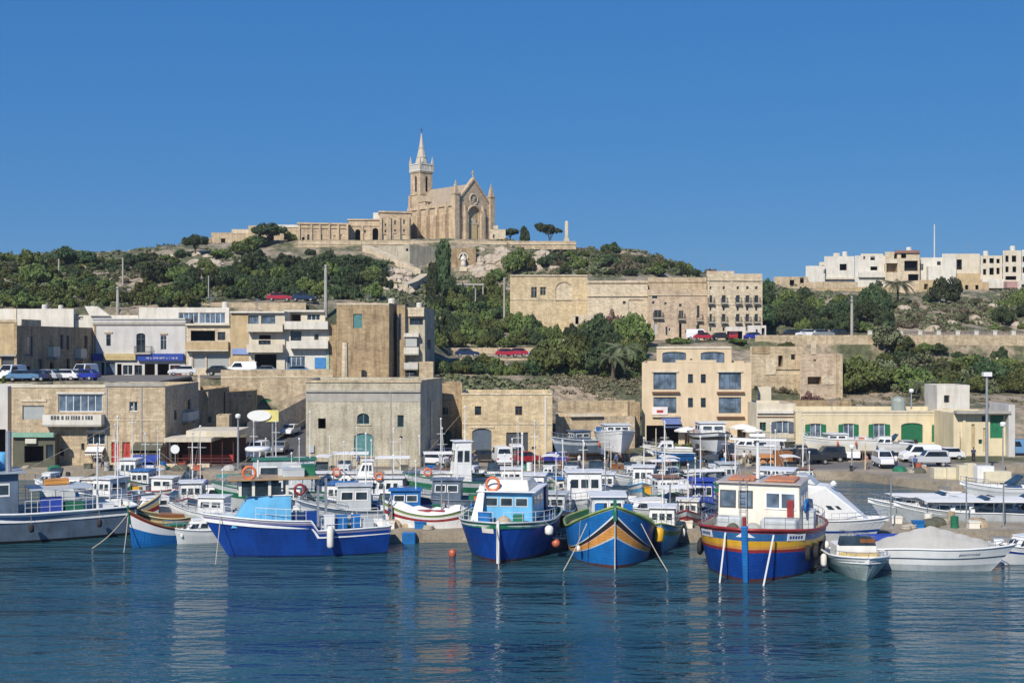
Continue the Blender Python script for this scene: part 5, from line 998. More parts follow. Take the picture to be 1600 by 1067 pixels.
def fill(poly, n_, sps, w0, w1, asp, label, group):
    xs = [q[0] for q in poly]; ys = [q[1] for q in poly]; got = []; tries = 0
    while len(got) < n_ and tries < n_ * 60:
        tries += 1; x = tr.uniform(min(xs), max(xs)); y = tr.uniform(min(ys), max(ys))
        if not inpoly(x, y, poly): continue
        w_ = tr.uniform(w0, w1)
        if any((x - a) ** 2 + ((y - b_) * 2.0) ** 2 < ((w_ + c) * .27) ** 2 for a, b_, c in got): continue
        got.append((x, y, w_))
    for x, y, w_ in got:
        sp = tr.choice(sps); tree(sp, x, y, w_, w_ * asp * tr.uniform(.75, 1.2), label[sp] if isinstance(label, dict) else label, group)
# left hillside
fill([(-60, 425), (-60, 482), (300, 482), (300, 452), (262, 430), (200, 470), (150, 440), (120, 425), (60, 418)], 96, ['mid', 'bush', 'dark', 'bush', 'mid'], 24, 60, .6, {'mid': 'mid-green leafy tree in the dense wood on the left hillside', 'dark': 'dark evergreen tree in the dense wood on the left hillside', 'bush': 'low leafy bush in the dense wood on the left hillside'}, 'trees and bushes of the left hillside wood')
fill([(-60, 405), (0, 408), (70, 408), (140, 410), (240, 404), (290, 418), (250, 428), (130, 426), (-60, 428)], 64, ['mid', 'olive', 'dark', 'mid'], 16, 42, .5, {'mid': 'small leafy tree near the top of the left hillside', 'olive': 'grey-green bush near the top of the left hillside', 'dark': 'small dark tree near the top of the left hillside'}, 'small trees near the top of the left hillside')
fill([(150, 428), (260, 418), (290, 440), (200, 466)], 16, ['olive', 'dry'], 12, 22, .6, {'olive': 'grey-green bush on the bare patch of the left hillside', 'dry': 'brown dry bush on the bare patch of the left hillside'}, 'bushes on the bare patch of the left hillside')
tree('dark', 108, 412, 62, 30, 'broad dark dome-shaped tree on the left skyline'); tree('dark', 75, 413, 40, 22, 'smaller dark tree left of the broad skyline tree'); tree('dark', 140, 412, 34, 22, 'dark tree touching the right of the broad skyline tree')
tree('pine', 305, 400, 46, 36, 'spreading dark pine on the skyline above the broken stone walls'); tree('dark', 285, 402, 30, 16, 'low dark bush left of the spreading skyline pine')
tree('mid', 385, 398, 56, 30, 'olive-dark bushy tree below the ridge house'); tree('mid', 345, 404, 44, 20, 'low bushy tree below the cream ridge house'); tree('pine', 420, 384, 62, 36, 'large dark flat-topped pine beside the fort range'); tree('dark', 405, 386, 40, 24, 'dark tree left under the large flat-topped pine')
tree('mid', 452, 377, 26, 18, 'bright green round tree at the left end of the fort range')
fill([(-300, 412), (-300, 484), (-60, 484), (-60, 408)], 70, ['mid', 'dark', 'bush', 'olive'], 26, 56, .6, 'leafy tree or bush of the wood beyond the left edge of the picture', 'wood beyond the left edge')
# dark mass behind the roofs, centre left
fill([(345, 425), (345, 468), (520, 472), (598, 468), (602, 440), (585, 418), (520, 412), (430, 414)], 70, ['dark', 'dark', 'dark', 'mid'], 26, 56, .7, {'dark': 'dark evergreen tree in the mass below the fort range', 'mid': 'greener tree in the dark mass below the fort range'}, 'trees in the dark mass below the fort range')
fill([(270, 420), (330, 420), (335, 465), (285, 470)], 9, ['dark', 'mid'], 22, 34, .9, {'dark': 'dark tree left of the bare earth gully', 'mid': 'leafy tree left of the bare earth gully'}, 'trees left of the bare gully')
fill([(300, 474), (520, 476), (520, 470), (300, 469)], 8, ['olive', 'dry'], 10, 18, .5, 'low scrub bush beside the road behind the roofs', 'scrub bushes by the back road')
tree('dark', 485, 398, 22, 12, 'tiny dark bush on the slope under the pilastered range')
# cypress-like mass and statue rock
tree('cypress', 692, 462, 50, 78, 'tall dark pointed tree between the bastion and the white statue'); tree('cypress', 675, 470, 34, 56, 'dark pointed tree leaning on the left of the tallest one'); tree('dark', 708, 470, 44, 44, 'dark bushy tree at the foot of the tall pointed tree', name='evergreen_tree')
tree('mid', 805, 428, 46, 44, 'dense green tree on the ridge slope above the arched wing'); tree('mid', 775, 440, 36, 24, 'green bush right of the pink rock face'); tree('mid', 825, 425, 30, 30, 'green tree next to the dense one above the arched wing')
tree('bush', 745, 393, 16, 9, 'tiny bush on the terrace wall above the statue')
# green slope centre
fill([(668, 478), (668, 500), (680, 545), (790, 545), (890, 538), (892, 520), (800, 470), (760, 455), (700, 470)], 62, ['mid', 'mid', 'bush', 'dark'], 26, 46, .75, {'mid': 'leafy green tree on the thick slope above the middle road', 'bush': 'low green bush on the thick slope above the middle road', 'dark': 'dark tree on the thick slope above the middle road'}, 'trees on the thick green slope')
fill([(795, 485), (893, 485), (893, 535), (800, 535)], 28, ['mid', 'dark'], 28, 44, .95, {'mid': 'green tree screening the arched wing', 'dark': 'dark tree screening the arched wing'}, 'trees screening the arched wing')
tree('pink', 960, 520, 36, 50, 'reddish-leaved tree before the plain stone house', D=236); tree('dark', 932, 520, 56, 46, 'dark spreading tree left of the reddish tree', D=236); tree('mid', 908, 520, 30, 32, 'green tree left of the dark spreading one', D=235)
# slope below middle road
fill([(845, 585), (990, 590), (1000, 555), (985, 540), (900, 545), (850, 560)], 40, ['dark', 'mid', 'dark'], 44, 78, .85, {'mid': 'big leafy tree in the clump left of the hotel', 'dark': 'big dark tree in the clump left of the hotel'}, 'trees in the clump left of the hotel')
fill([(682, 600), (682, 585), (740, 575), (830, 592), (850, 605), (760, 612)], 34, ['bush', 'dark', 'mid'], 30, 58, .6, {'bush': 'leafy bush on the bank behind the yellow stores', 'dark': 'dark tree on the bank behind the yellow stores', 'olive': 'grey-green bush on the bank behind the yellow stores', 'mid': 'leafy tree on the bank behind the yellow stores'}, 'bushes behind the yellow stores')
fill([(860, 600), (990, 605), (990, 622), (870, 624)], 22, ['bush', 'olive', 'bush'], 24, 46, .6, {'bush': 'green bush above the plain terrace wall', 'olive': 'grey-green bush above the plain terrace wall', 'dry': 'dry bush above the plain terrace wall'}, 'bushes above the plain terrace wall')
# ridge right of church
tree('pine', 797, 372, 34, 22, 'dark spreading pine closest to the church facade', D=326); tree('dark', 819, 371, 20, 30, 'upright dark tree on the ridge beside the spreading pine', D=326)
w_ = tree('wind', 858, 374, 50, 38, 'windswept dark pine leaning right toward the monument pillar', D=326)
fill([(850, 420), (860, 396), (900, 392), (960, 398), (1010, 412), (1080, 424), (1085, 431), (860, 431)], 46, ['dark', 'olive', 'mid', 'dry'], 20, 36, .62, {'dark': 'dark tree on the ridge behind the long stone building', 'olive': 'grey-green bush on the ridge behind the long stone building', 'mid': 'green tree on the ridge behind the long stone building', 'dry': 'dry brown bush on the ridge behind the long stone building'}, 'trees on the ridge behind the long building')
tree('dark', 955, 400, 40, 26, 'tall dark tree standing highest on the right shoulder of the ridge'); tree('dark', 880, 396, 34, 14, 'dark bush hanging over the bare rock right of the monument')
fill([(1000, 414), (1090, 428), (1140, 434), (1100, 420), (1020, 402)], 12, ['dry', 'olive'], 14, 24, .5, {'dry': 'dry bush along the falling right skyline', 'olive': 'grey-green bush along the falling right skyline'}, 'bushes along the falling right skyline')
# right side
tree('dark', 1200, 455, 24, 24, 'dark tree against the sky right of the stone pavilion')
fill([(1192, 522), (1192, 475), (1240, 478), (1300, 486), (1380, 470), (1392, 522)], 60, ['dark', 'dark', 'dark', 'mid'], 28, 56, .8, {'dark': 'dark evergreen tree in the grove on the hill road', 'mid': 'green tree in the grove on the hill road'}, 'trees in the grove on the hill road')
tree('dark', 1360, 490, 62, 46, 'large dark tree at the upper right of the hill road grove'); tree('dark', 1478, 474, 56, 46, 'large round dark tree below the narrow white house'); tree('dark', 1450, 474, 22, 18, 'small dark bush left of the large round dark tree')
fill([(1395, 522), (1400, 480), (1500, 475), (1600, 470), (1680, 480), (1680, 522)], 46, ['olive', 'dry', 'bush', 'dry'], 14, 34, .6, {'olive': 'grey-green bush on the dry slope above the road wall', 'dry': 'dry brown bush on the dry slope above the road wall', 'bush': 'green bush on the dry slope above the road wall'}, 'bushes on the dry right slope')
fill([(1560, 512), (1570, 470), (1680, 460), (1680, 518)], 16, ['mid', 'dark', 'olive'], 26, 44, .8, {'mid': 'green tree at the far right above the road wall', 'dark': 'dark tree at the far right above the road wall', 'olive': 'grey-green bush at the far right above the road wall'}, 'trees at the far right above the road wall')
fill([(1378, 575), (1385, 545), (1450, 552), (1520, 570), (1600, 580), (1680, 590), (1680, 632), (1320, 636), (1315, 600), (1340, 575)], 90, ['mid', 'olive', 'bush', 'mid', 'dark'], 30, 76, .6, {'mid': 'leafy tree in the thicket below the road wall', 'olive': 'grey-green bush in the thicket below the road wall', 'bush': 'green bush in the thicket below the road wall', 'dark': 'dark bushy tree in the thicket below the road wall'}, 'thicket below the road wall')
tree('dark', 1562, 566, 30, 26, 'round clipped dark bush beside the pale post'); tree('dark', 1434, 568, 18, 26, 'small dark upright bush hanging below the road wall'); tree('mid', 1410, 562, 46, 30, 'green shrub spilling down from the road wall')
tree('bush', 1200, 612, 40, 34, 'dense green bush between the hotel and the ruin', D=181); tree('mid', 1228, 531, 34, 16, 'green bush on top of the road wall above the ruin', D=221.5)
tree('pink', 1268, 634, 44, 36, 'reddish dry bush before the broken tan house', D=182, name='dry_bush', cat='bush')
fill([(1180, 640), (1330, 640), (1330, 628), (1180, 628)], 10, ['dry', 'olive'], 16, 26, .6, {'dry': 'dry weed bush on the low garden wall', 'olive': 'grey-green weed bush on the low garden wall'}, 'weeds on the low garden wall')
tree('bush', 1065, 535, 60, 12, 'low green hedge before the red car and white van'); tree('bush', 1153, 537, 36, 9, 'low green hedge by the white gate house')
for i, (px, py) in enumerate(((1040, 690), (1055, 692), (1070, 690), (1083, 692))):
    tree('bush', px, py, 16, 16, ['cafe hedge shrub under the blue awning', 'second cafe hedge shrub from the blue awning', 'third cafe hedge shrub from the blue awning', 'cafe hedge shrub nearest the white yacht'][i], 'hedge shrubs before the hotel cafe', D=158 + .1 * i)
tree('bush', 8, 620, 40, 22, 'green bush at the far left below the upper street', D=158)
for px, py, w__, h__, lb in ((868, 596, 92, 58, 'largest rounded tree low in the clump left of the hotel'), (935, 588, 84, 54, 'second large rounded tree near the palms left of the hotel'), (905, 560, 70, 46, 'large rounded tree high in the clump left of the hotel'), (1350, 628, 96, 62, 'largest bushy tree in the thicket beside the broken tan house'), (1420, 612, 84, 46, 'wide bushy tree in the middle of the thicket'), (1490, 600, 80, 40, 'wide bushy tree in the right part of the thicket')): tree('mid' if px != 935 else 'dark', px, py, w__, h__, lb)
# palms
def frond(mb, base, az, L_, droop, w_=.22):
    pts_ = []; n_ = 7
    for i in range(n_ + 1):
        t = i / n_; r_ = L_ * t; pts_.append(Vector((base[0] + math.cos(az) * r_, base[1] + math.sin(az) * r_, base[2] + L_ * (.55 * t - droop * t * t))))
    sd = Vector((-math.sin(az), math.cos(az), 0))
    for i in range(n_):
        a, b_ = pts_[i], pts_[i + 1]
        for k in range(3):
            q = a.lerp(b_, k / 3); l = w_ * L_ * math.sin(math.pi * min(.97, (i + k / 3 + .6) / (n_ + .6)))
            for s_ in (-1, 1):
                e = q + sd * s_ * l + Vector((math.cos(az), math.sin(az), 0)) * l * .5 + Vector((0, 0, -.45 * l)); d = (b_ - a) * .12
                mb.add([q - d, q + d, e], [(0, 1, 2)])
def palm(px, D, zb, H_, L_, label):
    a = Vector((X(px, D), D, zb)); ro = root('palm_tree', a, label, 'palm')
    part(ro, 'trunk', BARK, lambda q: q.tube([a, a + Vector((.15, 0, H_ * .5)), a + Vector((0, 0, H_))], [.38, .26, .3], 8))
    part(ro, 'crown', LF['olive'], lambda q: [frond(q, a + Vector((0, 0, H_)), tr.uniform(0, 6.28), L_ * tr.uniform(.75, 1.1), tr.uniform(.3, 1.5)) for _ in range(38)])
D = hit(1402, 480); palm(1402, D, ground(1402, D) - .2, 5.6, 5.0, 'grey-green palm on the slope below the yellow ridge house')
palm(975, 196, ground(975, 196), 4.6, 3.6, 'palm with slim trunk left of the hotel roof'); palm(957, 192, ground(957, 192), 3.6, 2.8, 'shorter palm left of the slim-trunked palm'); palm(1440, 188, ground(1440, 188), 2.6, 2.6, 'low palm in the thicket above the yellow row')
# scrub over bare ground, far too dense to count
rg = np.random.default_rng(4)
def scrub(name, n_, boxes, size, mat, hz=.7):
    C_ = []
    for i in range(n_):
        b_ = boxes[int(rg.integers(len(boxes)))]; px = rg.uniform(b_[0], b_[1]); D = rg.uniform(b_[2], b_[3])
        x, y = X(px, D), D
        if noise.noise(Vector((x * .07, y * .07, 8.0))) < -.12: continue
        C_.append((x, y, ground(px, D), rg.uniform(*size)))
    C_ = np.array(C_); per = 26; k = len(C_) * per
    d = rg.normal(size=(k, 3)); d[:, 2] = np.abs(d[:, 2]) * hz; d /= np.linalg.norm(d, axis=1)[:, None]
    c = np.repeat(C_, per, 0); p_ = c[:, :3] + d * c[:, 3:4] * rg.uniform(.5, 1, (k, 1)) * np.array([1, 1, hz])
    n_v = d + rg.normal(scale=.5, size=(k, 3)); a = np.cross(n_v, rg.normal(size=(k, 3))); a /= np.linalg.norm(a, axis=1)[:, None]; b2 = np.cross(n_v / np.linalg.norm(n_v, axis=1)[:, None], a)
    s_ = c[:, 3:4] * rg.uniform(.2, .42, (k, 1)); V = np.stack([p_ - a * s_, p_ - b2 * s_ * .6, p_ + a * s_, p_ + b2 * s_ * .6], 1).reshape(-1, 3)
    me = bpy.data.meshes.new(name); me.vertices.add(len(V)); me.vertices.foreach_set('co', V.astype('f').ravel()); me.loops.add(len(V)); me.loops.foreach_set('vertex_index', np.arange(len(V)))
    me.polygons.add(k); me.polygons.foreach_set('loop_start', np.arange(0, len(V), 4)); me.polygons.foreach_set('loop_total', np.full(k, 4)); me.materials.append(mat); me.update()
    o = bpy.data.objects.new(name, me); COL.objects.link(o); return o
tag(scrub('hillside_scrub', 3300, [(-100, 340, 200, 335), (-100, 340, 200, 335), (600, 800, 218, 300), (780, 1100, 290, 335), (1190, 1650, 245, 335), (1390, 1650, 245, 330), (690, 860, 166, 204), (300, 600, 216, 300)], (.5, 1.5), LF['olive']), 'low grey-green scrub covering the bare ground between the trees', 'scrub', kind='stuff')
tag(scrub('dry_grass_tufts', 2200, [(-100, 340, 215, 335), (780, 1180, 290, 338), (1190, 1650, 245, 335), (1240, 1650, 180, 219), (1390, 1650, 245, 330), (850, 1000, 184, 206), (1190, 1330, 178, 190)], (.35, .9), LF['dry']), 'pale dry grass tufts scattered over the rocky slopes', 'grass', kind='stuff')
# boulders on the rock face
ROCK = paint('pale_rock', (.46, .385, .30), .95, .3, .6, bump=.6)
rk = random.Random(9)
def rock(px, py, s_, label, group):
    D = hit(px, py, 240); c = gp(px, D); mb = MB(); n_ = 10; rows = [(.25, -.6), (.85, -.3), (1, .1), (.8, .5), (.35, .75)]
    b0 = len(mb.v)
    for r_, z in rows:
        for j in range(n_): a = 2 * math.pi * j / n_; q = r_ * rk.uniform(.7, 1.15); mb.v.append((c.x + s_ * q * math.cos(a), c.y + s_ * .6 * q * math.sin(a), c.z + s_ * .8 * (z + rk.uniform(-.12, .12))))
    for i in range(len(rows) - 1):
        for j in range(n_): mb.f.append((b0 + i * n_ + j, b0 + i * n_ + (j + 1) % n_, b0 + (i + 1) * n_ + (j + 1) % n_, b0 + (i + 1) * n_ + j)); mb.m.append(0)
    mb.f.append(tuple(range(b0 + (len(rows) - 1) * n_, b0 + len(rows) * n_))); mb.m.append(0)
    simple('boulder', label, 'rock', mb, ROCK, c, group)
for i in range(22): rock(rk.uniform(735, 795), rk.uniform(392, 432), rk.uniform(1.2, 2.8), 'pinkish boulder in the rock face right of the white statue', 'boulders of the rock face')
for i in range(16): rock(rk.uniform(600, 640), rk.uniform(425, 462), rk.uniform(1.0, 2.2), 'pale boulder below the long ramp', 'boulders below the long ramp')
for i in range(16): rock(rk.uniform(262, 340), rk.uniform(395, 440), rk.uniform(.8, 2.0), 'pale boulder on the slope below the skyline pine', 'boulders below the skyline pine')
for i in range(12): rock(rk.uniform(835, 870), rk.uniform(392, 425), rk.uniform(1.0, 2.2), 'pale boulder on the bare rock below the monument', 'boulders below the monument')
for i in range(10): rock(rk.uniform(1400, 1600), rk.uniform(470, 518), rk.uniform(.7, 1.8), 'brown boulder on the dry right slope', 'boulders of the dry right slope')
# ================================================================ BOATS
def bp(name, c, **k): return paint(name, c, rough=k.pop('rough', .35), var=k.pop('var', .22), scale=k.pop('scale', .9), streak=k.pop('streak', .45), plank=k.pop('plank', .5 if name.startswith(('hull', 'band', 'trawler', 'trim')) and max(c) < .7 and 'slate' not in name else 0), **k)
B_BLUE = bp('hull_royal_blue', (.004, .052, .30), scale=.6, streak=.55, var=.3); B_SKY = bp('hull_bright_blue', (.010, .15, .45), var=.26); B_DEEP = bp('hull_navy', (.010, .035, .16)); B_CAB = bp('cabin_sky_blue', (.14, .45, .74), streak=.2)
B_WHITE = bp('hull_white', (.76, .77, .77), var=.08, streak=.25); B_CREAM = bp('cabin_cream', (.80, .76, .66), var=.06, streak=.25); B_GREY = bp('hull_slate_grey', (.13, .18, .25), var=.3, scale=.5, streak=.7); B_LGREY = bp('deck_light_grey', (.50, .54, .56), var=.12)
B_RED = bp('trim_dark_red', (.30, .03, .03)); B_YEL = bp('band_yellow', (.72, .40, .03)); B_ORG = bp('band_orange', (.66, .30, .07)); B_BLACK = bp('band_black', (.025, .022, .025)); B_GREEN = bp('trim_green', (.02, .17, .09)); B_WOOD = bp('varnished_wood', (.24, .10, .035)); B_TEAL = bp('tarp_teal', (.03, .28, .24), rough=.8)
B_TARP = bp('tarp_grey', (.42, .41, .38), rough=.85, scale=.5, var=.12, streak=.15); B_BTARP = bp('tarp_blue', (.02, .06, .36), rough=.8); B_DECK = bp('deck_tan', (.42, .33, .22), rough=.8); B_LIME = bp('trim_lime', (.27, .36, .12)); B_PINK = bp('band_pink', (.70, .42, .32)); B_ANTI = bp('antifoul_dark', (.10, .035, .03))
BGL = glass('boat_glass', (.03, .045, .055), .1); ORANGE = bp('orange_plastic', (.70, .17, .06), rough=.6); BUOYM = bp('buoy_red', (.48, .12, .06)); FEND = bp('fender_white', (.74, .72, .66), rough=.6); ROPE = paint('rope', (.42, .38, .30), .9); SS = paint('stainless_rail', (.66, .67, .68), .25, .1, metal=.8); RUB = paint('black_rubber', (.02, .02, .02), .8)
ALU = paint('white_pole', (.72, .72, .70), .4, .06)

def clampf(a, lo=0.0, hi=1.0): return max(lo, min(hi, a))
class Hull:
    def __init__(s, L, B, fb, fm, fs, transom=.72, rake=.12, draft=.35, flare=.74, full=2.2, vee=.68):
        s.L, s.B, s.fb, s.fm, s.fs, s.tr, s.rk, s.dr, s.fl, s.full, s.vee = L, B, fb, fm, fs, transom, rake, draft, flare, full, vee
    def bd(s, t):
        if t > .42: return s.B / 2 * (1 - clampf((t - .42) / .58) ** s.full)
        k = clampf((.42 - t) / .42); return s.B / 2 * (1 - (1 - s.tr) * k ** (2.2 if s.tr > .1 else 2.0))
    def bw(s, t):
        if t > .42: return s.B / 2 * s.fl * (1 - clampf((t - .42) / .58) ** (s.full * s.vee))
        k = clampf((.42 - t) / .42); return s.B / 2 * s.fl * (1 - (1 - s.tr) * k ** 2)
    def sh(s, t):
        return s.fm + (s.fb - s.fm) * clampf((t - .38) / .62) ** 2.1 + (s.fs - s.fm) * clampf((.38 - t) / .38) ** 2
    def xd(s, t): return -s.L / 2 + s.L * t
    def xw(s, t): return -s.L / 2 + s.L * (.015 if s.tr > .1 else s.rk * .6) * (1 - t) + s.L * (1 - s.rk) * t - (0 if s.tr > .1 else s.L * s.rk * .6 * t * 0)
    def pt(s, t, v, side=1, ins=0):
        if v >= 0:
            y = s.bw(t) + (s.bd(t) - s.bw(t)) * v ** .75; x = s.xw(t) + (s.xd(t) - s.xw(t)) * v; z = s.sh(t) * v
        else: y = s.bw(t) * (1 + v * .55); x = s.xw(t) + v * .03 * s.L * t; z = s.dr * v
        return (x, side * max(0, y - ins), z)
    def mesh(s, rows, n=26, vf=None):
        """rows: [(v_top, material index)] from the waterline up; vf(t,v) bends band edges"""
        mb = MB(); vf = vf or (lambda t, v: v); vs = [-1, 0] + [r[0] for r in rows]
        for side in (1, -1):
            g = []
            for i in range(n + 1):
                t = 1 - (1 - i / n) ** 1.35 if False else i / n; t = t + (.0 if i < n * .6 else 0)
                g.append([s.pt(t, v if v <= 0 or v >= 1 else vf(t, v), side) for v in vs])
            b0 = len(mb.v)
            for col in g: mb.v += col
            k = len(vs)
            for i in range(n):
                for j in range(k - 1):
                    a = b0 + i * k + j; q = (a, a + k, a + k + 1, a + 1); mb.f.append(q if side < 0 else q[::-1]); mb.m.append(rows[max(0, j - 1)][1])
        if s.tr > .1:
            for j in range(len(vs) - 1):
                a = [s.pt(0, vs[j], 1), s.pt(0, vs[j], -1), s.pt(0, vs[j + 1], -1), s.pt(0, vs[j + 1], 1)]; mb.add(a, [(0, 1, 2, 3)], rows[max(0, j - 1)][1])
        return mb
    def deck(s, par, mat, drop=.35, inn=.10, inmat=None, t0=0.0, n=24):
        mb = MB(); vd = [1 - drop / s.sh(i / n) for i in range(n + 1)]
        for side in (1, -1):
            for i in range(n):
                ta, tb = i / n, (i + 1) / n
                a = Vector(s.pt(ta, 1, side, 0)); b_ = Vector(s.pt(tb, 1, side, 0)); a2 = Vector(s.pt(ta, 1, side, inn)); b2 = Vector(s.pt(tb, 1, side, inn))
                a.z += .003; b_.z += .003; a2.z += .003; b2.z += .003
                a3 = a2 - Vector((0, 0, drop)); b3 = b2 - Vector((0, 0, drop)); ca_ = Vector((a3.x, 0, a3.z)); cb_ = Vector((b3.x, 0, b3.z))
                for q, mi in (((a, b_, b2, a2), 1), ((a2, b2, b3, a3), 1), ((a3, b3, cb_, ca_), 0)): mb.add(q if side < 0 else q[::-1], [(0, 1, 2, 3)], mi)
        if s.tr > .1:
            a, b_ = Vector(s.pt(0, 1, 1, 0)), Vector(s.pt(0, 1, -1, 0)); d_ = Vector((.12, 0, .003)); dz = Vector((0, 0, -drop))
            mb.add([a + Vector((0, 0, .003)), b_ + Vector((0, 0, .003)), b_ + d_, a + d_], [(3, 2, 1, 0)], 1); mb.add([a + d_, b_ + d_, b_ + d_ + dz, a + d_ + dz], [(3, 2, 1, 0)], 1)
        return mb.build('deck', [mat, inmat or mat], par)
    def rail(s, par, mat, name='gunwale', r_=.06, dz=.05, out=.02, t0=0, t1=1, n=26):
        mb = MB()
        for side in (1, -1):
            pts_ = [Vector(s.pt(t0 + (t1 - t0) * i / n, 1, side)) + Vector((0, side * out, dz)) for i in range(n + 1)]; mb.tube(pts_, r_, 6)
        if s.tr > .1 and t0 == 0: mb.tube([Vector(s.pt(0, 1, 1)) + Vector((0, 0, dz)), Vector(s.pt(0, 1, -1)) + Vector((0, 0, dz))], r_, 6)
        return mb.build(name, mat, par, smooth=True)
    def guard(s, par, t0, t1, h_, mat=SS, ins=.12, n=8, name='railing', mid=True):
        mb = MB()
        for side in (1, -1):
            base = [Vector(s.pt(t0 + (t1 - t0) * i / n, 1, side, ins)) for i in range(n + 1)]
            mb.tube([b_ + Vector((0, 0, h_)) for b_ in base], .022, 5)
            if mid: mb.tube([b_ + Vector((0, 0, h_ * .5)) for b_ in base], .014, 4)
            for b_ in base: mb.tube([b_, b_ + Vector((0, 0, h_))], .018, 4)
        return mb.build(name, mat, par)
def cabin(par, x0, x1, hw0, hw1, z0, z1, mat, roofmat=None, fs=.25, bs=.0, tap=.06, side_w=3, front_w=2, wz=(.45, .86), over=.15, wmat=None, roof_th=.09, fr=WFR, back_w=0, name='cabin'):
    """x0 aft, x1 fore. hw0/hw1: half widths aft/fore"""
    h_ = z1 - z0; A = [(x0, -hw0, z0), (x1, -hw1, z0), (x1, hw1, z0), (x0, hw0, z0)]
    T = [(x0 + bs * h_, -hw0 + tap * h_, z1), (x1 - fs * h_, -hw1 + tap * h_, z1), (x1 - fs * h_, hw1 - tap * h_, z1), (x0 + bs * h_, hw0 - tap * h_, z1)]
    mb = MB().hexa(A + T); c = mb.build(name, mat, par, bevel=.04)
    def addw(q, n_, m0=.08):
        for i in range(n_):
            u0 = m0 + (1 - 2 * m0) * i / n_ + .02; u1 = m0 + (1 - 2 * m0) * (i + 1) / n_ - .02
            w_ = MB().panel(q, u0, u1, wz[0], wz[1], .025, .04).build('window', fr, c)
            f = .08 * (u1 - u0); MB().panel(q, u0 + f, u1 - f, wz[0] + .04, wz[1] - .04, .034, .02).build('pane', wmat or BGL, w_)
    addw([A[0], A[1], T[1], T[0]], side_w); addw([A[2], A[3], T[3], T[2]], side_w)
    if front_w: addw([A[1], A[2], T[2], T[1]], front_w, .06)
    if back_w: addw([A[3], A[0], T[0], T[3]], back_w, .15)
    mb = MB(); o_ = over; mb.hexa([(T[0][0] - o_, T[0][1] - o_, z1 + .002), (T[1][0] + o_ * 1.4, T[1][1] - o_, z1 + .002), (T[2][0] + o_ * 1.4, T[2][1] + o_, z1 + .002), (T[3][0] - o_, T[3][1] + o_, z1 + .002)] +
                                   [(T[0][0] - o_, T[0][1] - o_, z1 + roof_th), (T[1][0] + o_ * 1.4, T[1][1] - o_, z1 + roof_th), (T[2][0] + o_ * 1.4, T[2][1] + o_, z1 + roof_th), (T[3][0] - o_, T[3][1] + o_, z1 + roof_th)])
    mb.build('roof', roofmat or mat, c, bevel=.03)
    return c
def mast(par, x, z0, h_, r_=.06, mat=ALU, y=0, cross=0, lamp_=True, stays=None):
    mb = MB().tube([(x, y, z0), (x, y, z0 + h_)], [r_, r_ * .7], 8)
    if cross: mb.tube([(x, y - cross, z0 + h_ * .72), (x, y + cross, z0 + h_ * .72)], r_ * .5, 6)
    if lamp_: mb.lathe((x, y, z0 + h_), [(.05, 0), (.09, .05), (.09, .15), (.04, .2)], 8)
    o = mb.build('mast', mat, par)
    if stays:
        mb = MB()
        for s_ in stays: mb.tube([(x, y, z0 + h_ * .95), s_], .012, 4)
        mb.build('stay', ROPE, o)
    return o
def canopy(par, x0, x1, hw, z0, z1, mat=CANV, legs=3, crown=.12, name='canopy', pole_=SS, endmat=None):
    mb = MB(); n_ = 6
    for i in range(n_):
        a, b_ = -1 + 2 * i / n_, -1 + 2 * (i + 1) / n_; za, zb = z1 + crown * (1 - a * a), z1 + crown * (1 - b_ * b_)
        mb.hexa([(x0, a * hw, za - .05), (x1, a * hw, za - .05), (x1, b_ * hw, zb - .05), (x0, b_ * hw, zb - .05), (x0, a * hw, za), (x1, a * hw, za), (x1, b_ * hw, zb), (x0, b_ * hw, zb)])
    o = mb.build(name, mat, par)
    mb = MB()
    for i in range(legs):
        x = x0 + .1 + (x1 - x0 - .2) * i / max(1, legs - 1)
        for s_ in (-1, 1): mb.tube([(x, s_ * hw * .96, z0), (x, s_ * hw * .96, z1 - .03)], .025, 5)
    mb.build('canopy_frame', pole_, o)
    return o
def lifebuoy(par, c, ax='y', mat=ORANGE, r_=.36): return MB().torus(c, r_, .09, ax, 16, 7, [0, 1] if True else 0).build('lifebuoy', [mat, mat], par, smooth=True)
def fender(par, H_, t, side, drop=1.0, mat=FEND, r_=.16, L_=.75):
    p_ = Vector(H_.pt(t, 1, side)) + Vector((0, side * (r_ + .02), 0))
    o = MB().lathe(p_ + Vector((0, 0, -drop)), [(.04, 0), (r_ * .8, .06), (r_, .18), (r_, L_ - .15), (r_ * .7, L_ - .03), (.04, L_ + .04)], 10).build('fender', mat, par, smooth=True)
    MB().tube([p_ + Vector((0, 0, -drop + L_)), p_ + Vector((0, -side * r_, .05))], .015, 4).build('fender_line', ROPE, o); return o
def buoyball(par, c, r_=.3, mat=BUOYM):
    n_ = 7; return MB().lathe(c, [(max(.02, r_ * math.sin(math.pi * i / n_)), -r_ * math.cos(math.pi * i / n_)) for i in range(n_ + 1)], 12).build('buoy', mat, par, smooth=True)
def outboard(par, x, z, y=0, mat=B_BLACK):
    mb = MB(); mb.hexa([(x - .55, y - .2, z + .2), (x - .1, y - .2, z + .25), (x - .1, y + .2, z + .25), (x - .55, y + .2, z + .2), (x - .5, y - .15, z + .65), (x - .12, y - .17, z + .7), (x - .12, y + .17, z + .7), (x - .5, y + .15, z + .65)])
    mb.box(x - .38, x - .18, y - .08, y + .08, z - .7, z + .2); return mb.build('outboard_motor', mat, par, bevel=.03)
def line(par, a, b_, sag=.15, r_=.03, name='mooring_line', mat=ROPE):
    a, b_ = Vector(a), Vector(b_); return MB().tube([a.lerp(b_, i / 8) + Vector((0, 0, -sag * math.sin(math.pi * i / 8))) for i in range(9)], r_, 5).build(name, mat, par)
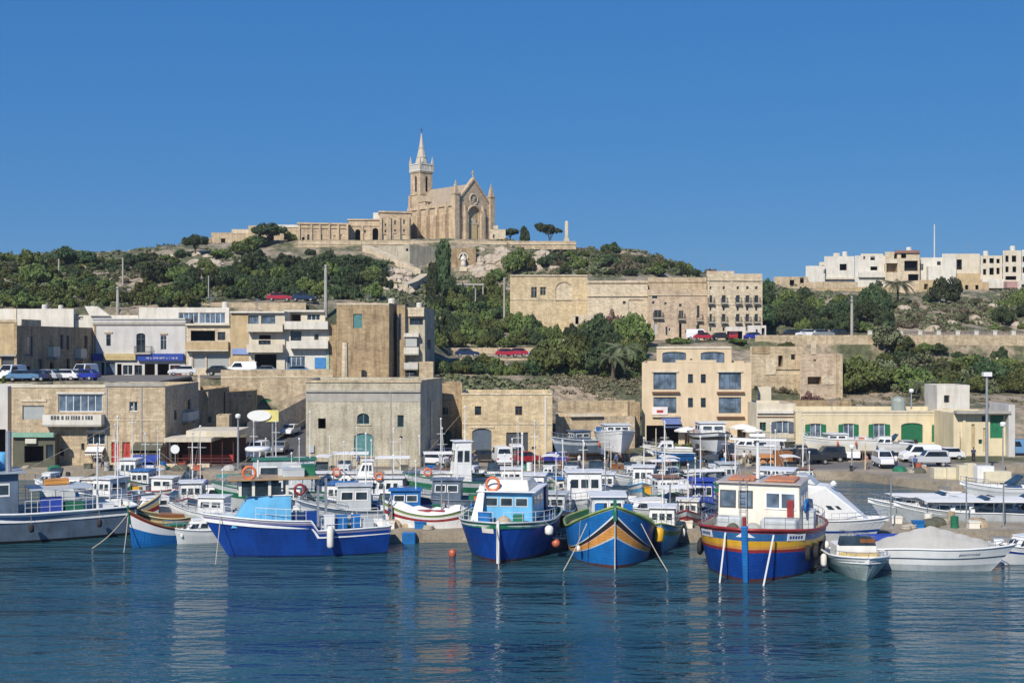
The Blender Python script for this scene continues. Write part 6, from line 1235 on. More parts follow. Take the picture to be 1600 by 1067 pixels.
def boatroot(name, px, D, head, label, cat='boat', group=None, z=0):
    return root(name, (X(px, D), D, z), label, cat, group, R(head))
def stern_at(px, D, head, L): # centre point such that the stern is at px, D
    a = XY(px, D); c = a + Vector((math.cos(R(head)), math.sin(R(head)))) * L / 2; return 800 + c.x * FP / c.y, c.y
def bow_at(px, D, head, L):
    a = XY(px, D); c = a - Vector((math.cos(R(head)), math.sin(R(head)))) * L / 2; return 800 + c.x * FP / c.y, c.y
def crates(par, items):   # boxes resting on the deck, a part each
    for (x, y, z, a, b_, c, mat, nm) in items:
        mb = MB(); mb.box(x - a / 2, x + a / 2, y - b_ / 2, y + b_ / 2, z, z + c); mb.box(x - a / 2 - .03, x + a / 2 + .03, y - b_ / 2 - .03, y + b_ / 2 + .03, z + c, z + c + .05); mb.build(nm, mat, par, bevel=.02)

# ---- 1 slate trawler, far left
L_ = 19.5; px, D = stern_at(206, 97.5, 208, L_)
t1 = boatroot('fishing_trawler', px, D, 208, 'big slate-grey fishing trawler with navy upper band, cut by the left edge', 'fishing boat')
H1 = Hull(L_, 5.6, 4.3, 2.2, 2.25, .8, .14, .4)
H1.mesh([(.1, 2), (.62, 0), (.93, 1), (1.0, 3)], 30, lambda t, v: v if v < .3 else (v + (1 - v) * clampf((.62 - t) * 1.9) if v < .8 else v)).build('hull', [B_GREY, bp('trawler_navy', (.015, .06, .17)), B_BLACK, B_WHITE], t1, smooth=False)
H1.deck(t1, B_LGREY, .6, .12, B_WHITE); H1.rail(t1, B_WHITE, r_=.09)
cb_ = cabin(t1, -1.2, 5.2, 1.9, 1.7, 1.7, 5.2, B_GREY, bp('cabin_roof_grey', (.34, .38, .42)), .1, .0, .03, 4, 3, (.52, .8), .5)
cabin(t1, .5, 3.5, 1.3, 1.2, 5.3, 6.6, B_WHITE, None, .2, .1, .05, 2, 2, (.3, .8), .1, name='bridge')
MB().tube([(-.6, .9, 5.3), (-.6, .9, 8.3)], .22, 10).build('exhaust_pipe', METAL, t1)
MB().lathe((-.2, -.9, 5.3), [(.5, 0), (.55, .1), (.55, 1.15), (.4, 1.3)], 12).build('water_barrel', B_CAB, t1, smooth=True)
H1.guard(t1, .02, .42, 1.0, ALU, .1, 9)
canopy(t1, -6.6, -2.0, 1.9, 1.6, 3.9, B_LGREY, 3, .03, 'shelter_roof', ALU)
crates(t1, [(-3.6, 1.2, 1.65, 1.5, 1.1, 1.5, B_BTARP, 'fish_crate'), (-5.2, 1.2, 1.65, 1.3, 1.1, 1.1, B_GREEN, 'fish_crate'), (-7.6, .6, 1.65, 1.2, 1.2, .8, B_WHITE, 'fish_crate'), (-4.2, -.9, 3.98, 1.8, 1.0, .35, B_ORG, 'net_pile')])
mast(t1, -6.9, 1.6, 5.4, .07, ALU, 1.4); mast(t1, -8.6, 1.6, 7.4, .05, ALU, .4, stays=[(-9.5, 0, 2.2), (-2, 0, 5.3)])
for t_ in (.15, .4): fender(t1, H1, t_, 1, 1.3, RUB, .2, .6)

# ---- 2 small luzzu
L_ = 6.6; px, D = bow_at(200, 89.6, 229, L_)
t2 = boatroot('luzzu', px, D, 229, 'small traditional wooden boat, white over bright blue with brown gunwale, beside the trawler', 'boat')
H2 = Hull(L_, 2.5, 2.75, 1.15, 1.5, 0, .05, .25, .8, 1.9)
H2.mesh([(.56, 0), (.9, 1), (1.0, 2)], 26).build('hull', [B_SKY, B_WHITE, B_RED], t2); H2.deck(t2, B_DECK, .35, .1, B_GREEN); H2.rail(t2, B_WOOD, r_=.08, dz=.02)
MB().box(-1.6, 1.0, -.6, .6, .85, 1.35).build('engine_cover', B_GREEN, t2, bevel=.04)
MB().tube([(L_ / 2 - .15, 0, 1.8), (L_ / 2 + .02, 0, 3.1)], .09, 6).build('stem_post', B_GREEN, t2)
line(t2, (L_ / 2, 0, 2.5), (L_ / 2 + 1.7, -2.0, 0.0), .25, .035); line(t2, (L_ / 2, 0, 2.3), (L_ / 2 + 1.2, 1.4, 0), .1)
fender(t2, H2, .45, 1, .7, FEND, .14, .7); fender(t2, H2, .3, 1, .7, FEND, .14, .7)

# ---- 3 blue stern-cabin boat (broadside)
L_ = 13.0; px, D = bow_at(314, 85.6, 195, L_)
t3 = boatroot('fishing_boat', px, D, 195, 'long royal-blue fishing boat seen broadside with a bright blue cabin and tan roof', 'fishing boat')
H3 = Hull(L_, 4.4, 3.05, 2.15, 1.9, .8, .145, .4, .72, 2.0)
def sh3(t, o=H3): 
    b0 = 1.85 + .08 * clampf((.25 - t) / .25)
    return b0 + (2.55 - b0) * clampf((t - .40) / .03) + .5 * clampf((t - .43) / .57) ** 1.6
H3.sh = sh3
H3.mesh([(.05, 2), (.80, 0), (.9, 0), (.96, 3), (1.0, 1)], 60).build('hull', [B_BLUE, B_WHITE, B_DEEP, bp('band_mauve', (.30, .26, .42))], t3); H3.deck(t3, B_LGREY, .5, .1, B_WHITE, n=60); H3.rail(t3, B_WHITE, r_=.06, n=60)
cabin(t3, .4, 4.5, 1.3, .9, 2.1, 4.25, B_CAB, B_WHITE, .55, 0, .04, 0, 0, over=.05, name='cabin_lower')
def stanch(x, y): return MB().box(x - .1, x + .1, y - .06, y + .06, 4.33, 5.4)
for x in (.7, 1.9, 3.0, 3.9):
    for s_ in (-1, 1): stanch(x, s_ * 1.15).build('cabin_post', B_CREAM, t3)
for s_ in (-1, 1):
    w_ = MB().box(1.1, 3.85, s_ * 1.12 - .02, s_ * 1.12 + .02, 4.4, 5.2).build('cabin_window', BGL, t3)
MB().box(3.92, 3.96, -1.0, 1.0, 4.4, 5.2).build('windscreen', BGL, t3)
MB().box(-1.6, 4.7, -1.6, 1.6, 5.4, 5.52).build('cabin_roof', bp('roof_tan', (.42, .28, .14)), t3, bevel=.03)
crates(t3, [(.2, .2, 5.52, 1.5, 1.0, .5, B_LGREY, 'roof_box'), (-.9, -.3, 5.52, .9, 1.2, .7, B_GREEN, 'net_pile'), (.8, -.6, 5.52, .8, .7, .55, B_LGREY, 'roof_box')])
lifebuoy(t3, (3.3, 1.35, 5.95), 'y', ORANGE, .42); lifebuoy(t3, (-.15, 1.3, 4.7), 'y', B_RED, .34)
MB().tube([(2.6, -.3, 5.5), (2.6, -.3, 7.3)], .07, 6).build('radar_post', ALU, t3); MB().lathe((2.6, -.3, 7.3), [(.85, 0), (.9, .08), (.9, .22), (.8, .3)], 16).build('radar_dome', WFR, t3, smooth=True)
crates(t3, [(-1.0, .6, 2.05, .9, .8, .95, B_BLUE, 'fish_crate'), (-.1, .6, 2.05, .7, .8, .8, B_DEEP, 'fish_crate'), (-3.1, .9, 1.4, .8, .6, 1.3, B_SKY, 'blue_drum'), (-4.1, .9, 1.4, .6, .6, 1.3, B_SKY, 'blue_drum'), (-2.2, 1.3, 1.4, .7, .5, 1.4, B_WHITE, 'white_box'), (-5.0, .6, 1.4, .8, .8, .9, B_LGREY, 'fish_crate')])
for x in (-1.45, -2.0): MB().box(x - .08, x + .08, .9, 1.1, 2.05, 5.4).build('gallows_post', METAL, t3)
H3.guard(t3, .46, .72, .85, ALU, .08, 5); H3.guard(t3, .03, .38, .9, ALU, .08, 6)
H3.guard(t3, .84, .99, .75, ALU, .06, 4)
fender(t3, H3, .335, 1, 1.15, FEND, .24, 1.5); line(t3, H3.pt(.9, 1, 1), (H3.pt(.9, 1, 1)[0] + .4, 2.8, 0), .05)
# ---- 4 light-blue wheelhouse boat, bow on
L_ = 12.5; px, D = bow_at(778, 83.0, 262, L_)
t4 = boatroot('fishing_boat', px, D, 262, 'blue fishing boat facing us with a pale blue wheelhouse and orange lifebuoy', 'fishing boat')
H4 = Hull(L_, 6.9, 2.75, 2.45, 2.2, .85, .07, .4, .80, 4.2, .8)
H4.mesh([(.06, 2), (.90, 0), (.945, 3), (1.0, 1)], 28).build('hull', [B_BLUE, B_GREEN, B_ANTI, B_WHITE], t4); H4.deck(t4, B_LGREY, .35, .12, B_GREEN); H4.rail(t4, B_LGREY, r_=.07)
MB().box(L_ / 2 - .28, L_ / 2 + .07, -.09, .09, .1, 2.95).build('stem_post', B_WHITE, t4)
c4 = cabin(t4, -2.6, 2.3, 2.1, 1.85, 2.35, 4.4, B_CAB, B_WHITE, .06, 0, .02, 3, 3, (.5, .82), .3, wmat=BGL, fr=B_LGREY)
MB().hexa([(-2.2, -1.7, 4.5), (2.2, -1.6, 4.5), (2.2, 1.6, 4.5), (-2.2, 1.7, 4.5), (-1.8, -1.4, 5.05), (1.2, -1.35, 5.15), (1.2, 1.35, 5.15), (-1.8, 1.4, 5.05)]).build('upper_cover', B_CREAM, t4, bevel=.05)
lifebuoy(t4, (2.15, -1.0, 4.95), 'x', ORANGE, .45); mast(t4, .6, 4.7, 3.6, .09, ALU, .9); mast(t4, -.3, 4.7, 2.0, .04, ALU, -.5, .5)
MB().hexa([(3.2, -2.4, 2.5), (3.3, -1.6, 2.5), (2.4, -1.9, 2.5), (2.3, -2.2, 2.5), (2.3, -1.9, 4.8), (2.4, -1.6, 4.8), (2.3, -1.5, 4.8), (2.2, -1.8, 4.8)]).build('spray_panel', B_WHITE, t4)
crates(t4, [(-3.9, 1.5, 2.2, 1.5, 1.4, 2.1, B_DEEP, 'tarp_box'), (3.3, 1.0, 2.45, .6, .7, .5, B_GREEN, 'winch_box'), (3.2, -1.4, 2.45, .6, .9, .6, B_SKY, 'fish_crate'), (-3.6, -1.3, 2.2, 1.2, 1.2, 1.0, B_LGREY, 'fish_crate')])
H4.guard(t4, .6, .98, .75, ALU, .1, 6); fender(t4, H4, .8, 1, .9, FEND, .3, .65)
buoyball(t4, (3.2, 3.6, 1.05), .3); line(t4, (L_ / 2, -.1, 2.6), (L_ / 2 + 1.6, .3, 0), .05, .035)
MB().panel([H4.pt(.94, .75, -1), H4.pt(.985, .75, -1), H4.pt(.985, .9, -1), H4.pt(.94, .9, -1)], 0, 1, 0, 1, .04, .03).build('name_plate', B_CREAM, t4)

# ---- 5 chevron luzzu, bow on
L_ = 13.0; px, D = bow_at(961, 81.2, 269, L_)
t5 = boatroot('luzzu', px, D, 269, 'bright blue traditional boat facing us with black, white and orange chevron on its bow', 'boat')
H5 = Hull(L_, 6.3, 4.15, 2.2, 2.5, 0, .03, .4, .88, 3.6, .85)
H5.sh = lambda t: 2.15 + 2.0 * clampf((t - .62) / .38) ** 1.5 + .4 * clampf((.4 - t) / .4) ** 2
def chev(t, v):
    k = H5.bd(t) / (H5.B / 2); return v * (1 - .60 * k) if v < .9 else v
H5.mesh([(.055, 6), (.50, 0), (.53, 5), (.71, 4), (.735, 7), (.85, 3), (.885, 1), (.93, 0), (.965, 0), (1.0, 2)], 64, chev).build('hull', [B_SKY, B_WHITE, B_LIME, B_BLACK, B_ORG, B_LGREY, B_ANTI, B_PINK], t5)
H5.deck(t5, B_DECK, .4, .12, B_GREEN); H5.rail(t5, B_LIME, r_=.08, dz=.03)
MB().hexa([(L_ / 2 - .45, -.12, 3.2), (L_ / 2 + .05, -.12, 3.2), (L_ / 2 + .05, .12, 3.2), (L_ / 2 - .45, .12, 3.2), (L_ / 2 - .25, -.1, 4.6), (L_ / 2 + .05, -.1, 4.6), (L_ / 2 + .05, .1, 4.6), (L_ / 2 - .25, .1, 4.6)]).build('stem_post', B_GREEN, t5, bevel=.03)
MB().tube([(L_ / 2 - .22, 0, -.05), (L_ / 2 - .12, 0, 2.0), (L_ / 2 + .02, 0, 4.1)], .05, 6).build('stem_band', B_LGREY, t5)
for s_ in (-1, 1): MB().box(L_ / 2 - 1.6, L_ / 2 - 1.0, s_ * .95 - .3, s_ * .95 + .3, 3.0, 4.15).build('bow_bitt', B_SKY, t5, bevel=.03)
cabin(t5, -3.4, -.2, 1.3, 1.2, 1.8, 3.9, B_LGREY, B_WHITE, .1, 0, .03, 2, 2, (.5, .85), .2); mast(t5, -4.4, 1.8, 4.0, .06, METAL, 0)
for s_ in (-1, 1): line(t5, (L_ / 2 - 1.0, s_ * 1.8, 2.9), (L_ / 2 + .4, s_ * 3.4, 0), .1, .035)
buoyball(t5, (3.4, -3.1, .6), .36, B_YEL) if False else fender(t5, H5, .66, 1, 1.1, B_YEL, .32, 1.0); fender(t5, H5, .84, -1, 2.2, FEND, .14, .4)
crates(t5, [(-5.2, 1.0, 1.8, 1.0, 1.0, 1.2, B_CAB, 'fish_crate'), (1.6, 0, 1.8, 1.6, 1.6, .9, B_CAB, 'hatch')])

# ---- 6 big luzzu with cream deckhouse
L_ = 16.5; px, D = bow_at(1163, 76.6, 250, L_)
t6 = boatroot('luzzu', px, D, 250, 'largest traditional boat, royal blue with yellow and red bands and a big cream deckhouse', 'boat')
H6 = Hull(L_, 8.0, 3.4, 2.75, 2.6, 0, .03, .4, .88, 4.2, .85)
H6.sh = lambda t: 2.55 + .75 * clampf((t - .45) / .55) ** 1.3 + .1 * clampf((.4 - t) / .4)
def b6(t, v):
    k = clampf((1 - t) / .5); return v - .02 * k if v > .9 else v
H6.mesh([(.05, 5), (.56, 0), (.62, 2), (.68, 4), (.79, 3), (.94, 6), (1.0, 2)], 40, b6).build('hull', [B_BLUE, B_WHITE, B_RED, B_YEL, B_ORG, B_ANTI, bp('band_mid_blue', (.03, .14, .34))], t6)
H6.deck(t6, B_DECK, .45, .14, B_WHITE); H6.rail(t6, B_RED, r_=.11, dz=.03)
MB().hexa([(L_ / 2 - .7, -.16, -.2), (L_ / 2 - .42, -.16, -.2), (L_ / 2 - .42, .16, -.2), (L_ / 2 - .7, .16, -.2), (L_ / 2 - .3, -.2, 3.55), (L_ / 2 + .12, -.2, 3.55), (L_ / 2 + .12, .2, 3.55), (L_ / 2 - .3, .2, 3.55)]).build('stem_post', B_SKY, t6, bevel=.04)
MB().tube([(L_ / 2 - .1, 0, 3.5), (L_ / 2 - .1, 0, 4.1)], .12, 8).build('bollard', B_RED, t6)
for s_, m_ in ((-1, B_WHITE), (1, B_WHITE)):
    q = [H6.pt(.80, .80, s_), H6.pt(.885, .80, s_), H6.pt(.885, .945, s_), H6.pt(.80, .945, s_)]
    if s_ > 0: q = [q[1], q[0], q[3], q[2]]
    o_ = MB().panel(q, 0, 1, 0, 1, .06, .05).build('number_plate', m_, t6)
    mb = MB(); [mb.panel(q, .1 + i * .16, .2 + i * .16, .3, .7, .075, .02) for i in range(5)]; mb.build('plate_marks', B_DEEP, o_)
c6 = cabin(t6, -1.9, 2.6, 2.75, 2.7, 2.3, 5.55, B_CREAM, bp('roof_faded_rust', (.52, .44, .38)), .02, 0, .015, 3, 0, (.5, .82), .16, fr=WFR, wmat=GLASSB, roof_th=.1)
q = [(2.62, -2.7, 2.3), (2.62, 2.7, 2.3), (2.55, 2.65, 5.55), (2.55, -2.65, 5.55)]
for (u0, u1) in ((.02, .22), (.25, .43)): 
    w_ = MB().panel(q, u0, u1, .5, .86, .03, .05).build('window', DGREY, c6); MB().panel(q, u0 + .02, u1 - .02, .53, .83, .045, .02).build('pane', GLASSB, w_)
w_ = MB().panel(q, .58, .96, .5, .86, .04, .06).build('window', WFR, c6)
for (u0, u1) in ((.60, .755), (.785, .94)): MB().panel(q, u0, u1, .54, .82, .055, .02).build('pane', GLASSB, w_)
MB().box(-.9, 1.9, -2.2, -.4, 5.66, 5.78).build('roof_raft', bp('raft_faded_orange', (.55, .22, .11), rough=.8), t6, bevel=.12); MB().box(-1.0, 2.0, .3, 2.3, 5.66, 5.8).build('roof_raft', MATS['raft_faded_orange'], t6, bevel=.12)
mast(t6, .6, 5.7, 2.9, .13, ALU, -.35); MB().box(.35, .85, -2.2, 1.6, 8.3, 8.42).build('radar_bar', WFR, t6); MB().box(.4, .8, -.9, .2, 8.5, 8.75).build('radar', WFR, t6, bevel=.05)
MB().box(3.0, 4.2, -2.5, -.9, 2.6, 3.5).build('grey_tarp_box', B_LGREY, t6, bevel=.1); MB().box(2.9, 4.6, .4, 2.7, 2.6, 3.5).build('grey_tarp_box', B_LGREY, t6, bevel=.1)
crates(t6, [(.6, 3.0, 2.4, 1.6, .9, 1.3, B_LGREY, 'side_locker')]); 
for x in (1.1, 1.9): lifebuoy(t6, (x, 3.0, 4.1), 'y', B_SKY, .36)
MB().box(2.7, 2.85, 1.9, 2.3, 3.1, 4.6).build('fire_box', B_RED, t6)
H6.guard(t6, .05, .95, .8, METAL, .15, 14)
mb = MB(); [mb.tube([(3.0, -1.2 + dx, 2.6), (3.0, -1.2 + dx, 7.0)], .03, 5) for dx in (0, .45)]; [mb.tube([(3.0, -1.2, 2.9 + i * .4), (3.0, -.75, 2.9 + i * .4)], .02, 4) for i in range(10)]; mb.build('ladder', METAL, t6)
line(t6, (L_ / 2 - .7, -1.3, 3.0), (L_ / 2 + .2, -1.5, -.05), 0, .055, mat=ALU); line(t6, (L_ / 2 - .7, 1.7, 3.0), (L_ / 2 + .2, 1.2, -.05), 0, .055, mat=ALU)
canopy(t6, -6.6, -2.3, 2.2, 2.3, 4.7, B_TARP, 3, .1); fender(t6, H6, .55, 1, 1.4, FEND, .2, .5)
for t_ in (.7, .62): MB().torus(Vector(H6.pt(t_, .45, -1)) + Vector((0, -.22, 0)), .38, .16, 'y', 14, 7, [0, 0]).build('tyre_fender', RUB, t6)
for t_ in (.78, .7, .6): MB().torus(Vector(H6.pt(t_, .5, 1)) + Vector((0, .22, 0)), .38, .16, 'y', 14, 7, [0, 0]).build('tyre_fender', RUB, t6)

# ---- 7 small white bow-on motorboat with yellow seats
L_ = 6.2; px, D = bow_at(1358, 76.8, 269, L_)
t7 = boatroot('motorboat', px, D, 269, 'small open white motorboat with yellow cushions, nearest the water right of the largest boat', 'motorboat')
H7 = Hull(L_, 3.9, 1.5, 1.3, 1.1, .92, .1, .25, .62, 3.4)
H7.mesh([(.55, 0), (.86, 0), (1.0, 1)], 22).build('hull', [bp('hull_pale_grey_green', (.30, .38, .38)), B_WHITE], t7); H7.deck(t7, B_WHITE, .35, .2, B_WHITE)
MB().hexa([(.6, -1.4, 1.0), (2.3, -.9, 1.15), (2.3, .9, 1.15), (.6, 1.4, 1.0), (.6, -1.3, 1.5), (2.2, -.8, 1.5), (2.2, .8, 1.5), (.6, 1.3, 1.5)]).build('cushion', B_YEL if False else bp('cushion_yellow', (.78, .58, .22), rough=.7), t7, bevel=.06)
MB().box(-1.6, .3, -1.3, 1.3, 1.0, 1.9).build('console', B_WHITE, t7, bevel=.08); MB().hexa([(.0, -1.2, 1.9), (.35, -1.2, 1.9), (.35, 1.2, 1.9), (0, 1.2, 1.9), (-.3, -1.0, 2.4), (-.25, -1.0, 2.4), (-.25, 1.0, 2.4), (-.3, 1.0, 2.4)]).build('windscreen', BGL, t7)
MB().box(-.9, .2, .2, 1.2, 2.0, 2.25).build('brown_cover', B_WOOD, t7); outboard(t7, -L_ / 2, 1.0); fender(t7, H7, .55, -1, .8, FEND, .2, .8); fender(t7, H7, .35, 1, .8, FEND, .18, .7); H7.guard(t7, .7, .99, .35, SS, .12, 4, mid=False)
H7.rail(t7, B_WHITE, r_=.07)
# ---- 8 white speedboat with grey cover
L_ = 9.2; px, D = bow_at(1588, 80.5, -12, L_)
t8 = boatroot('motorboat', px, D, -12, 'white sports boat under a peaked grey cover, bow pointing right', 'motorboat')
H8 = Hull(L_, 2.9, 1.75, 1.45, 1.3, .9, .17, .3, .66, 2.2)
H8.mesh([(.3, 2), (.55, 0), (.62, 1), (.88, 0), (1.0, 3)], 26).build('hull', [B_WHITE, B_SKY if False else bp('pinstripe_navy', (.05, .09, .14)), B_LGREY, B_WHITE], t8); H8.rail(t8, B_WHITE, r_=.06)
mb = MB(); n_ = 24; g = []
for i in range(n_ + 1):
    t = .02 + .86 * i / n_; pk = 1.15 * max(0, 1 - abs(t - .42) / .42) ** .9 + .25 - (.07 if i % 3 == 1 else 0)
    p1 = Vector(H8.pt(t, 1, 1, .05)); p2 = Vector(H8.pt(t, 1, -1, .05)); m_ = (p1 + p2) / 2
    g.append([p1 + Vector((0, 0, .04)), p1.lerp(m_, .45) + Vector((0, 0, pk * .6)), m_ + Vector((0, 0, pk)), p2.lerp(m_, .45) + Vector((0, 0, pk * .6)), p2 + Vector((0, 0, .04))])
for a, b_ in zip(g, g[1:]):
    for j in range(4): mb.add([a[j], b_[j], b_[j + 1], a[j + 1]], [(3, 2, 1, 0)])
mb.add(g[0], [(0, 1, 2, 3, 4)]); mb.add(g[-1], [(4, 3, 2, 1, 0)]); mb.build('grey_cover', B_TARP, t8)
MB().box(3.2, 3.8, -.25, .25, 1.8, 2.1).build('deck_hatch', B_WHITE, t8); H8.guard(t8, .8, .995, .4, SS, .08, 4, mid=False)
mb = MB(); q = [H8.pt(.62, .7, -1), H8.pt(.78, .7, -1), H8.pt(.78, .86, -1), H8.pt(.62, .86, -1)]; [mb.panel(q, i * .12, i * .12 + .08, .2, .8, .03, .02) for i in range(8)]; mb.build('hull_lettering', bp('letter_grey', (.25, .3, .35)), t8)
outboard(t8, -L_ / 2, 1.1)

def heap(par, x, y, z, r_, mat, sd):
    rg_ = random.Random(sd); MB().lathe((x, y, z), [(r_ * rg_.uniform(.95, 1.1), 0), (r_ * .95, .22), (r_ * .7, .45), (r_ * .25, .6), (.02, .62)], 9).build('net_heap', mat, par)
heap(t1, -7.5, -1.0, 1.65, .9, B_DECK, 1); heap(t1, -8.3, .9, 1.65, .7, OLIVE, 2); heap(t3, -3.4, -.7, 1.4, .8, OLIVE, 3); heap(t3, -5.4, -.4, 1.4, .6, B_DECK, 4); heap(t4, 4.2, .1, 2.4, .6, B_DECK, 5); heap(t5, .2, 1.4, 1.8, .7, OLIVE, 6); heap(t6, 4.9, .0, 2.7, .7, B_TARP, 7); heap(t6, 5.4, -1.2, 2.7, .5, OLIVE, 8)
for x, y in ((4.6, .9), (5.2, -.4)): MB().torus((x, y, 2.5), .32, .07, 'z', 12, 6, [0, 0]).build('rope_coil', ROPE, t4)
# ================================================================ SECOND ROW AND HARBOUR BOATS (generic builders)
def motorboat(px, D, head, L, label, hull=B_WHITE, stripe=None, cab=True, screen=True, name='motorboat', cat='motorboat', z=0, can=None, wind=2, bim=None, B=None, ob=True):
    r = boatroot(name, px, D, head, label, cat, None, z); B = B or L * .34; H_ = Hull(L, B, L * .19 + .2, L * .13 + .15, L * .12 + .1, .88, .15, .25, .7, 2.3)
    H_.mesh([(.6, 0), (.72, 1), (1, 0)], 18).build('hull', [hull, stripe or hull], r); H_.deck(r, B_LGREY, .3, .12, B_WHITE, n=16); H_.rail(r, B_WHITE, r_=.05, n=16)
    zd = H_.fm
    if cab: cabin(r, -L * .08, L * .28, B * .34, B * .22, zd - .2, zd + .75, B_WHITE, None, .9, .1, .1, 2, 2, (.35, .8), .04)
    if screen: MB().hexa([(-L * .1, -B * .33, zd + .3), (-L * .04, -B * .33, zd + .3), (-L * .04, B * .33, zd + .3), (-L * .1, B * .33, zd + .3), (-L * .2, -B * .28, zd + 1.15), (-L * .19, -B * .28, zd + 1.15), (-L * .19, B * .28, zd + 1.15), (-L * .2, B * .28, zd + 1.15)]).build('windscreen', BGL, r)
    if can: canopy(r, -L * .42, -L * .02, B * .38, zd, zd + 1.7, can, 2)
    H_.guard(r, .62, .99, .5, SS, .08, 5, mid=False)
    if ob: outboard(r, -L / 2, zd - .2, 0)
    return r, H_
def wheelboat(px, D, head, L, label, hull=B_WHITE, band=None, cabm=B_WHITE, roof=None, sh=(2.2, 1.4, 1.3), name='fishing_boat', cat='fishing boat', z=0, cabx=(-.1, .18), cabh=2.3, mh=3.0, tarp=None, tr=.8, B=None, fw=3, posts=True, cw_=.36):
    r = boatroot(name, px, D, head, label, cat, None, z); B = B or L * .34; H_ = Hull(L, B, *sh, tr, .1, .3, .74, 2.3)
    H_.mesh([(.62, 0), (.82, 1), (1, 0)], 20).build('hull', [hull, band or hull], r); H_.deck(r, B_DECK, .35, .1, B_LGREY, n=18); H_.rail(r, band or B_WHITE, r_=.06, n=18)
    zd = sh[1] - .3; cabin(r, L * cabx[0], L * cabx[1], B * cw_, B * cw_ * .9, zd, zd + cabh, cabm, roof, .08, 0, .03, 2, fw, (.5, .84), .15)
    if mh: mast(r, L * cabx[0] + .4, zd + cabh, mh, .05, ALU, 0, .4, stays=[(L * .48, 0, sh[0])])
    if tarp: canopy(r, -L * .45, L * cabx[0] - .1, B * .36, zd, zd + cabh * .85, tarp, 2)
    H_.guard(r, .6, .99, .6, SS, .1, 5)
    rg_ = random.Random(int(px)); 
    for i in range(3): s_ = rg_.uniform(.4, .8); crates(r, [(-L * rg_.uniform(.2, .42), rg_.uniform(-.3, .3) * B, zd, s_, s_, s_ * .8, rg_.choice([B_WHITE, B_SKY, B_YEL, B_GREEN, B_LGREY, ORANGE]), 'fish_crate')])
    for t_ in (.3, .55): fender(r, H_, t_, 1, .7, rg_.choice([FEND, FEND, BUOYM, B_SKY]), .13, .55)
    return r, H_
def smallluzzu(px, D, head, L, label, cols, z=0, cov=None, fb=None):
    r = boatroot('luzzu', px, D, head, label, 'boat', None, z); H_ = Hull(L, L * .36, fb or L * .30, L * .15, L * .22, 0, .05, .25, .8, 2.1)
    H_.mesh([(.5, 0), (.68, 1), (.84, 2), (1, 3)], 20).build('hull', cols, r); H_.deck(r, B_DECK, .3, .08, cols[3], n=18); H_.rail(r, cols[2], r_=.06, n=18); MB().tube([(L / 2 - .1, 0, H_.fb * .7), (L / 2 + .02, 0, H_.fb + .45)], .07, 6).build('stem_post', cols[3], r)
    MB().box(-L * .25, L * .1, -L * .1, L * .1, L * .1, L * .15 + .35).build('engine_cover', cols[1], r, bevel=.04)
    if cov: 
        mb = MB(); g = []
        for i in range(13):
            t = .08 + .84 * i / 12; p1, p2 = Vector(H_.pt(t, 1, 1, .02)), Vector(H_.pt(t, 1, -1, .02)); m_ = (p1 + p2) / 2 + Vector((0, 0, .45 + .1 * math.sin(i * 2.1))); g.append([p1 + Vector((0, 0, .06)), m_, p2 + Vector((0, 0, .06))])
        for a, b_ in zip(g, g[1:]):
            for j in range(2): mb.add([a[j], b_[j], b_[j + 1], a[j + 1]], [(3, 2, 1, 0)])
        mb.build('canvas_cover', cov, r)
    return r, H_
# --- left group between trawler and blue boat
motorboat(318, 92.5, 205, 6.0, 'white motorboat tucked under the bow of the long royal-blue boat', can=None)
wheelboat(175, 108, 250, 8.5, 'white cabin boat with pale flybridge behind the trawler', B_WHITE, None, B_WHITE, mh=4.5, cabh=2.0)
motorboat(250, 104, 215, 8.0, 'white sports cruiser with raised bow left of the teal canopy', B_WHITE, B_LGREY)
smallluzzu(188, 101, 10, 6.4, 'small traditional boat with yellow and red raised bow behind the trawler stern', [B_WHITE, B_RED, YSIGN, B_LGREY], fb=2.4)
smallluzzu(262, 98, 190, 7.0, 'olive and yellow wooden boat just right of the trawler stern', [B_BLACK, B_WOOD, YSIGN, OLIVE])
motorboat(335, 112, 190, 7.5, 'white boat with a teal canopy in front of the restaurant', B_WHITE, B_TEAL, can=B_TEAL)
wheelboat(340, 98, 175, 8.0, 'white open boat with canopy frame left of the bright blue cabin', B_WHITE, B_LGREY, B_WHITE, mh=2.0, cabh=1.6)
motorboat(120, 118, 180, 8.0, 'low white boat with tan deck behind the trawler shelter', B_WHITE, B_LGREY)
wheelboat(205, 122, 270, 7.5, 'white boat with a tall wheelhouse moored at the left quay', B_WHITE, B_SKY, B_WHITE, mh=5)
motorboat(80, 124, 265, 7.0, 'white moored boat nearest the green-roofed kiosk', B_WHITE)
motorboat(290, 122, 260, 6.5, 'dark-hulled moored boat before the restaurant kerb', B_DEEP, B_WHITE, cab=False)
wheelboat(255, 113, 350, 7.5, 'grey-hulled boat with white rail right of the sports cruiser', B_LGREY, B_RED, B_WHITE, mh=2.4, cabh=1.5)
# --- grey boat with green nets behind the blue boat
wheelboat(432, 108, 190, 11, 'grey trawler with green nets on its roof behind the bright blue cabin', B_LGREY, B_GREEN, B_LGREY, B_GREEN, mh=4, cabh=3.0, cabx=(-.3, .2), sh=(2.8, 2.0, 1.8))
wheelboat(430, 123, 270, 8, 'grey-blue boat with green drapes moored at the ramp foot', B_GREY, B_GREEN, B_LGREY, mh=3.5)
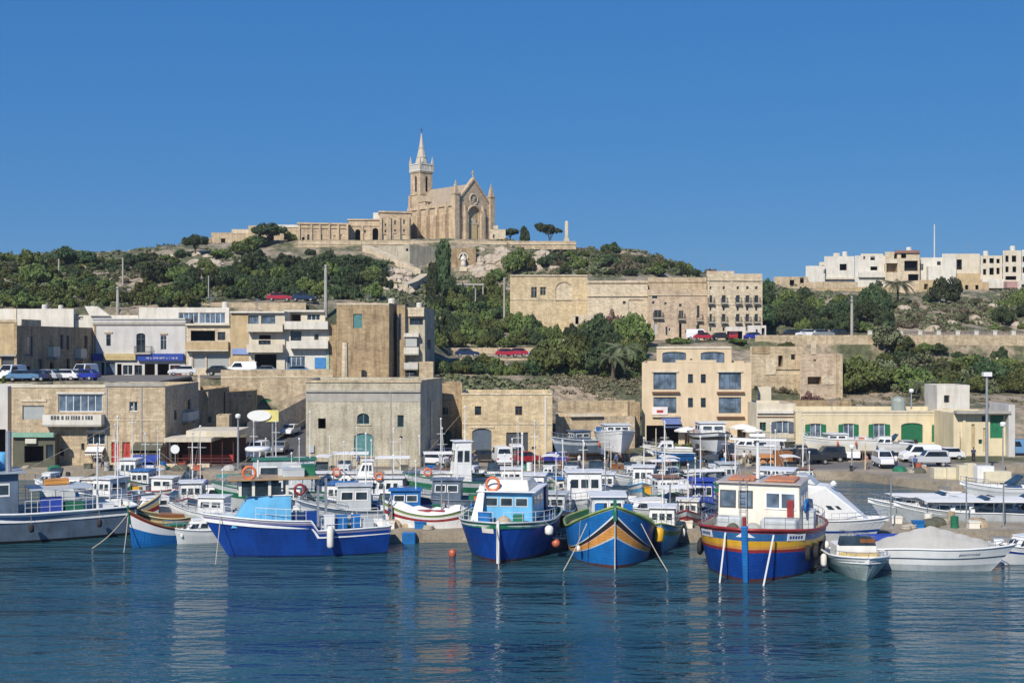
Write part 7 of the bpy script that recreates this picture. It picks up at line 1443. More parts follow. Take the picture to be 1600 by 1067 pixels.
# --- white ferry-like boats before the warehouse
def ferry(px, D, head, L, label, nw=7, H0=2.2, hull=B_WHITE, deck2=True, band=B_SKY):
    r = boatroot('passenger_boat', px, D, head, label, 'passenger boat'); B = L * .3; H_ = Hull(L, B, 2.0, 1.5, 1.4, .85, .12, .3, .75, 2.2)
    H_.mesh([(.55, 0), (.7, 1), (1, 0)], 20).build('hull', [hull, band], r); H_.deck(r, B_LGREY, .3, .1, B_WHITE); H_.rail(r, B_WHITE, r_=.06)
    cabin(r, -L * .34, L * .22, B * .42, B * .34, 1.2, 1.2 + H0, B_WHITE, None, .5, .05, .05, nw, 3, (.42, .8), .2)
    if deck2: cabin(r, -L * .05, L * .12, B * .26, B * .22, 1.3 + H0, 2.7 + H0, B_WHITE, None, .4, .1, .05, 3, 2, (.35, .8), .15, name='upper_cabin'); 
    canopy(r, -L * .40, -L * .06, B * .4, 1.3 + H0, 3.0 + H0, CANV, 3); H_.guard(r, .6, .99, .7, SS, .1, 5); mast(r, -L * .02, 2.8 + H0, 1.6, .04, ALU, 0, .4)
    lifebuoy(r, (-L * .1, B * .44, 2.2 + H0 - .8), 'y', ORANGE, .3)
    return r
ferry(512, 113, 182, 9.5, 'white boat with grey upper canopy left before the warehouse', 5, 1.8, deck2=False)
ferry(577, 110, 184, 9.0, 'white double-deck passenger boat before the teal warehouse door', 6, 1.7)
ferry(652, 112, 186, 9.0, 'white passenger boat under a thin brown canopy before the warehouse corner', 6, 1.9, band=B_BLUE, deck2=False)
wheelboat(560, 99, 188, 10, 'green-grey work boat with dark open wheelhouse behind the royal-blue boat', B_GREY, B_LGREY, B_LGREY, mh=4, cabh=2.2, sh=(2.4, 1.6, 1.5))
wheelboat(640, 100, 184, 9, 'navy-blue boat with white posts behind the white covered wooden boat', B_DEEP, B_BLUE, B_SKY, mh=2.2, cabh=1.7, sh=(2.2, 1.6, 1.5))
smallluzzu(664, 94.6, 172, 6.6, 'white and dark red wooden boat with a pale canvas cover standing on the jetty', [B_WHITE, B_RED, B_WHITE, B_LIME], z=.85, cov=CANV, fb=1.9)
# --- big grey-green trawler mid (680-830)
r_, h_ = wheelboat(752, 112, 196, 14, 'grey-green trawler with a high white wheelhouse and green nets behind the pale blue one', B_LGREY, B_GREEN, B_WHITE, None, (3.2, 2.4, 2.2), cabh=3.9, cabx=(.08, .2), mh=3, fw=2, cw_=.2)
wheelboat(705, 103, 178, 9.0, 'slate-grey boat with a red lifebuoy left of the pale blue wheelhouse', B_GREY, B_GREY, B_GREY, mh=2.6, cabh=1.9, sh=(2.4, 1.9, 1.7))
wheelboat(835, 108, 265, 9.0, 'white boat with a tall white pole and green stripes behind the pale blue wheelhouse', B_WHITE, B_GREEN, B_WHITE, mh=4.5)
wheelboat(868, 99, 262, 8.5, 'pale boat with white ball fenders right of the pale blue wheelhouse', B_LGREY, B_CAB, B_LGREY, mh=3, cabh=1.8)
wheelboat(912, 104, 270, 10.5, 'white boat with a three-window white wheelhouse behind the chevron boat', B_WHITE, B_LGREY, B_WHITE, None, (2.4, 1.7, 1.6), cabh=2.7, cabx=(-.1, .16), mh=2.4, fw=3, cw_=.46)
motorboat(965, 108, 255, 7.5, 'green-grey motorboat behind the chevron boat stem', B_GREY, B_GREEN)
wheelboat(1006, 116, 262, 9.0, 'white boat with a two-window upper bridge left of the blue tarpaulin', B_WHITE, B_CAB, B_WHITE, mh=2.5, cabh=2.2)
motorboat(1022, 101, 200, 9.5, 'cream covered cruiser with a white boom right of the chevron boat', B_WHITE, B_LGREY, can=CANV)
wheelboat(1035, 91, 262, 8.5, 'light blue wooden boat with lime rail tucked right of the chevron boat', B_CAB, B_LIME, B_WHITE, mh=3.6, cabh=1.8, tr=0)
motorboat(1010, 126, 200, 7.5, 'grey boat with cream cover moored at the quay before the lane', B_LGREY, B_WHITE, can=CANV)
wheelboat(1095, 103, 265, 9.0, 'white boat under a deep blue tarpaulin left of the cream deckhouse', B_WHITE, B_BLUE, B_BTARP, B_BTARP, mh=3.4, cabh=2.4)
motorboat(1075, 116, 190, 8.0, 'pale boat with tan canopy behind the blue tarpaulin', B_WHITE, B_WOOD, can=CANV)
wheelboat(1135, 118, 270, 8.0, 'white boat with grey windows behind the mast of the largest boat', B_LGREY, B_WHITE, B_LGREY, mh=2.5)
wheelboat(1180, 112, 180, 8.0, 'green-hulled low boat behind the orange roof raft', B_GREY, B_GREEN, B_WOOD, mh=2, cabh=1.2)
# --- big white yacht right of the largest boat
L_ = 13; px, D = bow_at(1388, 90.5, -22, 9.6)
ty_ = boatroot('motor_yacht', px, D, -22, 'tall white motor yacht with raked bow behind the largest traditional boat', 'yacht')
ty_.scale = (.74, .9, 1); HY = Hull(L_, 4.2, 2.1, 1.8, 1.6, .85, .16, .4, .7, 2.3); HY.mesh([(.5, 0), (.6, 1), (1, 0)], 24).build('hull', [B_WHITE, B_BLUE], ty_); HY.deck(ty_, B_WHITE, .2, .1); HY.rail(ty_, B_WHITE)
MB().hexa([(-6.2, -1.9, 1.7), (4.6, -.7, 1.9), (4.6, .7, 1.9), (-6.2, 1.9, 1.7), (-6.0, -1.75, 4.6), (.6, -1.35, 4.3), (.6, 1.35, 4.3), (-6.0, 1.75, 4.6)]).build('superstructure', B_WHITE, ty_, bevel=.12)
canopy(ty_, -6.2, -2.4, 1.7, 4.6, 5.4, B_WHITE, 2, .08); MB().hexa([(-2.2, -1.2, 4.5), (-.4, -1.1, 4.4), (-.4, 1.1, 4.4), (-2.2, 1.2, 4.5), (-2.3, -1.1, 5.1), (-1.2, -1.0, 5.0), (-1.2, 1.0, 5.0), (-2.3, 1.1, 5.1)]).build('flybridge_screen', B_LGREY, ty_)
for x in (-.9, 2.6, 3.3): MB().box(x, x + (.25 if x < 0 else .45), -2.2, 2.2 if x < 0 else 1.2, 2.7 if x < 0 else 2.2, 4.0 if x < 0 else 2.5).build('porthole', BGL, ty_) if False else None
q = [(-6.2, -1.9, 1.7), (4.6, -.7, 1.9), (.6, -1.35, 4.3), (-6.0, -1.75, 4.6)]
for (u0, u1, v0, v1) in ((.50, .53, .35, .8), (.30, .34, .35, .75), (.74, .80, .3, .42), (.84, .88, .32, .42), (.6, .63, .2, .3)): w_ = MB().panel(q, u0, u1, v0, v1, .03, .04).build('window', BGL, ty_)
HY.guard(ty_, .6, .995, .6, SS, .1, 7); mast(ty_, -1.2, 5.0, 1.6, .05, ALU, 0, .5); MB().lathe((1.2, 0, 4.3), [(.3, 0), (.35, .15), (.1, .35)], 10).build('radar_dome', WFR, ty_)
# navy-covered dinghy, white canopy boats at right
r_, h_ = motorboat(1378, 86.5, 180, 6.0, 'low boat with a bright blue cover and white lettered side between yacht and sports boat', B_WHITE, B_BLUE, cab=False, screen=False)
MB().hexa([(-2.6, -.95, .9), (2.4, -.5, 1.1), (2.4, .5, 1.1), (-2.6, .95, .9), (-2.4, -.7, 1.5), (1.6, -.3, 1.5), (1.6, .3, 1.5), (-2.4, .7, 1.5)]).build('blue_cover', B_BTARP, r_, bevel=.06)
def longcan(px, D, head, L, label, canm=CANV, hull=B_LGREY, ch=2.6):
    r, H_ = motorboat(px, D, head, L, label, hull, B_LGREY, cab=True, screen=True); zd = H_.fm
    canopy(r, -L * .46, L * .30, L * .15, zd, zd + ch - 1.7, canm, 4, .06); return r
longcan(1500, 98.6, 178, 10.5, 'boat with the longest flat white canopy, rear of the covered sports boat'); longcan(1440, 103, 181, 9.0, 'boat with a narrow white canopy further back near the open water')
longcan(1570, 101, 176, 9.0, 'boat with a flat canopy at the right edge behind the sports boat'); motorboat(1610, 84, 200, 7.0, 'white boat with a blue cabin cut by the right edge', B_WHITE, B_BLUE)
motorboat(1520, 101.5, 182, 8.0, 'dark-railed grey boat under the long canopy', B_LGREY, B_BLACK)
L_ = 7.5; r_, h_ = motorboat(1568, 117, 178, 8.2, 'long low white speedboat moored at the right pier', B_WHITE, B_LGREY, cab=False, screen=True)
motorboat(1490, 118.5, 170, 2.6, 'tiny grey dinghy tied at the pier corner', B_LGREY, B_BLACK, cab=False, screen=False, name='dinghy', cat='dinghy', ob=False)
# --- boats on land
def stands(r, L, z): 
    for x in (-L * .3, 0, L * .28):
        for s_ in (-1, 1): MB().tube([(x, s_ * L * .16, -z), (x, s_ * L * .11, .35)], .05, 5).build('prop', BROWN, r)
    MB().box(-L * .38, L * .4, -.12, .12, -.55, -.3).build('keel_block', BROWN, r)
z_ = QZ + 1.3
r_, h_ = wheelboat(962, 146, 275, 9.0, 'white and blue cruiser propped on the quay before the green-door store', B_WHITE, B_WHITE, B_WHITE, z=z_, cabh=1.2, mh=0, sh=(2.6, 2.1, 2.0), B=4.6); stands(r_, 9, 1.3)
MB().box(-4.0, 3.0, -2.2, -1.9, -.25, .3).build('boot_stripe', B_GREY, r_)
r_, h_ = wheelboat(908, 146.5, 205, 8.0, 'grey-green boat propped on the quay left of the white and blue cruiser', B_GREY, B_LGREY, B_GREY, z=QZ + 1.0, cabh=1.4, mh=0, sh=(1.9, 1.4, 1.3)); stands(r_, 8, 1.0)
r_, h_ = wheelboat(1110, 143.5, 270, 11.0, 'big white yacht with grey bottom propped bow-on before the hotel umbrellas', B_WHITE, B_BLACK, B_WHITE, z=QZ + 1.7, cabh=1.6, mh=0, sh=(2.2, 1.7, 1.6), B=4.6, fw=2); stands(r_, 11, 1.7)
MB().hexa([(-5, -1.5, -1.2), (4.2, -.2, -1.2), (4.2, .2, -1.2), (-5, 1.5, -1.2), (-5, -2.0, -.3), (4.7, -.2, -.3), (4.7, .2, -.3), (-5, 2.0, -.3)]).build('grey_bottom', B_GREY, r_)
r_, h_ = wheelboat(1310, 147, 178, 8.6, 'large pale cream-covered boat on the quay before the green shutters', B_CREAM, B_WHITE, B_WHITE, z=QZ + 1.2, cabh=.9, mh=0, sh=(1.6, 1.3, 1.2)); stands(r_, 8.6, 1.2)
r_, h_ = motorboat(1385, 148, 182, 6.5, 'small white motorboat on a trailer in front of the green shutters', B_WHITE, z=QZ + .9); stands(r_, 6.5, .9)
r_, h_ = motorboat(1050, 134.2 + 5, 200, 5.2, 'small sky-blue dinghy on dark stands at the lane foot', B_SKY, B_BLACK, cab=False, screen=False, z=QZ + .7, name='dinghy', cat='dinghy'); stands(r_, 5.2, .7)
r_, h_ = motorboat(1045, 141, 185, 6, 'boat wrapped in a cream cover on the quay at the lane foot', B_CREAM, B_GREY, cab=True, screen=False, z=QZ + 1.0); stands(r_, 6, 1)
r_, h_ = motorboat(1170, 144, 178, 7, 'low white boat on the quay right of the propped yacht', B_WHITE, B_LGREY, z=QZ + .9); stands(r_, 7, .9)
r_, h_ = motorboat(880, 90, 225, 4.2, 'small dark workboat between the pale blue wheelhouse and the chevron boat', B_GREY, B_BLACK, cab=False, screen=False, name='dinghy', cat='dinghy')

# small boats moored stern-to along the quay edge
qb = [(470, 'white', B_WHITE, B_SKY, 'with a sky-blue stripe moored below the ramp foot'), (500, 'navy', B_DEEP, B_WHITE, 'with white rail moored before the grey warehouse corner'), (538, 'white', B_WHITE, B_RED, 'with a red stripe moored before the grey warehouse'), (735, 'green', B_GREEN, B_WHITE, 'moored before the grey arched garage'), (772, 'white', B_WHITE, B_BLUE, 'with a dark blue stripe moored before the yellow stores'),
      (858, 'pale blue', B_CAB, B_WHITE, 'moored below the royal-blue hatchback'), (893, 'grey', B_LGREY, B_WHITE, 'moored before the green-door store'), (935, 'white', B_WHITE, B_GREEN, 'with a green stripe moored before the propped cruiser'), (985, 'cream', B_CREAM, B_SKY, 'moored left of the lane foot'), (1050, 'teal', B_TEAL, B_WHITE, 'moored right of the lane foot'), (1085, 'white', B_WHITE, B_WOOD, 'with a brown stripe moored before the propped yacht'), (1120, 'grey-blue', B_GREY, B_WHITE, 'moored right below the propped yacht'),
      (1205, 'white', B_WHITE, B_LGREY, 'moored before the brown container'), (1238, 'bright blue', B_SKY, B_WHITE, 'moored before the black jeep')]
for i, (px, cn, a, b_, wh) in enumerate(qb):
    motorboat(px, 129.5 + (i % 3) * .8, 262 + (i * 7) % 17, 6.4 + (i % 4) * .5, cn + ' small boat ' + wh, a, b_, cab=i % 3 != 1, screen=True, can=CANV if i % 4 == 1 else None)
for i, (px, D, hd, a, b_, lb) in enumerate(((470, 100, 260, B_LGREY, B_SKY, 'low grey open boat right of the gallows posts'), (600, 104, 265, B_WHITE, B_GREEN, 'white open boat with green stripe left of the white posts'), (800, 99, 265, B_SKY, B_WHITE, 'sky-blue open boat hidden behind the pale blue wheelhouse'), (940, 97.5, 262, B_WHITE, B_SKY, 'white open boat moored to the jetty behind the chevron boat'),
      (1060, 99, 262, B_BLUE, B_WHITE, 'dark blue open boat left of the blue tarpaulin'), (1300, 100, 255, B_WHITE, B_DEEP, 'white open boat behind the tall motor yacht'), (150, 101, 262, B_SKY, B_WHITE, 'sky-blue open boat behind the trawler shelter'), (390, 101, 262, B_WHITE, B_RED, 'white open boat with red stripe behind the bright blue cabin'))):
    motorboat(px, D, hd, 6.0, lb, a, b_, cab=i % 2 == 0, screen=True)

gx = [(150, 112, 'white'), (225, 117, 'cream'), (300, 105, 'white'), (395, 117, 'grey'), (455, 104, 'white'), (535, 104, 'grey'), (615, 117, 'white'), (690, 117, 'white'), (800, 116, 'white'), (880, 112, 'white'), (945, 114, 'grey'), (1040, 109, 'white'), (1075, 97, 'grey'), (1150, 107, 'white'), (1215, 108, 'white'), (1255, 121, 'cream')]
ws = ['behind the trawler shelter', 'before the awnings of the left house', 'behind the small brown-edged boat', 'before the ramp foot', 'behind the tan cabin roof', 'behind the royal-blue stern', 'between the two passenger boats', 'before the narrow dark alley', 'before the white mast of the stores', 'left of the three-window wheelhouse', 'right of the three-window wheelhouse', 'left of the two-window bridge boat', 'close to the jetty beside the lime rail boat', 'behind the blue tarpaulin boat', 'behind the faded raft roof', 'in open water near the quay corner']
for i, (px, D, cn) in enumerate(gx):
    r_, h_ = wheelboat(px, D, 258 + (i * 11) % 26, 7.2 + (i % 3) * .8, cn + ' fishing boat with rigging ' + ws[i], {'white': B_WHITE, 'cream': B_CREAM, 'grey': B_LGREY}[cn], [B_SKY, B_GREEN, B_RED, B_BLUE, B_WOOD][i % 5], B_WHITE if i % 3 else B_CREAM, [None, B_SKY, None, B_WOOD][i % 4], mh=2.6 + (i % 4) * .7, cabh=1.5 + (i % 3) * .25, tarp=[None, CANV, B_BTARP, None, B_TARP][i % 5])
    mast(r_, -2.6, 1.3, 4.2 + (i % 3), .04, ALU, .5, .5, stays=[(-3.2, 0, 1.3), (3.2, 0, 2.0)]); MB().tube([(-2.6, .5, 3.0), (.6, 0, 4.3)], .035, 5).build('boom', METAL, r_)
# ================================================================ VEHICLES
CARC = {k: paint('car_paint_' + k, c, .3, .06, .5) for k, c in dict(white=(.75, .76, .77), silver=(.45, .47, .49), grey=(.22, .24, .26), black=(.03, .032, .036), blue=(.02, .04, .33), navy=(.02, .04, .10), red=(.32, .02, .03), crimson=(.40, .03, .06), green=(.03, .09, .06), sky=(.12, .25, .42), cream=(.6, .56, .45)).items()}
CGL = glass('car_glass', (.02, .025, .03), .06); HUB = paint('wheel_rim', (.5, .5, .5), .35, .1, metal=.5); HLT = paint('headlight_lens', (.8, .8, .78), .15, .05); TLT = paint('tail_light_lens', (.45, .02, .02), .25, .05)
VT = dict(car=(4.1, 1.7, [(-2.05, .35), (-2.05, .85), (-1.85, .95), (-1.75, 1.0), (-1.25, 1.42), (.25, 1.46), (1.0, .98), (1.85, .86), (2.05, .66), (2.05, .35)], (-1.5, .95, .98, 1.40), 1.28),
          van=(4.6, 1.85, [(-2.3, .4), (-2.3, 1.3), (-2.22, 1.95), (-1.9, 2.05), (1.0, 2.05), (1.55, 1.3), (2.15, 1.08), (2.3, .85), (2.3, .4)], (-.2, 1.4, 1.25, 1.85), 1.45),
          jeep=(4.2, 1.75, [(-2.1, .5), (-2.1, 1.05), (-2.0, 1.15), (-1.95, 1.8), (.35, 1.82), (.85, 1.18), (2.0, 1.08), (2.1, .9), (2.1, .5)], (-1.85, .75, 1.18, 1.72), 1.3))
def vehicle(kind, col, px, D, head, z, label, group='parked cars', name=None):
    L_, B_, prof, wn, wb = VT[kind]; c = CARC[col]
    r = root(name or {'car': 'parked_car', 'van': 'parked_van', 'jeep': 'parked_jeep'}[kind], (X(px, D), D, z), label, {'car': 'car', 'van': 'van', 'jeep': 'jeep'}[kind], group, R(head))
    def w_at(zz): return B_ / 2 - (max(0, zz - .95) * .22 if zz > .95 else 0) - (.05 if zz < .45 else 0)
    mb = MB(); n_ = len(prof)
    mb.v = [(x, -w_at(zz), zz) for x, zz in prof] + [(x, w_at(zz), zz) for x, zz in prof]
    for i in range(n_):
        j = (i + 1) % n_; mb.f.append((i, i + n_, j + n_, j)); mb.m.append(0)
    mb.f.append(tuple(range(n_))); mb.m.append(0); mb.f.append(tuple(range(n_, 2 * n_))[::-1]); mb.m.append(0)
    b_ = mb.build('body', c, r, bevel=.05)
    x0, x1, z0, z1 = wn
    for s_ in (-1, 1):
        y0, y1 = s_ * (w_at(z0) + .012), s_ * (w_at(z1) + .012)
        a = [(x0, y0, z0), (x1, y0, z0), (x1 - .5, y1, z1), (x0 + .2, y1, z1)]; mb = MB().add(a + [(p_[0], p_[1] - s_ * .03, p_[2]) for p_ in a], [(0, 1, 2, 3), (7, 6, 5, 4), (0, 4, 5, 1), (1, 5, 6, 2), (2, 6, 7, 3), (3, 7, 4, 0)]); mb.build('side_window', CGL, r)
    tops = sorted([p_ for p_ in prof if p_[1] > z1 - .05], key=lambda q: q[0]); fr = [p_ for p_ in prof if p_[0] > tops[-1][0]][0]; bk = [p_ for p_ in prof if p_[0] < tops[0][0]][-1]
    for (lo, hi, nm) in ((fr, tops[-1], 'windscreen'), (bk, tops[0], 'rear_window')):
        s_ = 1 if nm == 'windscreen' else -1; q = [(lo[0], -w_at(lo[1]) + .08, lo[1] + .02), (lo[0], w_at(lo[1]) - .08, lo[1] + .02), (hi[0], w_at(hi[1]) - .08, hi[1] - .03), (hi[0], -w_at(hi[1]) + .08, hi[1] - .03)]
        if s_ < 0: q = [q[1], q[0], q[3], q[2]]
        MB().panel(q, .02, .98, .06, .96, .02, .03).build(nm, CGL, r)
    for sx in (-1, 1):
        for s_ in (-1, 1):
            w_ = MB().lathe((sx * wb, s_ * (B_ / 2 - .12), .31), [(.2, -.1), (.31, -.08), (.31, .08), (.2, .1)], 14, ax='y').build('wheel', RUB, r); MB().lathe((sx * wb, s_ * (B_ / 2 - .02), .31), [(.17, -.02), (.18, .015), (.05, .02)], 10, ax='y').build('rim', HUB, w_)
    for s_ in (-1, 1):
        MB().box(L_ / 2 - .04, L_ / 2 + .02, s_ * B_ * .36 - .16, s_ * B_ * .36 + .16, .6 if kind == 'car' else .75, .74 if kind == 'car' else .92).build('headlight', HLT, r); MB().box(-L_ / 2 - .02, -L_ / 2 + .04, s_ * B_ * .4 - .1, s_ * B_ * .4 + .1, .68, .86).build('tail_light', TLT, r)
    MB().box(L_ / 2 - .06, L_ / 2 + .07, -B_ * .45, B_ * .45, .36, .52).build('bumper', c if kind != 'jeep' else RUB, r); MB().box(-L_ / 2 - .07, -L_ / 2 + .06, -B_ * .45, B_ * .45, .36, .52).build('bumper', c if kind != 'jeep' else RUB, r)
    return r
zq = QZ + .02
for a in [('car', 'blue', 866, 141.2, 110, zq, 'royal-blue hatchback parked in front of the yellow stores'), ('car', 'red', 822, 142.5, 20, zq, 'small dark red car between the white van and the royal-blue hatchback'), ('van', 'white', 806, 145, 95, zq, 'white van by the grey roller door of the yellow stores'), ('van', 'white', 783, 142.5, 100, zq, 'white van just left of the tall white mast'),
          ('car', 'silver', 697, 147, 60, zq, 'silver car in front of the green arched door'), ('car', 'navy', 718, 146, 20, zq, 'dark car left of the grey arched garage'), ('car', 'white', 453, 162, 262, ground(453, 162) + .05, 'white car coming down the ramp between the buildings'), ('van', 'white', 404, 147, 265, zq + .2, 'white van in the shade at the foot of the ramp'), ('car', 'grey', 437, 150, 270, ground(437, 150) + .05, 'pale car at the bottom of the ramp'),
          ('jeep', 'black', 1268, 142, 15, zq, 'black jeep nearest the brown crate on the quay'), ('jeep', 'black', 1292, 145, 185, zq, 'black pickup behind the black jeep'), ('van', 'white', 1327, 148, 265, zq, 'white van right of the black vehicles'), ('car', 'crimson', 1352, 151, 10, zq, 'red car behind the white van on the right quay'), ('van', 'silver', 1368, 149, 260, zq, 'silver van beside the red car on the right quay'),
          ('jeep', 'white', 1381, 138.5, 268, zq, 'large white off-road car facing us near the quay edge'), ('car', 'navy', 1405, 148.5, 20, zq, 'dark blue car behind the large white off-road car'), ('jeep', 'silver', 1418, 153, 265, zq, 'blue-grey jeep in front of the green double door'), ('jeep', 'silver', 1452, 139.5, 178, zq, 'long silver estate car parked by the crates on the pier'), ('van', 'white', 1438, 144.5, 182, zq, 'white-roofed van behind the silver estate car'),
          ('van', 'sky', 1590, 152, 180, zq, 'blue and white van cut by the right edge'), ('car', 'grey', 1222, 146, 200, zq, 'dark car behind the brown crate'), ('car', 'white', 1140, 147, 185, zq, 'pale car right of the propped yacht'), ('car', 'silver', 1160, 153.5, 185, zq, 'silver car before the cream umbrella at the hotel end')]: vehicle(*a)
sz = SZ + .05
for a in [('car', 'sky', 38, 157.5, 10, sz, 'light blue car parked at the left end of the upper street'), ('car', 'navy', 55, 158, 170, sz, 'dark blue car right of the light blue one on the upper street'), ('car', 'silver', 70, 159, 170, sz, 'silver car third from the left on the upper street'), ('car', 'green', 88, 161, 175, sz, 'dark green car before the shaded row on the upper street'), ('car', 'white', 100, 160, 175, sz, 'white car before the doorway of the shaded row'),
          ('van', 'white', 132, 166, 260, sz, 'white van near the blue signboard end of the street'), ('car', 'blue', 130, 160.5, 170, sz, 'blue car in front of the white van on the upper street'), ('van', 'white', 18, 159.5, 260, sz, 'white van under the tan house at the left edge'), ('car', 'black', 345, 184.6, 5, sz, 'black car in front of the wide grey roller door'), ('van', 'white', 378, 185.6, 182, sz, 'white van beneath the small blue sign'),
          ('car', 'grey', 412, 185, 185, sz, 'grey car before the dark ground-floor opening'), ('car', 'sky', 462, 185, 185, sz, 'blue-grey car before the shop window of the white terrace house'), ('car', 'white', 285, 183.6, 195, sz, 'white car at the corner beside the stone chimney block')]: vehicle(*a, group='cars on the upper street')
for a in [('car', 'navy', 730, 211, 5, ground(730, 211) + .25, 'dark blue car on the middle road near the white box'), ('car', 'crimson', 793, 211, 5, ground(793, 211) + .25, 'dark red car on the middle road'), ('car', 'crimson', 806, 212.5, 185, ground(806, 212.5) + .25, 'second red car touching the dark red one'), ('car', 'sky', 845, 211, 175, ground(845, 211) + .25, 'blue-grey car under the blue lorry cab'),
          ('car', 'crimson', 1101, 232.5, 0, 15.25, 'crimson car on the road before the stone pavilion'), ('van', 'white', 1090, 235.5, 0, 15.3, 'white van behind the crimson car'), ('car', 'red', 1146, 233, 80, 15.3, 'dark red car under the white shelter'), ('car', 'blue', 1180, 233, 5, 15.3, 'blue car before the white gate house'), ('car', 'black', 1128, 232.5, 5, 15.25, 'dark car between crimson car and shelter'),
          ('car', 'crimson', 437, 208.6, 4, ground(437, 208.6) + .2, 'red car on the road behind the roofs'), ('car', 'navy', 474, 209, 4, ground(474, 209) + .2, 'navy car right of the red one behind the roofs'), ('car', 'black', 1240, 226, 0, 15.76, 'dark car in the grove shade on the hill road'), ('car', 'white', 1258, 226, 180, 15.76, 'white car in the grove shade on the hill road'), ('car', 'grey', 1285, 226, 0, 15.76, 'grey car in the grove shade on the hill road'), ('car', 'black', 1313, 226.3, 0, 15.76, 'black car at the right end of the grove shade')]: vehicle(*a, group='cars on the hillside roads')
# lorry with blue cab on the middle road
D = 213; s0 = Vector((X(868, D), D, ground(868, D) + .2)); lo = root('lorry', s0, 'blue lorry with a pale box body on the middle road', 'lorry')
part(lo, 'box_body', CARC['cream'], lambda q: q.box(s0.x - 1.0, s0.x + 3.6, D - 1.1, D + 1.1, s0.z + .9, s0.z + 3.0), bevel=.05); part(lo, 'cab', CARC['sky'], lambda q: q.hexa([(s0.x - 2.9, D - 1.05, s0.z + .5), (s0.x - 1.1, D - 1.05, s0.z + .5), (s0.x - 1.1, D + 1.05, s0.z + .5), (s0.x - 2.9, D + 1.05, s0.z + .5), (s0.x - 2.5, D - .95, s0.z + 2.4), (s0.x - 1.1, D - .95, s0.z + 2.4), (s0.x - 1.1, D + .95, s0.z + 2.4), (s0.x - 2.5, D + .95, s0.z + 2.4)]), bevel=.05)
part(lo, 'side_window', CGL, lambda q: q.box(s0.x - 2.3, s0.x - 1.4, D - 1.09, D - 1.04, s0.z + 1.5, s0.z + 2.1)); part(lo, 'chassis', RUB, lambda q: q.box(s0.x - 2.8, s0.x + 3.5, D - .6, D + .6, s0.z + .5, s0.z + .9))
for dx in (-2.1, 1.4, 2.6):
    for s_ in (-1, 1): part(lo, 'wheel', RUB, lambda q: q.lathe((s0.x + dx, D + s_ * .95, s0.z + .42), [(.3, -.14), (.42, -.12), (.42, .12), (.3, .14)], 12, ax='y'))
# ================================================================ QUAY CLUTTER
def obj1(name, label, cat, px, D, z, fn, mats, group=None, **k):
    c = Vector((X(px, D), D, z)); mb = MB(); fn(mb, c); return simple(name, label, cat, mb, mats, c, group, **k)
obj1('wooden_crate', 'big brown wooden container beside the black jeep', 'container', 1222, 139.5, zq, lambda q, c: (q.box(c.x - .9, c.x + .9, c.y - .8, c.y + .8, c.z, c.z + 1.75), [q.box(c.x - .92 + i * .36, c.x - .8 + i * .36, c.y - .84, c.y - .8, c.z, c.z + 1.75) for i in range(6)]), paint('brown_container', (.24, .09, .02), .7))
obj1('flatbed', 'low loader with orange edge next to the brown container', 'trailer', 1205, 140.5, zq, lambda q, c: (q.box(c.x - 1.6, c.x + .4, c.y - .8, c.y + .8, c.z + .9, c.z + 1.3), [q.lathe((c.x + dx, c.y + s_ * .7, c.z + .35), [(.25, -.12), (.35, -.1), (.35, .1), (.25, .12)], 10, ax='y') for dx in (-1.1, -.1) for s_ in (-1, 1)], q.box(c.x - 1.5, c.x + .3, c.y - .1, c.y + .1, c.z + .5, c.z + .9)), bp('loader_orange', (.55, .26, .10)))
PB = paint('pale_block', (.66, .60, .44), .8, .12, .8, streak=.3)
for i, (px, D, w_, h_, dp) in enumerate(((1468, 127.5, 1.5, 1.1, 1.2), (1486, 127, 1.1, 1.15, 1.0), (1503, 126, .9, 1.5, 1.0), (1516, 126, .9, 1.7, 1.0), (1537, 124.5, 1.7, 1.6, 1.2), (1570, 124.6, 2.6, 1.1, 1.4))):
    if px > 1556: D = 124.0
    obj1('concrete_block', ['wide pale block leftmost on the pier', 'second pale block from the left on the pier', 'tall narrow pale block third on the pier', 'tallest narrow pale block on the pier', 'white square box beside the street lamp on the pier', 'long low pale block at the right end of the pier'][i], 'block', px if i < 5 else 1556, D, QZ, lambda q, c: (q.box(c.x - w_ / 2, c.x + w_ / 2, c.y - dp / 2, c.y + dp / 2, c.z, c.z + h_), q.box(c.x - w_ / 2 + .1, c.x + w_ / 2 - .1, c.y - dp / 2 - .03, c.y - dp / 2 + .01, c.z + .15, c.z + h_ - .15)), PB if i != 4 else B_WHITE, 'pale blocks along the pier', bevel=.04)
rc = random.Random(21)
kinds = [('net_pile', 'net pile'), ('plastic_crate', 'crate'), ('oil_drum', 'drum'), ('rope_coil', 'rope coil')]
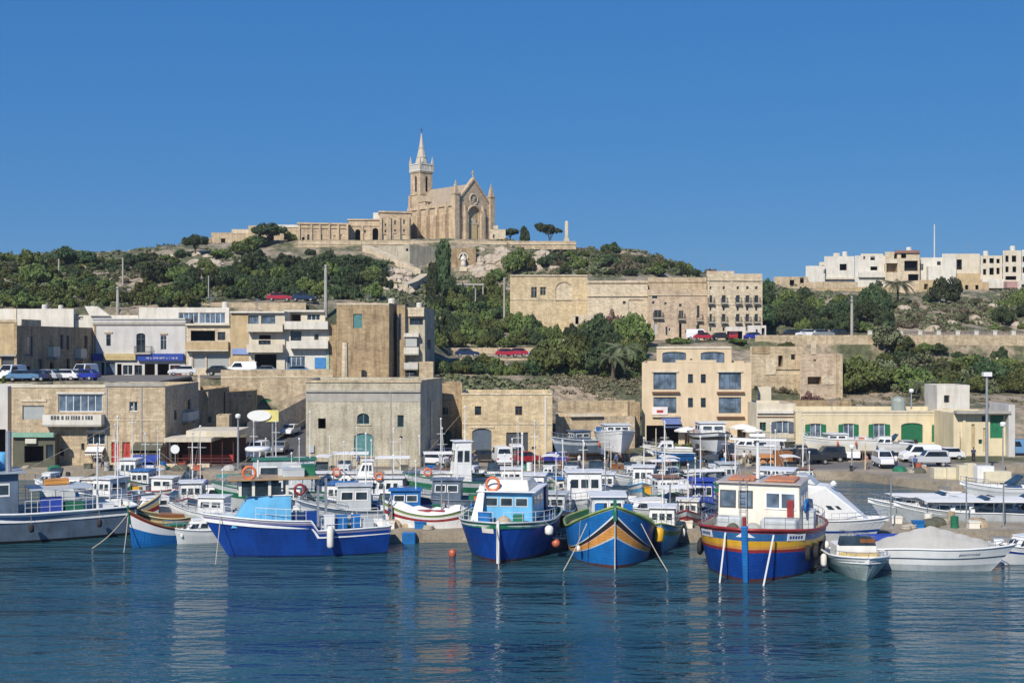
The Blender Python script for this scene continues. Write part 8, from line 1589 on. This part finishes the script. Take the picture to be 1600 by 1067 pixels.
def clutter(x0, x1, D0, D1, z, n_, where, group):
    for i in range(n_):
        k = rc.choice(kinds); px, D = rc.uniform(x0, x1), rc.uniform(D0, D1); col, cn = rc.choice([(B_SKY, 'blue'), (BUOYM, 'orange'), (B_GREEN, 'green'), (B_LGREY, 'grey'), (B_WHITE, 'white'), (B_TARP, 'grey'), (B_WOOD, 'brown'), (OLIVE, 'olive'), (B_DECK, 'tan'), (B_CREAM, 'cream')])
        if k[0] == 'net_pile': col, cn = rc.choice([(OLIVE, 'olive'), (B_DECK, 'tan'), (B_GREEN, 'green'), (B_TARP, 'grey')])
        lab = '%s %s lying on the %s' % (cn, k[1], where)
        if k[0] == 'net_pile': obj1(k[0], lab, 'net pile', px, D, z, lambda q, c: q.lathe(c, [(.8, 0), (.75, .25), (.5, .5), (.15, .6)], 9), col, group)
        elif k[0] == 'plastic_crate': obj1(k[0], lab, 'crate', px, D, z, lambda q, c: (q.box(c.x - .4, c.x + .4, c.y - .3, c.y + .3, c.z, c.z + .5), q.box(c.x - .44, c.x + .44, c.y - .34, c.y + .34, c.z + .45, c.z + .55)), col, group)
        elif k[0] == 'oil_drum': obj1(k[0], lab, 'drum', px, D, z, lambda q, c: q.lathe(c, [(.3, 0), (.3, .3), (.32, .32), (.3, .34), (.3, .88), (.26, .9)], 12), col, group)
        else: obj1(k[0], lab, 'rope coil', px, D, z, lambda q, c: (q.torus(c + Vector((0, 0, .08)), .35, .08, 'z'), q.torus(c + Vector((.03, 0, .22)), .32, .08, 'z')), ROPE, group)
clutter(600, 712, 93, 96, .85, 12, 'jetty left of the pale blue wheelhouse', 'gear on the jetty, left part'); clutter(870, 900, 93, 96, .85, 3, 'jetty beside the chevron boat', 'gear on the jetty by the chevron boat'); clutter(1050, 1090, 93, 96, .85, 5, 'jetty left of the largest boat', 'gear on the jetty by the largest boat'); clutter(1290, 1560, 93, 96.4, .85, 26, 'jetty behind the sports boat', 'gear on the jetty, right part')
clutter(850, 1250, 135, 138, zq, 30, 'quay edge before the hotel', 'gear on the quay edge before the hotel'); clutter(1090, 1240, 139, 147, zq, 18, 'boatyard before the hotel', 'gear in the boatyard'); clutter(1395, 1440, 132, 136, QZ, 8, 'pier beside the silver estate car', 'gear on the pier'); clutter(560, 860, 134.6, 136.4, zq, 14, 'quay edge before the warehouse', 'gear on the quay edge before the warehouse'); clutter(20, 360, 134.6, 138, zq, 18, 'quay edge before the left house', 'gear on the left quay edge')
obj1('blue_tank', 'light blue water tank on the jetty wall between two boats', 'tank', 639, 92.0, -.1, lambda q, c: q.box(c.x - .5, c.x + .5, c.y - .3, c.y + .28, c.z, c.z + .9), B_SKY, bevel=.06)
obj1('mooring_buoy', 'orange mooring buoy floating left of the pale blue wheelhouse boat', 'buoy', 707, 86.5, .1, lambda q, c: q.lathe(c, [(.05, -.3), (.22, -.15), (.26, .05), (.26, .28), (.05, .38)], 12), BUOYM, smooth=True)
for i, px in enumerate((380, 520, 700, 880, 1010, 1120, 1250, 1330)):
    obj1('mooring_bollard', 'black iron mooring bollard on the quay edge', 'bollard', px, 134.5, QZ, lambda q, c: q.lathe(c, [(.22, 0), (.16, .1), (.15, .4), (.25, .5), (.22, .6), (.05, .62)], 10), RUB, 'bollards along the quay edge')
for i, (px, D, h_) in enumerate(((600, 94, 3.2), (612, 94.2, 2.4), (690, 94, 3.6), (701, 94.3, 2.8), (870, 94, 3.2), (1047, 94, 3.4), (1392, 94, 3.8), (1510, 94, 3.9), (1568, 94, 3.4))):
    obj1('jetty_post', ['tall post at the left end of the jetty', 'shorter post next to the left end of the jetty', 'taller of two posts left of the pale blue wheelhouse', 'shorter of two posts left of the pale blue wheelhouse', 'jetty post left of the chevron boat', 'jetty post right of the chevron boat', 'jetty post behind the left end of the grey cover', 'jetty post behind the right half of the grey cover', 'jetty post near the right edge'][i], 'post', px, D, .85, lambda q, c: (q.tube([c, c + Vector((0, 0, h_))], .06, 6), q.box(c.x - .12, c.x + .12, c.y - .12, c.y + .12, c.z, c.z + .15)), METAL, 'posts along the jetty')
# masts of boats hidden between the rows are part of those boats; a few free-standing poles on the quay
for i, (px, D, h_, lb) in enumerate(((843, 136, 5.2, 'thin pole on the quay before the royal-blue hatchback'), (1025, 138, 4.4, 'wooden pole at the lane foot'), (1352, 136, 3.0, 'short pole beside the quay corner lamp'), (1500, 150, 3.2, 'blue-topped gate pole before the customs building'))):
    obj1('quay_pole', lb, 'pole', px, D, QZ, lambda q, c: q.tube([c, c + Vector((0, 0, h_))], [.08, .06], 6), LIME_P)
# ================================================================ PEOPLE
SKIN = paint('skin', (.42, .24, .16), .6, .08); HAIR = paint('dark_hair', (.03, .02, .015), .8)
def person(px, D, z, head, top, legs, label, walk=.18, arm=.2, H_=1.74):
    r = root('person', (X(px, D), D, z), label, 'person', None, R(head)); k = H_ / 1.74
    J = dict(pel=(0, 0, .92), sp=(0, 0, 1.15), ch=(.02, 0, 1.36), nk=(.02, 0, 1.48), hd=(.04, 0, 1.60), ht=(.03, 0, 1.70))
    V, E, Rr = [], [], []
    def ad(p_, r_, par=None):
        V.append(tuple(c * k for c in p_)); Rr.append(r_); i = len(V) - 1
        if par is not None: E.append((par, i))
        return i
    p0 = ad(J['pel'], (.15, .11)); s_ = ad(J['sp'], (.14, .10), p0); c = ad(J['ch'], (.17, .11), s_); n_ = ad(J['nk'], (.055, .055), c); h_ = ad(J['hd'], (.095, .085), n_); ad(J['ht'], (.07, .065), h_)
    for sd in (-1, 1):
        w_ = walk * sd
        hp = ad((0, sd * .1, .86), (.10, .095), p0); kn = ad((w_ * .55 + .03, sd * .1, .48), (.062, .062), hp); an = ad((w_, sd * .1, .09), (.042, .042), kn); ad((w_ + .15, sd * .11, .04), (.04, .03), an)
        sh = ad((.02, sd * .19, 1.40), (.06, .06), c); el = ad((-w_ * arm * 2, sd * .25, 1.13), (.042, .042), sh); wr = ad((-w_ * arm * 3 + .08, sd * .25, .90), (.028, .028), el); ha = ad((-w_ * arm * 3 + .1, sd * .245, .82), (.03, .018), wr)
        for f in range(4): ad((-w_ * arm * 3 + .12 + .012 * f, sd * (.235 + .012 * (f - 1.5)), .75 + .008 * abs(f - 1)), (.009, .009), ha)
        ad((-w_ * arm * 3 + .15, sd * .22, .81), (.010, .010), ha)
    me = bpy.data.meshes.new('body'); me.from_pydata(V, E, []); o = bpy.data.objects.new('body', me); COL.objects.link(o); o.parent = r
    m1 = o.modifiers.new('skin', 'SKIN'); 
    sk = me.skin_vertices[0].data if me.skin_vertices else None
    if sk is None:
        bpy.context.view_layer.objects.active = o; me.skin_vertices.new() if hasattr(me.skin_vertices, 'new') else None
        sk = me.skin_vertices[0].data if me.skin_vertices else None
    if sk:
        for i, rr in enumerate(Rr): sk[i].radius = (rr[0] * k, rr[1] * k)
        sk[0].use_root = True
    sub = o.modifiers.new('sub', 'SUBSURF'); sub.levels = 1; sub.render_levels = 1
    me.materials.append(SKIN); b0 = (0, 0, 0)
    # clothes: shells following the body
    def shell(name, mat, segs):
        mb = MB()
        for pts_, rs in segs: mb.tube([tuple(c_ * k for c_ in p_) for p_ in pts_], [q * k for q in rs], 10)
        mb.build(name, mat, r, smooth=True)
    shell('shirt', top, [([(0, 0, .9), (0, 0, 1.15), (.02, 0, 1.38), (.02, 0, 1.47)], [.19, .175, .20, .09])] + [([(.02, s * .17, 1.41), (-walk * s * arm * 1.2, s * .235, 1.2)], [.085, .07]) for s in (-1, 1)])
    shell('trousers', legs, [([(0, s * .09, .95), (0, s * .1, .8), (walk * s * .55 + .03, s * .1, .48), (walk * s * .97, s * .1, .12)], [.12, .115, .085, .065]) for s in (-1, 1)])
    MB().lathe((.02 * k, 0, 1.62 * k), [(.115, 0), (.118, .06), (.09, .12), (.02, .15)], 12).build('hair', HAIR, r, smooth=True)
    mb = MB(); [mb.box(.125 * k, .14 * k, s * .035 - .012, s * .035 + .012, 1.60 * k, 1.62 * k) for s in (-1, 1)]; mb.box(.12 * k, .16 * k, -.012, .012, 1.56 * k, 1.60 * k); mb.box(.115 * k, .135 * k, -.025, .025, 1.53 * k, 1.545 * k); mb.build('face_features', paint('face_features', (.16, .06, .05), .6), r)
    return r
C1, C2, C3, C4 = paint('white_cloth', (.7, .69, .66), .9), paint('navy_cloth', (.03, .05, .12), .9), paint('pink_cloth', (.55, .25, .24), .9), paint('black_cloth', (.03, .03, .032), .9)
C5 = paint('blue_cloth', (.06, .14, .34), .9); C6 = paint('khaki_cloth', (.30, .24, .15), .9)
person(963, 137.5, zq, 200, C5, C2, 'person in blue walking past the propped white and blue cruiser'); person(951, 136.2, zq, 160, C4, C4, 'person in black standing on the quay left of the one in blue', .06)
person(1148, 139, zq, 90, C3, C4, 'person in pink beside the propped yacht'); person(1163, 140, zq, 250, C1, C6, 'person in white top and khaki trousers in the boatyard', .1); person(1172, 139.4, zq, 20, C6, C4, 'person in khaki top near the flat loader')
person(1354, 136.2, zq, 180, C3, C6, 'person in pink top walking near the quay corner lamp', .24); person(1400, 136, zq, 270, C1, C2, 'person in white next to the large white off-road car', .06); person(1521, 144.5, zq, 260, C2, C4, 'dark-clothed person before the customs building', .1)
person(1133, 140.5, zq, 0, C1, C5, 'person in white top and blue trousers left of the one in pink', .15); person(610, 94.4, .85, 190, C2, C6, 'person in navy standing at the left end of the jetty', .05)
person(1296, 94.6, .85, 200, C6, C4, 'person in khaki bending over gear on the jetty right of the largest boat', .05) if False else None

person(905, 136.4, zq, 10, C1, C2, 'person in white top on the quay before the grey-green propped boat', .2); person(1038, 136.8, zq, 220, C4, C5, 'dark-topped person at the foot of the hotel lane', .12); person(742, 137.5, zq, 60, C2, C6, 'person in navy top before the grey arched garage', .2)
person(560, 136.2, zq, 175, C5, C6, 'person in blue walking along the warehouse front', .24); person(160, 137, zq, 0, C6, C2, 'person in khaki near the red doors of the left house', .14); person(1430, 134.5, QZ, 40, C5, C4, 'person in blue beside the gear on the pier', .08)

for a in [('car', 'grey', 1258, 152, 5, zq, 'grey car behind the black pickup'), ('car', 'white', 1478, 147.5, 182, zq, 'white car before the cream pilasters'), ('car', 'navy', 1340, 152.5, 185, zq, 'navy car below the third green shutters'), ('van', 'silver', 1195, 150.5, 178, zq, 'silver van before the cream annexe'), ('car', 'white', 1428, 152.5, 178, zq, 'white car before the green double door'), ('car', 'black', 760, 144.5, 5, zq, 'black car before the grey arched garage'), ('car', 'white', 672, 140.5, 160, zq, 'white car at the warehouse corner'), ('car', 'cream', 1015, 141.5, 190, zq, 'cream car at the mouth of the hotel lane')]: vehicle(*a)
# ================================================================ THIN SEA HAZE
m = bpy.data.materials.new('haze_air'); m.use_nodes = True; n = m.node_tree; n.nodes.clear()
o_ = n.nodes.new('ShaderNodeOutputMaterial'); v_ = n.nodes.new('ShaderNodeVolumePrincipled'); v_.inputs['Color'].default_value = (.84, .89, .96, 1); v_.inputs['Density'].default_value = .00015; v_.inputs['Anisotropy'].default_value = .2
n.links.new(v_.outputs[0], o_.inputs['Volume'])
mb = MB(); mb.box(-3200, 3200, -700, 1700, -4, 84); hz = mb.build('haze', m); tag(hz, 'thin pale sea haze in the air over the harbour and hill', 'haze', kind='stuff')
